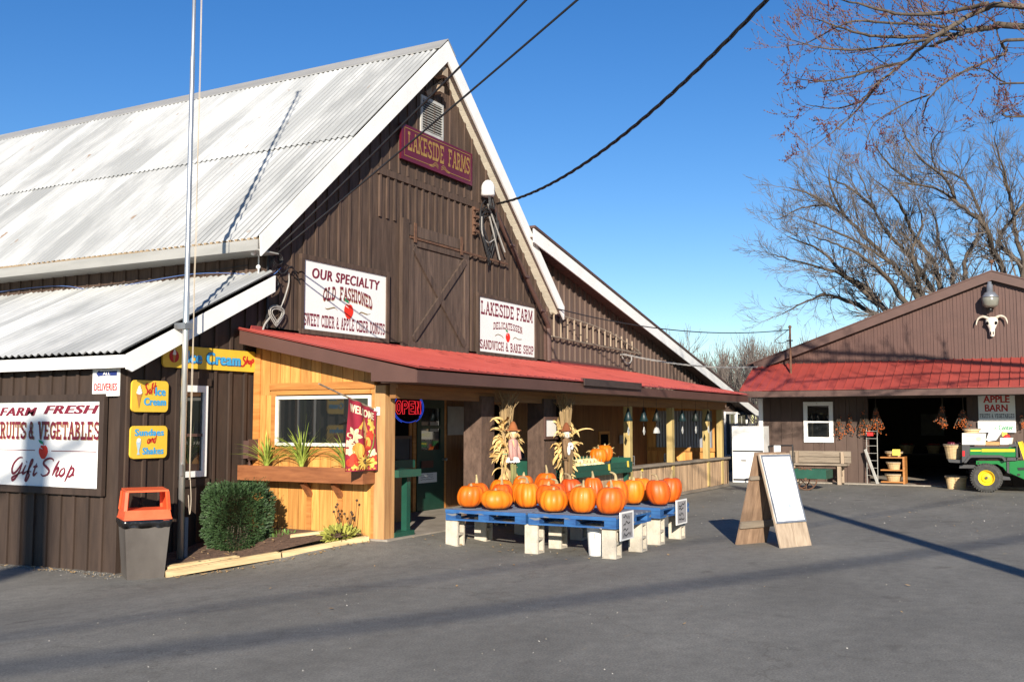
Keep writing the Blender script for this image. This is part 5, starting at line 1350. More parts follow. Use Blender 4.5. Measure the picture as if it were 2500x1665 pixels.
for (x,z,lb) in ((18.2,.83,'yellow price tag at middle of green stand front'),(19.15,.86,'yellow price tag at right end of green stand front')):
    m = MB(); m.prism([(x-.04,7.87,z-.06),(x+.05,7.87,z-.07),(x+.035,7.872,z+.06),(x-.05,7.872,z+.06)],(0,-.004,0)); tag(m.build('price_tag', YTAG), lb, 'price tag', 'yellow price tags')
m = MB(); m.prism([(20.26,8.03,.66),(20.37,8.03,.65),(20.38,8.03,.78),(20.24,8.03,.78)],(0,-.004,0)); tag(m.build('price_tag', YTAG), 'yellow price tag stuck to the left end of knee wall', 'price tag', 'yellow price tags')
def chime(x, label, green, tagk):
    t = thing('wind_chime', label, 'wind chime', (x,7.84,1.5), 'wind chimes hung under the porch beam')
    m = MB(); m.tube([(x,7.84,2.2),(x,7.84,1.95)],.004,4); m.tube([(x,7.84,1.72),(x,7.84,1.56)],.004,4); m.build('cord', CABLE, t)
    m = MB(); m.lathe([(.0,1.99),(.012,1.985),(.05,1.85),(.095,1.72),(.088,1.715),(.0,1.9)],(x,7.84,0),14); m.build('bell', green, t, smooth=True)
    m = MB()
    if tagk == 'wide': m.lathe([(0,1.6),(.08,1.57),(.12,1.5),(.13,1.46),(0,1.47)],(x,7.84,0),14,sy=.5)
    else: m.prism([(x-.05,7.84,1.5),(x,7.84,1.43),(x+.05,7.84,1.5),(x,7.84,1.6)],(.01,-.012,0))
    m.build('wind_catcher', mt('grey_white_card',(.4,.4,.38)) if not bpy.data.materials.get('grey_white_card') else bpy.data.materials['grey_white_card'], t)
gr1 = mt('verdigris_metal',(.004,.02,.024),var=.3,rough=.45); gr2 = mt('dark_bronze',(.006,.012,.01),rough=.5)
for (x,lb,gm,tk) in ((19.1,'leftmost teal wind chime at the first yellow post',gr1,'d'),(19.95,'teal bell wind chime right of the first yellow post',gr1,'d'),(20.7,'wind chime with wide white catcher, middle of the row',gr2,'wide'),(22.35,'green wind chime just right of the second yellow post',gr1,'d'),(23.3,'small dark wind chime with narrow white tag',gr2,'d'),(24.25,'rightmost dark wind chime by the third yellow post',gr2,'d')): chime(x,lb,gm,tk)
def chair(x, y, a, lb):
    t = thing('metal_chair', lb, 'chair', (x,y,.125), 'metal chairs behind the knee wall'); c = (x,y)
    m = MB()
    for s in (-1,1):
        m.tube([rot2(c,a,s*.2,-.2,.125),rot2(c,a,s*.2,-.2,.57)],.012,6); m.tube([rot2(c,a,s*.2,.2,.125),rot2(c,a,s*.2,.22,.95)],.012,6)
    m.tube([rot2(c,a,-.2,.22,.95),rot2(c,a,.2,.22,.95)],.012,6); m.tube([rot2(c,a,-.2,.215,.8),rot2(c,a,.2,.215,.8)],.008,6)
    m.build('frame', STEELG, t); m = MB(); rotbox(m,c,a,.21,.2,.57,.59); m.build('seat', STEELG, t)
chair(20.9,8.75,2.5,'metal chair behind knee wall near the first yellow post'); chair(22.9,8.7,3.4,'metal chair behind knee wall right of the second post')
m = MB(); q9 = onY(1193,1066,9.9); m.prism([(q9.x,9.9,.7),(q9.x+.42,9.9,.7),(q9.x+.3,10.1,1.5),(q9.x+.0,10.1,1.5)],(0,.03,0)); tag(m.build('leaning_board', mt('dark_blue_board',(.02,.03,.045))), 'dark board leaning on the porch wall behind left scarecrow', 'board')
# ---------------------------------------------------------------- A-frame board
A_, B_, C_, D_ = Vector((13.91,3.51,.0)), Vector((14.47,3.22,.0)), Vector((14.0,4.15,.0)), Vector((14.52,3.86,.0))
TA, TB = Vector((13.955,3.83,1.27)), Vector((14.49,3.535,1.27))
af = thing('sandwich_board', 'weathered wooden A-frame board holding a blank whiteboard on asphalt', 'sandwich board', (14.2,3.7,0))
def lerp(a, b, t): return a+(b-a)*t
def panel(bl, br, tl, tr, nrm, th, planks, mat, name, parent):
    m = MB()
    for i in range(planks):
        a, b = i/planks+.006, (i+1)/planks-.006
        m.prism([lerp(bl,br,a), lerp(bl,br,b), lerp(tl,tr,b), lerp(tl,tr,a)], nrm*th)
    return m.build(name, mat, parent)
nf = (B_-A_).cross(TA-A_).normalized()
if nf.y > 0: nf = -nf
nb = (D_-C_).cross(TA-C_).normalized()
if nb.y < 0: nb = -nb
off = nb*.02
fp_ = panel(A_, B_, TA-off*2, TB-off*2, -nf, .025, 2, WEATH, 'front_panel', af)
bp_ = panel(C_, D_, TA+off, TB+off, nb, .025, 3, mt('brown_weathered_board',(.17,.105,.065),(.32,.21,.135),st=(6,6,.6),scale=2.2,rough=.85,rv=.14,bump=.2), 'back_panel', af)
def onp(bl, br, tl, tr, u, v, n, h): return lerp(lerp(bl,br,u), lerp(tl,tr,u), v)+n*h
for v, e in ((.22,.06),(.73,.03)):
    m = MB(); m.prism([onp(C_,D_,TA+off,TB+off,-.02,v-e*.6,-nb,.002),onp(C_,D_,TA+off,TB+off,1.05,v-e*.6,-nb,.002),onp(C_,D_,TA+off,TB+off,1.05,v+e*.6,-nb,.002),onp(C_,D_,TA+off,TB+off,-.02,v+e*.6,-nb,.002)], -nb*.03); m.build('batten', WEATHH, af)
q = lambda u, v, h: onp(A_,B_,TA-off*2,TB-off*2,u,v,nf,h)
m = MB(); m.prism([q(.03,.26,.002),q(.97,.26,.002),q(.97,.985,.002),q(.03,.985,.002)], nf*.012); wb = m.build('whiteboard', mt('whiteboard_face',(.8,.81,.82),var=.02,rough=.25), af)
m = MB()
for (a,b,c,d) in ((.03,.97,.255,.275),(.03,.97,.965,.985),(.03,.06,.275,.965),(.94,.97,.275,.965)): m.prism([q(a,c,.0145),q(b,c,.0145),q(b,d,.0145),q(a,d,.0145)], nf*.01)
m.build('whiteboard_rim', mt('grey_aluminium_rim',(.14,.16,.2),rough=.4), wb)
m = MB()
for (u0,u1,v) in ((.32,.55,.915),(.36,.6,.895),(.2,.3,.84),(.6,.68,.66),(.62,.7,.64),(.5,.58,.44),(.55,.66,.42),(.3,.38,.5)):
    P = [q(u0+(u1-u0)*i/8, v+R.uniform(-.012,.012), .016) for i in range(9)]; m.tube(P, .0035, 3)
m.build('handwriting', flat('pale_blue_marker',(.2,.3,.55)), wb)

# ---------------------------------------------------------------- apple barn (right)
ax, YL, YR, YM = 29.4, 7.95, -4.6, 1.7
zrk = lambda y: 5.58-.353*abs(y-YM)
ab = thing('apple_barn', 'brown apple barn with red skirt roof, ribbed gable and dark open doorway', 'barn', (36,1.7,0))
OP0, OP1, OPZ = 2.42, 4.93, 2.35
m = MB()
def wallY(mb, y0, y1, z0, z1, x=ax):
    y = y0
    while y < y1-.01:
        e = min(y+.3,y1); mb.box(x+R.uniform(0,.003),x+.1,y+.004,e-.004,z0,z1); y = e
wallY(m, OP1, YL, .0, 3.3); wallY(m, YR, OP0, .0, 3.3); wallY(m, OP0, OP1, OPZ, 3.3)
m.build('front_wall', mt('brown_barn_siding',(.07,.042,.032),(.095,.06,.046),st=(3,3,.6),scale=2,rough=.65,rv=.06), ab)
m = MB(); m.box(ax-.05,ax,YL-.1,YL+.02,0,2.9); m.build('corner_board', WHITE, ab)
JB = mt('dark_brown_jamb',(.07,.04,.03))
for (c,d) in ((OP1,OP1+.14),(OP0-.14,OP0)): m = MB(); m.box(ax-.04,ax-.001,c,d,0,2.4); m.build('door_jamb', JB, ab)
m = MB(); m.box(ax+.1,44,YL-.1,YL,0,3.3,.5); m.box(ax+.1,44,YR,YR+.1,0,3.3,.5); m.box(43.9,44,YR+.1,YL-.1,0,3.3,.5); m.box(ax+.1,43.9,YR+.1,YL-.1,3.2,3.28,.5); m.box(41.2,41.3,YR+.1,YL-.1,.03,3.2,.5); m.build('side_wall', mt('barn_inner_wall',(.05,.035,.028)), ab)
m = MB()
m.prism([(ax,YL,3.28),(ax,YR,3.28),(ax,YR,zrk(YR)-.06),(ax,YM,zrk(YM)-.06),(ax,YL,zrk(YL)-.06)], (.06,0,0), .5)
y = YR+.1; k = 0
while y < YL:
    big = k % 3 == 0
    m.box(ax-(.022 if big else .014),ax,y,y+(.035 if big else .022),3.36,zrk(y)-.1,.5); y += .085; k += 1
m.build('gable_wall', BROWNM, ab)
m = MB()
for s, ye in ((1,YL+.1),(-1,YR-.1)):
    m.prism([(ax-.18,YM,zrk(YM)+.06),(ax-.18,ye,zrk(ye)+.06),(ax-.18,ye,zrk(ye)-.17),(ax-.18,YM,zrk(YM)-.17)], (.03,0,0))
    m.prism([(ax-.15,YM,zrk(YM)-.14),(ax-.15,ye,zrk(ye)-.14),(ax-.15,ye,zrk(ye)-.12),(ax-.15,YM,zrk(YM)-.12)], (.15,0,0))
m.build('rake_board', BROWNTRIM, ab)
m = MB()
for s, ye in ((1,YL+.3),(-1,YR-.3)): m.prism([(ax-.2,YM,zrk(YM)+.065),(ax-.2,ye,zrk(ye)+.065),(ax-.2,ye,zrk(ye)+.1),(ax-.2,YM,zrk(YM)+.1)], (14.8,0,0))
m.build('roof', BROWNM, ab)
SXE, SZE, SZT = 27.72, 2.55, 3.36
m = MB(); ys_ = YL+.1
skz = lambda x: SZE+(x-SXE)*(SZT-SZE)/(ax-SXE)
y = ys_
m.prism([(SXE,ys_,SZE),(ax,ys_,SZT),(ax,YR,SZT),(SXE,YR,SZE)], (0,0,.012), .5)
while y > YR:
    for (dy, h) in ((0,.028),):
        m.prism([(SXE-.01,y,SZE+.008),(SXE-.01,y-.03,SZE+.008),(SXE-.01,y-.022,SZE+.012+h),(SXE-.01,y-.008,SZE+.012+h)], (ax-SXE,0,SZT-SZE), .5)
    y -= .232
m.build('skirt_roof', RED, ab)
m = MB(); m.box(SXE+.005,SXE+.03,YR,ys_-.02,2.38,2.535); m.build('fascia', BROWNTRIM, ab)
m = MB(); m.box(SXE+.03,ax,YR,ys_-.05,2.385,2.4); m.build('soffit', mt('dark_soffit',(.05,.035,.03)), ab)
a = onX(1847,924,ax); b = onX(1917,1017,ax)
m = MB(); wy1_, wy0_, wz1_, wz0_ = a.y, b.y, a.z, b.z; k = .11
for (c,d,e,f_) in ((wy0_,wy1_,wz1_-k,wz1_),(wy0_,wy1_,wz0_,wz0_+k+.04),(wy0_,wy0_+k,wz0_+k+.04,wz1_-k),(wy1_-k,wy1_,wz0_+k+.04,wz1_-k)): m.box(ax-.05,ax,c,d,e,f_)
m.box(ax-.035,ax-.005,wy0_+k,wy1_-k,(wz0_+wz1_)/2-.02,(wz0_+wz1_)/2+.03)
wf = m.build('window', WHITE, ab)
m = MB(); m.box(ax-.012,ax-.003,wy0_+k,wy1_-k,wz0_+k+.04,wz1_-k); m.build('pane', GLASS, wf)
m = MB(); m.tube([(ax-.05,YM,zrk(YM)+.1),(ax-.05,YM,zrk(YM)+.3)],.015,6); m.ball((ax-.05,YM,zrk(YM)+.33),.06); m.build('finial', RUST, ab)
# signs on the barn
a = onX(2248,905,ax-.06); b = onX(2335,966,ax-.06)
t, f = board_sign('apple_barn_sign', 'grey-white sign reading APPLE BARN under the red skirt roof', (ax-.06,a.y,b.z), FU, FN, a.y-b.y, a.z-b.z, th=.03)
W_, H_ = a.y-b.y, a.z-b.z
letter(t, f, sans('APPLE', .03), REDP, (W_*.14,W_*.86,H_*.66,H_*.92)); letter(t, f, sans('BARN', .03), REDP, (W_*.18,W_*.8,H_*.33,H_*.59)); letter(t, f, slab('FRUITS & VEGETABLES'), INK, (W_*.03,W_*.97,H_*.09,H_*.24))
a = onX(2248,968,ax-.07); b = onX(2336,994,ax-.07); W_, H_ = a.y-b.y, a.z-b.z
t, f = board_sign('center_sign', 'bright white sign with green word Center below the apple barn sign', (ax-.07,a.y,b.z), FU, FN, W_, H_, th=.03)
letter(t, f, sans('n', .02), LEAFG, (W_*.44,W_*.49,H_*.2,H_*.45)); letter(t, f, sans('Center', .03), LEAFG, (W_*.55,W_*.93,H_*.2,H_*.66))
# yard lamp and cow skull
L0 = Vector((ax-.28,1.75,4.62))
t = thing('yard_lamp', 'grey yard lamp with glass bowl fixed below the barn peak', 'lamp', tuple(L0))
m = MB(); m.lathe([(.0,.36),(.1,.36),(.205,.32),(.21,.34),(.12,.46),(.08,.47),(.075,.66),(.05,.68),(.05,.74),(0,.74)],L0,16); m.bar((L0.x,L0.y,L0.z+.5),(ax,L0.y,L0.z+.5),.04,.04); m.build('housing', mt('galvanised_lamp',(.25,.27,.3),rough=.35,metal=.5), t, smooth=True)
m = MB(); m.lathe([(.0,.06),(.12,.06),(.19,.12),(.21,.3),(.2,.318),(.0,.318)],L0,16); m.build('bowl', mt('hazy_plastic_bowl',(.2,.2,.17),rough=.25), t, smooth=True)
m = MB(); m.lathe([(0,-.06),(.06,-.06),(.075,-.03),(.035,.0),(.03,.055),(0,.055)],L0,10); m.build('end_cap', BLACK, t)
t = thing('cow_skull', 'white horned cow skull mounted on brown gable below the lamp', 'skull', (ax-.1,1.74,3.95))
m = MB(); c = (ax-.12,1.74); prof = [(4.44,.10,.07),(4.38,.15,.09),(4.3,.155,.1),(4.22,.12,.09),(4.12,.075,.08),(4.02,.065,.07),(3.95,.06,.06),(3.93,.03,.03)]
vs = []; n = 14
for (z, ry, rx) in prof:
    for i in range(n): q2 = 2*math.pi*i/n; vs.append((c[0]+rx*math.cos(q2), c[1]+ry*math.sin(q2), z))
m.add(vs, [(j*n+i,(j+1)*n+i,(j+1)*n+(i+1)%n,j*n+(i+1)%n) for j in range(len(prof)-1) for i in range(n)]+[tuple(range(n)),tuple(range((len(prof)-1)*n,len(prof)*n))]); sk = m.build('skull', BONE, t, smooth=True)
m = MB()
for s in (-1,1): m.ball((c[0]-.075,c[1]+s*.1,4.28),.035,.04,.045)
m.build('eye_sockets', DARK, sk); m = MB()
for s in (-1,1): m.ball((c[0]-.06,c[1]+s*.028,4.02),.02,.014,.05)
m.build('nostrils', DARK, sk)
for s in (-1,1):
    m = MB(); m.tube(smooth_pts([(c[0],c[1]+s*.08,4.41),(c[0]-.02,c[1]+s*.2,4.46),(c[0]-.03,c[1]+s*.31,4.42),(c[0]-.04,c[1]+s*.36,4.32),(c[0]-.05,c[1]+s*.37,4.24)],4),[.045*(1-.8*i/16) for i in range(17)],8); m.build('horn', HORNC, t, smooth=True)
# bittersweet bunches under the eave
def bittersweet(xd, y0, y1, wpx, label, n=70):
    top_ = onX(xd,y0,ax-.15); bot = onX(xd,y1,ax-.15); wd = abs(onX(xd-wpx/2,y0,ax-.15).y-onX(xd+wpx/2,y0,ax-.15).y)
    t = thing('bittersweet_bunch', label, 'dried berries', tuple(bot), 'bittersweet bunches hung on the apple barn')
    m = MB(); L = top_.z-bot.z
    m.tube([(top_.x,top_.y,2.38),tuple(top_)],.008,4)
    bs = MB()
    for i in range(n):
        v = R.random()**.7; y = top_.y+R.gauss(0,.5)*wd*(.2+.8*v)*.6; z = top_.z-L*v*R.uniform(.75,1.05); x = top_.x+R.uniform(-.1,.08)
        if i % 2 == 0: m.tube([(top_.x,top_.y+(y-top_.y)*.2,top_.z+R.uniform(-.02,.05)),((top_.x+x)/2,(top_.y+y)/2+R.uniform(-.03,.03),(top_.z+z)/2),(x,y,z)],.006,3)
        for k in range(R.choice((0,1,1,2))): bs.ball((x+R.uniform(-.03,.03),y+R.uniform(-.03,.03),z+R.uniform(-.04,.04)),R.uniform(.012,.021),n=5,k=3)
    m.build('twigs', BARK, t); bs.build('berries', BERRY, t)
for q in ((1929,955,1010,18,'thin bittersweet bunch nearest the apple barn window',55),(1953,952,1000,22,'small bittersweet bunch second from the apple barn window',45),(1985,945,1005,36,'wide bittersweet bunch left of the barn doorway corner',110),(2013,940,1000,34,'long bittersweet bunch at left corner of barn doorway',110),(2166,935,985,24,'bittersweet bunch hanging alone in the dark barn doorway',80),(2214,945,988,34,'bittersweet bunch left of the apple barn sign',90),(2350,950,985,14,'bittersweet bunch right of the apple barn sign',40)): bittersweet(*q)
# bench
bx = 28.55
t = thing('plank_bench', 'weathered grey plank bench against apple barn wall', 'bench', (28.8,6.3,0))
yl, yr = onX(1812,1040,28.9).y, onX(1953,1040,28.9).y
bz = lambda y_: onX(1900,y_,28.9).z
m = MB()
for (a,b) in ((1037,1050),(1051,1064)): m.box(29.08,29.12,yr,yl,bz(b),bz(a))
m.build('backrest', WEATHH, t)
sz = onX(1900,1070,bx).z
m = MB(); m.box(bx,bx+.2,yr+.02,yl,sz,sz+.045); m.box(bx+.22,bx+.44,yr+.02,yl,sz,sz+.045); m.build('seat', WEATHH, t)
for y in (yr+.18,yl-.25):
    m = MB(); m.box(bx+.04,bx+.13,y,y+.1,0,sz-.003); m.box(29.0,29.075,y,y+.08,0,bz(1038)); m.bar((bx+.13,y+.05,sz-.05),(29.0,y+.05,.25),.03,.08); m.build('leg', WEATH, t)
# garden cart
gx0 = 25.9
t = thing('garden_cart', 'green flat garden cart with spoked iron wheels and hoop handle', 'cart', (gx0,6,0))
ye, yo = onX(1899,1085,gx0).y, onX(1770,1085,gx0).y; cz1, cz0 = onX(1850,1080,gx0).z, onX(1850,1100,gx0).z
m = MB(); m.box(gx0,gx0+.04,ye,yo,cz0,cz1); m.box(gx0+.76,gx0+.8,ye,yo,cz0,cz1); m.box(gx0+.04,gx0+.76,ye,ye+.04,cz0,cz1); m.box(gx0+.04,gx0+.76,ye+.04,yo,cz0,cz0+.04); m.build('bed', GREENP, t)
m = MB(); m.tube(smooth_pts([(gx0+.1,yo-.02,cz1),(gx0+.08,yo+.03,cz1+.5),(gx0+.1,yo,cz1+.58),(gx0+.1,yo-.5,cz1+.6),(gx0+.1,yo-.56,cz1+.55),(gx0+.1,yo-.56,cz1)],4),.02,8); m.build('handle', BLACK, t, smooth=True)
for (wy, wx) in ((ye+.5,gx0+.03),(ye+.78,gx0+.5)):
    m = MB(); r_ = cz0-.01
    P = [(wx,wy+r_*.95*math.cos(a),r_+r_*.95*math.sin(a)) for a in [i*math.pi/12 for i in range(25)]]; m.tube(P,.018,6)
    for i in range(8): a = i*math.pi/4; m.tube([(wx,wy,r_),(wx,wy+r_*.93*math.cos(a),r_+r_*.93*math.sin(a))],.011,4)
    m.tube([(wx-.04,wy,r_),(wx+.04,wy,r_)],.035,8); m.build('wheel', RUST, t)
a = onX(1784,1029,gx0); m = MB(); m.box(gx0+.06,gx0+.075,a.y-.1,a.y+.07,cz1+.32,cz1+.6); tag(m.build('paper_note', PAPER), 'white paper note clipped to the hoop handle of the cart', 'note')
# white freezer cabinet
t = thing('white_freezer', 'white upright freezer cabinet at the left corner of apple barn', 'freezer', (28.8,8.1,0))
m = MB(); m.box(28.45,29.05,7.6,8.5,0,1.58); m.build('cabinet', FRIDGE, t)
m = MB(); m.box(28.44,28.449,7.62,8.48,.86,.9); m.box(28.44,28.449,7.7,7.85,.6,.63); m.box(28.44,28.449,8.1,8.25,.6,.63); m.box(28.44,28.449,7.62,8.48,.05,.1); m.build('vent_slot', INK, t)
# doorway rack and baskets
def basket(c, r0, r1, h, label, group='splint baskets', fill=None):
    t = thing('splint_basket', label, 'basket', c, group)
    m = MB(); m.lathe([(0,0),(r0,0),(r1,h),(r1+.012,h),(r1+.012,h-.05),(r1-.01,h-.06) if False else (r1-.015,h),(r0-.015,.02),(0,.02)],c,18); m.build('basket', BASKET, t)
    m = MB(); m.lathe([(r1+.004,h*.45),(r1*.5+r0*.5+.02,h*.45),(r1*.5+r0*.5+.024,h*.55),(r1*.5+r0*.5,h*.55)],c,18) if False else m.tube([(c[0]+(r1+.01)*math.cos(a),c[1]+(r1+.01)*math.sin(a),c[2]+h-.01) for a in [i*math.pi/9 for i in range(19)]],.014,5); m.build('rim', WEATHH, t)
    if fill:
        m = MB()
        for i in range(14):
            a = R.uniform(0,6.28); q2 = r1*.7*R.random()**.5; m.ball((c[0]+q2*math.cos(a),c[1]+q2*math.sin(a),c[2]+h+.01),.05)
        m.build('apples', fill, t, smooth=True)
REDA = mt('red_apples',(.35,.02,.02),(.5,.08,.03),scale=5,rough=.35)
rk = thing('wire_rack', 'white wire display rack leaning at the left of barn doorway', 'rack', (29.2,4.8,0))
m = MB(); y0_ = onX(1993,1060,29.2).y; y1_ = y0_-.28
for y in (y0_,y1_): m.tube([(29.15,y,.03),(29.25,y,1.55)],.008,5)
for i in range(7): z = .25+i*.2; m.tube([(29.17,y0_,z),(29.17,y1_,z)],.005,5)
m.bar((29.0,y1_-.02,.03),(29.15,y0_+.03,.95),.04,.06)
m.build('frame', mt('white_wire',(.45,.45,.42),rough=.4), rk)
m = MB(); m.box(29.1,29.12,y1_+.08,y0_-.04,1.32,1.42); m.build('card', REDP, rk)
t = thing('shelf_unit', 'small pine shelf unit with baskets inside the barn doorway', 'shelf', (29.5,4.35,0))
m = MB()
for z in (.06,.38,.72): m.box(29.25,29.75,4.05,4.62,z,z+.03)
m.box(29.25,29.75,4.0,4.05,.03,.76); m.build('shelves', PINEH, t)
basket((29.5,4.32,.092),.16,.22,.2,'tan basket on the bottom shelf just inside the barn doorway'); basket((29.5,4.3,.412),.15,.2,.2,'tan basket on the middle shelf inside the barn doorway'); basket((29.5,4.3,.752),.16,.22,.14,'shallow basket on top of the shelf unit in the doorway')
m = MB(); m.prism([(29.22,4.1,.8),(29.22,4.3,.8),(29.25,4.3,.96),(29.25,4.1,.96)],(.006,0,0)); tag(m.build('price_card', YTAG), 'yellow price card above the shelf unit in barn doorway', 'price tag')
for i,(x,y,lb) in enumerate(((36.5,4.9,'splint basket far back at left inside the dark barn'),(36.8,4.1,'splint basket far back at centre inside the dark barn'),(37.2,3.3,'splint basket far back at right inside the dark barn'))): basket((x,y,.65),.16,.24,.28,lb,fill=REDA)
m = MB(); m.box(36.2,37.6,2.9,5.3,.6,.65); m.box(36.3,36.4,3.0,3.1,.03,.6); m.box(36.3,36.4,5.1,5.2,.03,.6); m.box(37.4,37.5,3.0,3.1,.03,.6); m.box(37.4,37.5,5.1,5.2,.03,.6); tag(m.build('display_table', mt('dark_old_plank',(.08,.06,.045))), 'plank display table in the dark interior of apple barn', 'table')
m = MB(); m.box(41.15,41.19,4.2,5.0,1.2,2.0); tag(m.build('wall_poster', mt('dim_poster',(.3,.3,.28))), 'pale poster on dark back wall inside the apple barn', 'poster')

# ---------------------------------------------------------------- utility vehicle with its load
GX = 27.3; GW = 1.35
def gp(x, y, X_=GX): return onX((2000+x/3.92)/KP, (850+y/3.92)/KP, X_)
uv = thing('utility_vehicle', 'green and yellow farm utility vehicle with loaded cargo bed', 'utility vehicle', (28,1.6,0))
def side(mb, pts, x0, x1):
    mb.prism([(x0,gp(*p).y,gp(*p).z) for p in pts], (x1-x0,0,0))
wc = gp(1600,1250); WR = gp(1600,1385).z; WR = abs(gp(1600,1110).z-gp(1600,1385).z)/2
def wheel(x0, yc, zc, r_, w_, nm='wheel'):
    m = MB(); n = 40
    m2 = MB(); prof = [(r_*.55,0),(r_*.8,-.02),(r_*.95,.0),(r_,.03),(r_,w_-.03),(r_*.95,w_),(r_*.8,w_+.02),(r_*.55,w_)]
    vs = [(x0+a,yc+q3*math.cos(2*math.pi*i/n),zc+q3*math.sin(2*math.pi*i/n)) for (q3,a) in prof for i in range(n)]
    m2.add(vs,[(j*n+i,j*n+(i+1)%n,(j+1)*n+(i+1)%n,(j+1)*n+i) for j in range(7) for i in range(n)])
    for i in range(36):
        a = 2*math.pi*i/36
        for (w0,w1,sh) in ((-.012,w_*.3,0),(w_*.35,w_*.65,.5),(w_*.7,w_+.012,0)):
            aa = a+sh*2*math.pi/36; c_, s_ = math.cos(aa), math.sin(aa); da = .05
            pts = [(x0+w0,yc+q3*math.cos(aa+d),zc+q3*math.sin(aa+d)) for q3,d in ((r_*.93,-da),(r_*1.035,-da*.8),(r_*1.035,da*.8),(r_*.93,da))]
            m2.prism(pts,(w1-w0,0,0))
    o = m2.build(nm, TYRE, uv)
    m = MB(); prof = [(0,.03),(r_*.12,.03),(r_*.13,.02),(r_*.3,.03),(r_*.36,.08),(r_*.44,.08),(r_*.48,.01),(r_*.53,-.005),(r_*.56,.02),(r_*.54,w_*.8),(0,w_*.8)]
    vs = [(x0+a,yc+q3*math.cos(2*math.pi*i/24),zc+q3*math.sin(2*math.pi*i/24)) for (q3,a) in prof for i in range(24)]
    m.add(vs,[(j*24+i,j*24+(i+1)%24,(j+1)*24+(i+1)%24,(j+1)*24+i) for j in range(len(prof)-1) for i in range(24)]); m.build('rim', GATORY, o)
    m = MB(); m.tube([(x0-.01,yc,zc),(x0+.05,yc,zc)],r_*.1,8); m.build('hub', GATORB, o)
for x_ in (GX,GX+GW-.3): wheel(x_, wc.y, WR, WR, .28); wheel(x_+.03, wc.y-1.95, WR*.92, WR*.92, .22)
m = MB(); side(m, [(1440,955),(1885,955),(1885,1040),(1780,1040),(1745,1025),(1445,1025)], GX, GX+.03); side(m, [(1440,955),(1885,955),(1885,1040),(1445,1030)], GX+GW-.03, GX+GW); m.build('bed_panel', GATORG, uv)
m = MB(); side(m, [(1555,966),(1872,966),(1872,990),(1555,990)], GX-.004, GX-.001); side(m,[(1450,972),(1545,972),(1545,986),(1450,986)],GX-.004,GX-.001); m.build('stripe', GATORY, uv)
m = MB()
side(m, [(1368,922),(1442,922),(1442,1022),(1400,1085),(1368,1090)], GX-.03, GX+.05); side(m, [(1368,922),(1442,922),(1442,1022),(1400,1085),(1368,1090)], GX+GW-.05, GX+GW+.03)
side(m, [(1815,915),(1900,915),(1905,1070),(1886,1070),(1886,940),(1815,940)], GX-.03, GX+.05)
side(m, [(1442,940),(1815,940),(1815,955),(1442,955)], GX-.015, GX+.05)
side(m, [(1385,1095),(1432,1032),(1460,1020),(1730,1022),(1770,1036),(1795,1075),(1775,1080),(1752,1050),(1725,1044),(1465,1044),(1445,1052),(1410,1095)], GX-.08, GX+.1)
side(m, [(1442,1026),(1885,1044),(1885,1060),(1442,1050)], GX+.05, GX+GW-.05)
side(m, [(1225,1062),(1365,1072),(1365,1100),(1240,1092)], GX+.08, GX+GW-.1)
side(m, [(1340,1118),(1490,1118),(1490,1150),(1335,1150)], GX+.15, GX+GW-.15)
side(m, [(1800,1045),(1900,1045),(1890,1075),(1800,1075)], GX-.03, GX+.2)
m.build('cargo_bed', GATORB, uv)
m = MB(); side(m, [(1372,980),(1395,980),(1395,1033),(1372,1033)], GX-.04, GX-.031); m.build('tail_light', emit('tail_lamp_lens',(.5,.01,.015),.0), uv)
m = MB(); side(m, [(1500,1078),(1790,1078),(1960,1075),(2150,1075),(2150,1255),(1965,1255),(1800,1195),(1760,1140),(1700,1108),(1500,1112)], GX+.07, GX+GW-.07)
side(m, [(1820,1085),(1960,1075),(2000,1250),(1965,1255),(1820,1190)], GX+.02, GX+.3); side(m, [(2000,1130),(2150,1130),(2150,1255),(2000,1250)], GX+.02, GX+GW-.02); side(m, [(2200,1000),(2420,1020),(2450,1255),(2150,1255),(2160,1130)], GX+.05, GX+GW-.05); m.build('body', GATORG, uv)
m = MB(); side(m, [(1898,1142),(1965,1140),(1968,1165),(1905,1168)], GX+.005, GX+.019); side(m, [(1897,1200),(1922,1200),(1922,1220),(1897,1220)], GX+.005, GX+.019); side(m, [(1515,1090),(1530,1090),(1530,1102),(1515,1102)], GX+.055, GX+.069); m.build('body_slot', BLACK, uv)
m = MB(); side(m, [(1700,1215),(1820,1235),(1830,1262),(1690,1262)], GX+.1, GX+GW-.1); side(m, [(1795,1080),(1822,1080),(1826,1200),(1797,1190)], GX+.03, GX+.3); m.build('skid_plate', GATORB, uv)
m = MB(); side(m, [(1900,900),(1925,895),(2000,1040),(2150,1060),(2150,1095),(1965,1090)], GX+.1, GX+.62); side(m, [(1900,900),(1925,895),(2000,1040),(2150,1060),(2150,1095),(1965,1090)], GX+.72, GX+GW-.1); m.build('seat', GATORY, uv)
m = MB()
for x_ in (GX+.06,GX+GW-.06): m.tube([(x_,gp(1930,1060).y,gp(1930,1060).z),(x_,gp(1960,800).y,1.75),(x_,gp(2250,790).y,1.78),(x_,gp(2330,1010).y,gp(2330,1010).z)],.03,8) if False else m.tube([(x_,gp(1890,1060).y,gp(1890,1060).z),(x_,gp(1870,895).y,gp(1870,895).z)],.03,8)
side(m, [(1965,1095),(2010,1090),(2150,1100),(2150,1130),(2000,1130)], GX+.02, GX+GW-.02)
m.build('bed_guard', GATORB, uv)
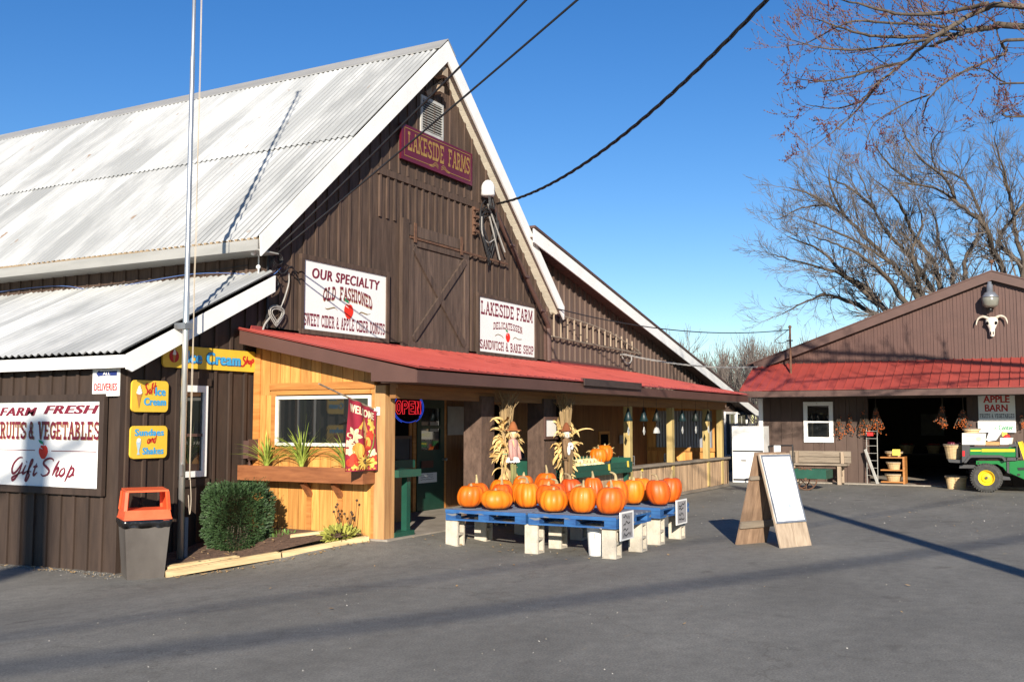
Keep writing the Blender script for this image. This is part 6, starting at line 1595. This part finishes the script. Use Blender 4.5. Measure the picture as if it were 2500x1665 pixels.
# load
def carton(name, pts, x0, x1, mat, label, cat='carton'):
    m = MB(); side(m, pts, x0, x1); t = tag(m.build(name, mat), label, cat); return t
cb = carton('fruit_carton', [(1366,812),(1590,815),(1590,925),(1366,922)], GX+.05, GX+.6, CARD, 'white fruit carton with pale yellow print at back of cargo bed')
m = MB(); f = Face((GX+.05,gp(1366,812).y,gp(1366,922).z), FU, FN); W_, H_ = gp(1366,812).y-gp(1590,812).y, gp(1366,812).z-gp(1366,922).z
f.put(m, [rect(W_*.16,W_*.55,H_*(.3+.14*i),H_*(.36+.14*i)) for i in range(4)]+[ng([(W_*.7+W_*.12*math.cos(a),H_*.5+H_*.2*math.sin(a)) for a in [i*math.pi/6 for i in range(12)]])]); m.build('yellow_print', flat('pale_yellow_print',(.72,.68,.35)), cb)
basket((GX+.3,gp(1450,800).y,gp(1450,809).z),.16,.19,.1,'shallow tan basket set on top of the fruit carton')
carton('tilted_tray', [(1595,880),(1635,765),(1745,800),(1690,880),(1620,890)], GX+.1, GX+.75, SIGNW, 'white plastic tray tipped up in middle of the load', 'tray')
carton('low_carton', [(1592,895),(1725,897),(1725,927),(1592,927)], GX+.04, GX+.5, mt('brown_carton',(.5,.28,.11)), 'low brown carton beside white fruit carton in the bed')
carton('small_carton', [(1730,858),(1850,858),(1840,922),(1730,922)], GX+.06, GX+.5, CARD, 'small white carton at the front of cargo bed')
m = MB(); c = gp(1793,852,GX+.35); m.ball((GX+.35,c.y,c.z),.085,n=12,k=8); tag(m.build('red_ball', REDP, smooth=True), 'round red squash showing above small white carton', 'squash')
m = MB(); c = gp(1772,822,GX+.3); m.box(GX+.3,GX+.34,c.y-.06,c.y+.05,c.z-.05,c.z+.05); tag(m.build('yellow_tag', YTAG), 'small yellow card sticking up from the load', 'price tag')
c = gp(1290,1058,GX+.45); basket((GX+.45,c.y,c.z),.17,.23,.36,'tall pale bushel basket on the lowered tailgate',fill=mt('purple_apples',(.12,.015,.03),rough=.3))
c = gp(1275,1268,28.3); basket((28.3,c.y,.031 if False else 0.0),.12,.17,.33,'narrow basket on the ground under the tailgate'); c = gp(1340,1268,28.3); basket((28.3,c.y,0.0),.15,.18,.32,'brown basket on the ground beside hidden rear wheel')

# ---------------------------------------------------------------- wires, mast and ladder
def wire(name, label, A, B, sag, r_, mat, twist=0, n=40, cat='cable', parts=None):
    A, B = Vector(A), Vector(B); P = [A+(B-A)*(i/n)-Vector((0,0,4*sag*(i/n)*(1-i/n))) for i in range(n+1)]
    m = MB()
    if not twist: m.tube(P, r_, 6)
    else:
        d = (B-A).normalized(); a = d.cross(Vector((0,0,1))).normalized(); b = a.cross(d); nn = n*8
        for k in range(3):
            Q = []
            for i in range(nn+1):
                s = i/nn; ph = twist*s*2*math.pi+k*2.094; p = A+(B-A)*s-Vector((0,0,4*sag*s*(1-s))); Q.append(p+(a*math.cos(ph)+b*math.sin(ph))*r_*1.25)
            m.tube(Q, r_, 5)
    return tag(m.build(name, mat), label, cat)
UP = (4.5,-4.0)
wire('service_cable','thick twisted black service cable running up from weatherhead',(18.15,10.35,6.24),(4.3,-3.6,8.7),1.4,.0125,CABLE,17)
wire('overhead_wire','upper of two black wires crossing in front of the roof rake',(11.55,10.42,4.3),(4.6,-3.9,8.6),.1,.013,CABLE)
wire('overhead_wire','lower of two black wires crossing in front of maroon sign',(11.55,10.45,4.2),(4.65,-4.1,7.75),.1,.012,CABLE)
po = thing('utility_pole', 'wooden utility pole behind the camera carrying the service wires', 'utility pole', (UP[0],UP[1],0))
m = MB(); m.tube([(UP[0],UP[1],0),(UP[0],UP[1],8.9)],[.17,.12],12); m.build('pole', WOODP, po); m = MB(); m.bar((UP[0]-.5,UP[1]+.3,8.55),(UP[0]+.5,UP[1]-.3,8.55),.1,.12); m.build('crossarm', WOODP, po)
# mast with weatherhead running up the gable parallel to the rake
ma = thing('service_mast', 'brown slanting conduit with white weatherhead on the gable', 'service mast', (20.6,10.45,3.9))
m = MB(); p0, p1 = Vector((20.7,GY-.14,3.95)), Vector((17.98,GY-.14,6.36)); m.tube([p0,p1],.055,10)
for t_ in (.12,.4,.65): q3 = lerp(p0,p1,t_); m.bar((q3.x-.1,GY-.2,q3.z-.02),(q3.x+.1,GY-.2,q3.z-.02),.02,.05)
m.tube([p0,(20.78,GY-.12,3.85),(20.8,GY-.12,3.1)],[.055,.06,.06],10); m.build('conduit', BROWNTRIM, ma)
m = MB(); m.ball((17.86,GY-.2,6.5),.13,.15,.19,12,8); m.lathe([(.12,-.16),(.15,-.12),(.13,.02)],(17.86,GY-.2,6.5),12); m.build('weatherhead', mt('white_weatherhead',(.72,.72,.71),rough=.3), ma, smooth=True)
m = MB()
for k in range(6):
    x0_ = 17.85+R.uniform(-.08,.1); m.tube(smooth_pts([(x0_,GY-.25,6.36),(x0_+R.uniform(0,.1),GY-.26,6.1),(18.12,GY-.2,6.22)],4),.014,5)
for k in range(7):
    w_ = R.uniform(.22,.42); h_ = R.uniform(.45,.75); cx = 18.05+R.uniform(-.1,.12); cz = 5.55+R.uniform(-.12,.15)
    m.tube([(cx+w_*math.sin(a)*(.7+.3*math.cos(a)),GY-.1-.05*k/7-.04*math.sin(2*a),cz+h_*math.cos(a)*.9) for a in [i*2*math.pi/20 for i in range(21)]],.013,5)
m.build('cable_loops', CABLE, ma)
m = MB(); P0 = Vector((17.93,GY-.16,6.2)); m.tube([P0,(18.65,GY-.16,5.3)],.02,5); m.tube([(17.98,GY-.17,5.95),(18.42,GY-.17,5.1)],.018,5); m.tube(smooth_pts([(17.7,GY-.15,5.9),(17.72,GY-.15,5.55),(17.95,GY-.15,5.4),(18.2,GY-.15,5.5)],4),.012,5); m.build('grey_clamps', CABLEG, ma)
m = MB(); m.box(17.5,17.56,GY-.09,GY-.03,5.5,6.08)
for z in (5.55,5.7,5.85,6.0): m.box(17.46,17.64,GY-.13,GY-.09,z,z+.05)
tag(m.build('insulator_rack', RUST), 'rusty insulator rack left of the hanging cable loops', 'insulator rack')
m = MB()
for k in range(6):
    w_ = R.uniform(.1,.17); m.tube([(11.68+w_*math.cos(a)+.05*math.sin(2*a),GY-.06-.012*k,3.3+w_*1.05*math.sin(a)) for a in [i*2*math.pi/16 for i in range(17)]],.008,5)
m.tube(smooth_pts([(11.78,GY-.07,3.42),(11.88,GY-.07,3.6),(11.97,GY-.07,3.85),(11.96,GY-.07,4.0)],4),.012,5); m.tube(smooth_pts([(11.6,GY-.07,3.3),(11.45,GY-.07,3.15),(11.4,GY-.07,3.0)],4),.014,5)
tag(m.build('cable_coil', CABLEG), 'coil of grey cable hanging left of the cider sign', 'cable coil')
m = MB(); m.tube([(XL_+.02,GY-.05,4.3),(XL_+.02,GY-.05,3.1)],.022,6); m.tube(smooth_pts([(XL_+.05,GY-.06,4.2),(11.75,GY-.12,3.95),(12.0,GY-.1,4.1),(12.25,GY-.06,3.85)],5),.012,5); m.tube(smooth_pts([(XL_,GY-.08,4.1),(11.7,GY-.1,3.8),(11.58,GY-.1,3.6)],5),.01,5)
for k in range(4): m.tube([(11.62+.1*math.cos(a),GY-.1-.02*k,4.1+.09*math.sin(a)+.02*k) for a in [i*2*math.pi/12 for i in range(13)]],.009,4)
tag(m.build('cable_bundle', CABLE), 'tangle of black cables at the barn corner under the eave', 'cable')
P = [(11.75,GY-.1,4.05),(11.6,10.5,3.93),(11.46,10.55,3.9),(11.44,12,4.02),(11.44,14.2,3.92),(11.44,15.5,4.05),(11.44,19,4.02),(11.44,26,4.15)]
m = MB(); m.tube(smooth_pts(P,6),.0055,5); tag(m.build('blue_cable', BLUEC), 'thin blue cable sagging along barn side wall under the eave', 'cable')
m = MB(); m.tube(smooth_pts([(11.46,10.9,4.08),(11.46,13,4.0),(11.46,17,3.9),(11.46,24,3.85)],6),.007,5); tag(m.build('wall_wire', CABLE), 'thin dark wire along the barn side wall below blue cable', 'cable')
m = MB(); m.box(11.395,11.41,10.62,10.635,3.9,4.2); m.tube([(11.4,10.63,4.2),(11.3,10.63,4.25),(11.2,10.55,4.2)],.014,6); m.ball((11.2,10.55,4.2),.04); m.ball((11.4,10.63,4.02),.035); tag(m.build('porcelain_insulator', WHITE), 'white insulator bracket on barn corner above shed roof', 'insulator')
wire('messenger_wire','thin black cable from barn eave across to the mast on apple barn',(20.9,10.3,4.3),(28.8,6.87,4.3),.28,.014,CABLE)
wire('house_wire','pale grey twisted wire sagging from the wing to apple barn roof',(25.0,10.4,3.5),(29.3,7.9,3.3),.14,.011,CABLEG,9)
m = MB(); m.tube([(28.75,6.87,2.95),(28.75,6.87,4.35)],.03,8); m.ball((28.75,6.87,4.37),.05); m.tube(smooth_pts([(28.75,6.9,4.3),(28.72,7.1,4.15),(28.72,7.3,3.98),(28.73,7.1,3.92),(28.75,6.9,4.0)],4),.01,5); m.bar((28.7,6.95,3.98),(28.7,6.78,3.98),.03,.03); tag(m.build('roof_mast', RUST), 'thin rusty pipe mast on the red skirt roof', 'mast')
ld = thing('aluminium_ladder', 'long wooden ladder hung sideways on the brown wing wall', 'ladder', (23.5,10.5,3.6))
m = MB(); m.tube(smooth_pts([(20.95,GY-.1,4.22),(22.6,GY-.1,4.16),(24.3,GY-.1,4.03),(26.0,GY-.1,3.74),(26.5,GY-.1,3.62)],4),.022,6); m.tube([(20.95,GY-.1,3.68),(23,GY-.1,3.64),(26.6,GY-.1,3.6)],.022,6); m.build('rail', WEATHH, ld)
for i in range(14):
    m = MB(); x = 21.1+i*.37; zt_ = 4.22-.035*(x-20.95)-.012*max(0,x-22.5)**2; m.tube([(x,GY-.1,3.67),(x,GY-.1,zt_)],.022,6); m.build('rung', WEATH, ld)
m = MB(); m.tube(smooth_pts([(25.3,GY-.06,3.45),(25.45,GY-.08,3.32),(25.7,GY-.08,3.28),(25.9,GY-.08,3.38),(25.95,GY-.06,3.5)],4),.018,5); m.tube([(25.2,GY-.06,3.5),(26.0,GY-.06,3.5)],.018,5); tag(m.build('wire_loop', CABLEG), 'pale cable drip loop on the wing wall under the ladder tip', 'cable')

# ---------------------------------------------------------------- trees
def twigs(mb, p, d, L, r_, lvl, spread=.75, up=.12, side=3, minr=.003, buds=None, bend=.22, ns=4):
    p = Vector(p); d = Vector(d).normalized(); k = 4 if lvl > 0 else 3; P = [p]; q = p.copy(); v = d.copy()
    for i in range(k):
        v = (v+Vector((R.uniform(-bend,bend),R.uniform(-bend,bend),R.uniform(-bend,bend)+up))).normalized(); q = q+v*(L/k); P.append(q)
    mb.tube(P, [max(minr, r_*(1-.62*i/k)) for i in range(k+1)], side, cap=False)
    if buds is not None:
        for i in range(1,k+1):
            if R.random() < .7:
                a, b = P[i-1], P[i]; c_ = a+(b-a)*R.random(); buds.ball(tuple(c_+Vector((R.uniform(-.01,.01),R.uniform(-.01,.01),0))),.009,.009,.013,4,3)
    if lvl <= 0: return
    for i in range(ns):
        t = R.uniform(.25,1.0); j = min(k-1,int(t*k)); c_ = P[j]+(P[j+1]-P[j])*(t*k-j); ax_ = (P[j+1]-P[j]).normalized(); o_ = ax_.orthogonal().normalized(); o_.rotate(Matrix.Rotation(R.uniform(0,6.28),3,ax_))
        twigs(mb, c_, ax_+o_*R.uniform(.35,1)*spread, L*R.uniform(.4,.68), r_*.5, lvl-1, spread, up, side, minr, buds, bend, ns)
def limb(mb, tw, pts, r0, r1, step, L, lvl, buds=None, up=.12, minr=.004, start=0.0, ns=4):
    P = smooth_pts([tuple(p) for p in pts], 5); P = [Vector(p)+Vector((R.uniform(-1,1),R.uniform(-1,1),R.uniform(-1,1)))*r0*.25 for p in P]; n = len(P)
    mb.tube(P, [r0+(r1-r0)*i/(n-1) for i in range(n)], 8)
    tot = sum((P[i+1]-P[i]).length for i in range(n-1)); acc = 0; nxt = tot*start
    for i in range(n-1):
        s = (P[i+1]-P[i]); l = s.length
        while acc+l > nxt:
            c_ = P[i]+s*((nxt-acc)/l); f_ = nxt/tot; a_ = s.normalized(); o_ = a_.orthogonal().normalized(); o_.rotate(Matrix.Rotation(R.uniform(0,6.28),3,a_))
            rr = (r0+(r1-r0)*f_)*.45
            twigs(tw, c_, a_+o_*R.uniform(.5,1.1), L*R.uniform(.55,1.15)*(1-.35*f_), rr, lvl, up=up, buds=buds, minr=minr, ns=ns)
            nxt += step*R.uniform(.6,1.4)
        acc += l
    twigs(tw, P[-1], P[-1]-P[-2], L*.7, r1*.8, lvl, up=up, buds=buds, minr=minr, ns=ns)
z5 = lambda x, y: ((1850+x/1.96)/KP, (y/1.96)/KP)
# near maple: trunk stands out of the frame to the right, limbs reach in
mp_ = thing('maple_tree', 'near bare maple whose budded branches reach in at top right', 'tree', (20.2,-6.2,0))
tm, tw, bd = MB(), MB(), MB()
tp = Vector((20.2,-6.2,0)); fork = Vector((19.8,-5.9,5.2))
tm.tube(smooth_pts([tp,(20.1,-6.1,2.5),tuple(fork)],4),[.42-.012*i for i in range(9)],12); tm.tube(smooth_pts([tuple(fork),(19.6,-5.6,8),(19.8,-5.2,11),(19.5,-5,14)],4),[.3-.018*i for i in range(13)],10)
ML = [([(1274,30),(1080,45),(960,110),(840,185),(700,300),(580,395),(490,490)],.085,.015,15.5),([(1274,125),(1130,130),(1000,150),(900,195),(820,225)],.1,.03,16.2),([(1274,190),(1180,260),(970,350),(830,455),(790,560)],.05,.009,14.8),
 ([(1100,20),(900,60),(700,70),(480,20),(330,-20)],.05,.009,15.0),([(940,165),(640,180),(480,160),(330,110),(270,90)],.045,.008,15.8),([(700,300),(560,330),(440,370),(280,390),(165,370)],.035,.006,15.4),([(580,395),(500,500),(400,600),(260,710)],.03,.006,15.6),([(820,455),(700,500),(560,590),(520,680)],.02,.006,15.1),([(1274,400),(1180,395),(1080,330),(960,350)],.03,.008,14.5),([(1274,560),(1200,520),(1120,560)],.03,.007,15),([(1000,150),(800,120),(600,110),(430,110),(250,200),(150,220)],.04,.006,16.3),([(840,185),(640,220),(450,240),(300,230),(150,190)],.035,.006,15.2),([(490,490),(380,520),(280,510),(230,500)],.02,.005,15.7)]
for (pp, r0, r1, D) in ML:
    pts = [atD(*z5(x,y), D+.5*math.sin(i*1.7)) for i,(x,y) in enumerate(pp)]
    if pp[0][0] >= 1270: pts = [fork+Vector((-.1,.2,1.0+2*r0)), fork.lerp(pts[0],.5)+Vector((0,0,.8))] + pts
    limb(tm, tw, pts, r0*.75, r1*.75, .28, .85, 2, bd, up=.1, minr=.003, start=.3 if pp[0][0] >= 1270 else .0, ns=3)
for i in range(9):
    a = i*.7; b_ = Vector((19.7,-5.4,7+i*.8)); e_ = b_+Vector((math.cos(a)*4,math.sin(a)*4,2.5))
    limb(tm, tw, [b_, b_.lerp(e_,.5)+Vector((0,0,.4)), e_], .09, .02, .7, 1.5, 1, None, up=.1, minr=.006, ns=3)
tm.build('trunk', BARK, mp_, smooth=True); tw.build('crown', TWIGR, mp_); bd.build('buds', BUD, mp_)
# big spreading tree behind the apple barn
bt = thing('shade_tree', 'large bare many-stemmed shade tree behind the apple barn', 'tree', (44,-3,0))
tm, tw = MB(), MB()
DB = 44.0
base = atD(2275,960,DB); base.z = 0
tm.tube([tuple(base),(base.x,base.y,2.5)],[.75,.6],12)
BT = [[(770,1430),(720,1340),(640,1260),(560,1180),(490,1110),(420,1040),(340,985),(210,1000),(90,1055)],[(840,1400),(780,1300),(700,1200),(620,1110),(560,1000),(530,930),(480,820)],[(1170,1300),(1120,1190),(1090,1080),(1030,1030),(950,970),(870,910),(760,885),(650,870)],[(1090,1080),(1050,980),(1000,880),(930,830),(850,800),(830,690),(880,620)],[(1270,1320),(1210,1220),(1150,1160),(1190,1080),(1230,1030),(1200,930),(1160,800),(1120,680)],[(1274,1290),(1240,1150),(1220,1000),(1180,830),(1130,650)],[(620,1490),(520,1380),(430,1330),(340,1290),(180,1250),(70,1220)],[(570,1510),(430,1440),(330,1410),(240,1440),(120,1500)],[(700,1440),(620,1330),(500,1230),(380,1170),(260,1130)],[(790,1420),(760,1300),(740,1180),(790,1080),(760,950)],[(940,1390),(930,1270),(870,1180),(850,1050),(800,960)],[(1000,1360),(990,1240),(1050,1130),(1060,1020)],[(880,1390),(840,1250),(740,1120),(700,1010),(640,930),(560,860)],[(760,885),(640,800),(560,700)],[(950,970),(900,860),(780,760),(700,640)],[(420,1040),(350,900),(340,800)],[(560,1000),(440,900),(330,850)],[(1230,1030),(1300,930),(1330,780)],[(340,985),(250,930),(150,900)],[(430,1330),(300,1200),(140,1130)],[(640,1260),(500,1170),(330,1090),(200,1040)]]
for i, pp in enumerate(BT):
    D = DB+2.5*math.sin(i*2.1); pts = [atD(*z5(x,y), D+1.0*math.sin(i+k*1.3)) for k,(x,y) in enumerate(pp)]
    root_ = pp[0][1] > 1280
    r0 = .2 if root_ else .09
    if root_: pts = [base+Vector((0,0,2.2)), base.lerp(pts[0],.55)+Vector((0,0,1.2))] + pts
    limb(tm, tw, pts, r0*.8, .02, .36, 2.1, 2, None, up=.07, minr=.0055, start=.35 if root_ else 0, ns=5)
tm.build('trunk', BARK, bt, smooth=True); tw.build('crown', mt('shade_tree_twig',(.08,.066,.058),(.14,.118,.1),scale=2,rough=.9), bt)
# smaller bare trees far behind
def far_tree(loc, h, label, group, seed, ns=5):
    t = thing('bare_tree', label, 'tree', tuple(loc), group)
    a, b = MB(), MB(); x, y, z = loc
    P = [(x,y,z),(x+R.uniform(-.2,.2),y,z+h*.3),(x+R.uniform(-.4,.4),y+R.uniform(-.3,.3),z+h*.62)]
    a.tube(smooth_pts(P,3),[.016*h*(1-.1*i) for i in range(7)],6)
    for i in range(20):
        f_ = R.uniform(.15,1); q3 = Vector(P[0]).lerp(Vector(P[2]),f_); an = R.uniform(0,6.28)
        twigs(b, q3, (math.cos(an)*.75,math.sin(an)*.75,1.0), h*.36*R.uniform(.6,1.1), .006*h, 2, .7, .25, 3, .012, ns=ns)
    a.build('trunk', BARKF, t); b.build('crown', BARKF, t); return t
protos = []
spots = [(78,1545,8.7),(84,1640,7.6),(86,1668,7.9),(88,1690,8.3),(82,1715,8.3),(90,1742,9.2),(85,1760,7.9),(92,1790,8.5),(95,1815,8.9),(88,1620,7.2),(80,1735,6.6),(96,1850,9.8),(90,1655,7.8),(93,1705,8.8),(89,1770,8.4)]
for i, (D, xd, h) in enumerate(spots):
    p = atD(xd, 960, D); p.z = 0
    if i < 4: protos.append((far_tree(p, h, 'slender bare tree in the far woods between the two barns', 'bare trees in the far woods', i), h))
    else:
        o, h0 = protos[i % 4]; c_ = dup(o); c_.location = p; c_.rotation_euler = (0,0,i*1.3); c_.scale = (h/h0,)*3
p = atD(-14,960,46); p.z = 0
far_tree(p, 12.9, 'bare tree showing only its twigs over the barn ridge at far left', None, 9)
# the far wood itself, one mass of stems
m = MB()
for i in range(2600):
    a = R.uniform(-1.2,1.0); D = R.uniform(105,150); x, y = D*math.cos(YAW+a), D*math.sin(YAW+a); h = R.uniform(3,8.5)
    m.tube([(x,y,0),(x+R.uniform(-.3,.3),y+R.uniform(-.3,.3),h*.6),(x+R.uniform(-.8,.8),y+R.uniform(-.8,.8),h)],[.09,.05,.02],3,cap=False)
    for k in range(5):
        z = R.uniform(.8,h); an = R.uniform(0,6.28); l = R.uniform(.8,2)
        m.tube([(x,y,z),(x+l*.6*math.cos(an),y+l*.6*math.sin(an),z+l)],[.03,.012],3,cap=False)
o = tag(m.build('far_woods', BARKF, loc=(0,0,0)), 'grey brown mass of bare woods on the horizon', 'woods'); struct(o, 'stuff')
# overhead line behind the camera whose shadows cross the asphalt, and the pole that shades the produce sign
def far_pole(x, y, h, lb, r_=.2):
    t = thing('utility_pole', lb, 'utility pole', (x,y,0)); m = MB(); m.tube([(x,y,0),(x,y,h)],[r_*1.2,r_*.9],12); m.build('pole', WOODP, t); m = MB(); m.bar((x-.9,y+.5,h-.6),(x+.9,y-.5,h-.6),.12,.14); m.build('crossarm', WOODP, t)
sh = lambda x, y, h: (x-SUN_TO.x/-SUN_TO.z*h, y-SUN_TO.y/-SUN_TO.z*h, h)
far_pole(*sh(8.95,12.25,0)[:2], 4, 'x') if False else None
Lq = (12.2-1.7)/math.tan(SUN_EL); far_pole(8.95-Lq*math.cos(SUN_AZ), 12.22-Lq*math.sin(SUN_AZ), 12.2, 'utility pole far behind the camera on the left', .3)
for (g0, g1, h, r_, lb) in (((-4.5,12.3),(24.0,-2.0),10.2,.045,'heavy overhead cable behind the camera, upper of the pair'),((-4,11.7),(26.0,1.8),9.4,.024,'heavy overhead cable behind the camera, lower of the pair')):
    a, b = sh(*g0,h), sh(*g1,h); wire('line_cable', lb, a, b, .5, r_, CABLE)
for (x,y),lb in ((sh(-4.5,12.3,10.2)[:2],'left'), (sh(25.0,-1.0,10.2)[:2],'right')): far_pole(x,y,10.6,'utility pole behind the camera at the %s end of the heavy cables' % lb)
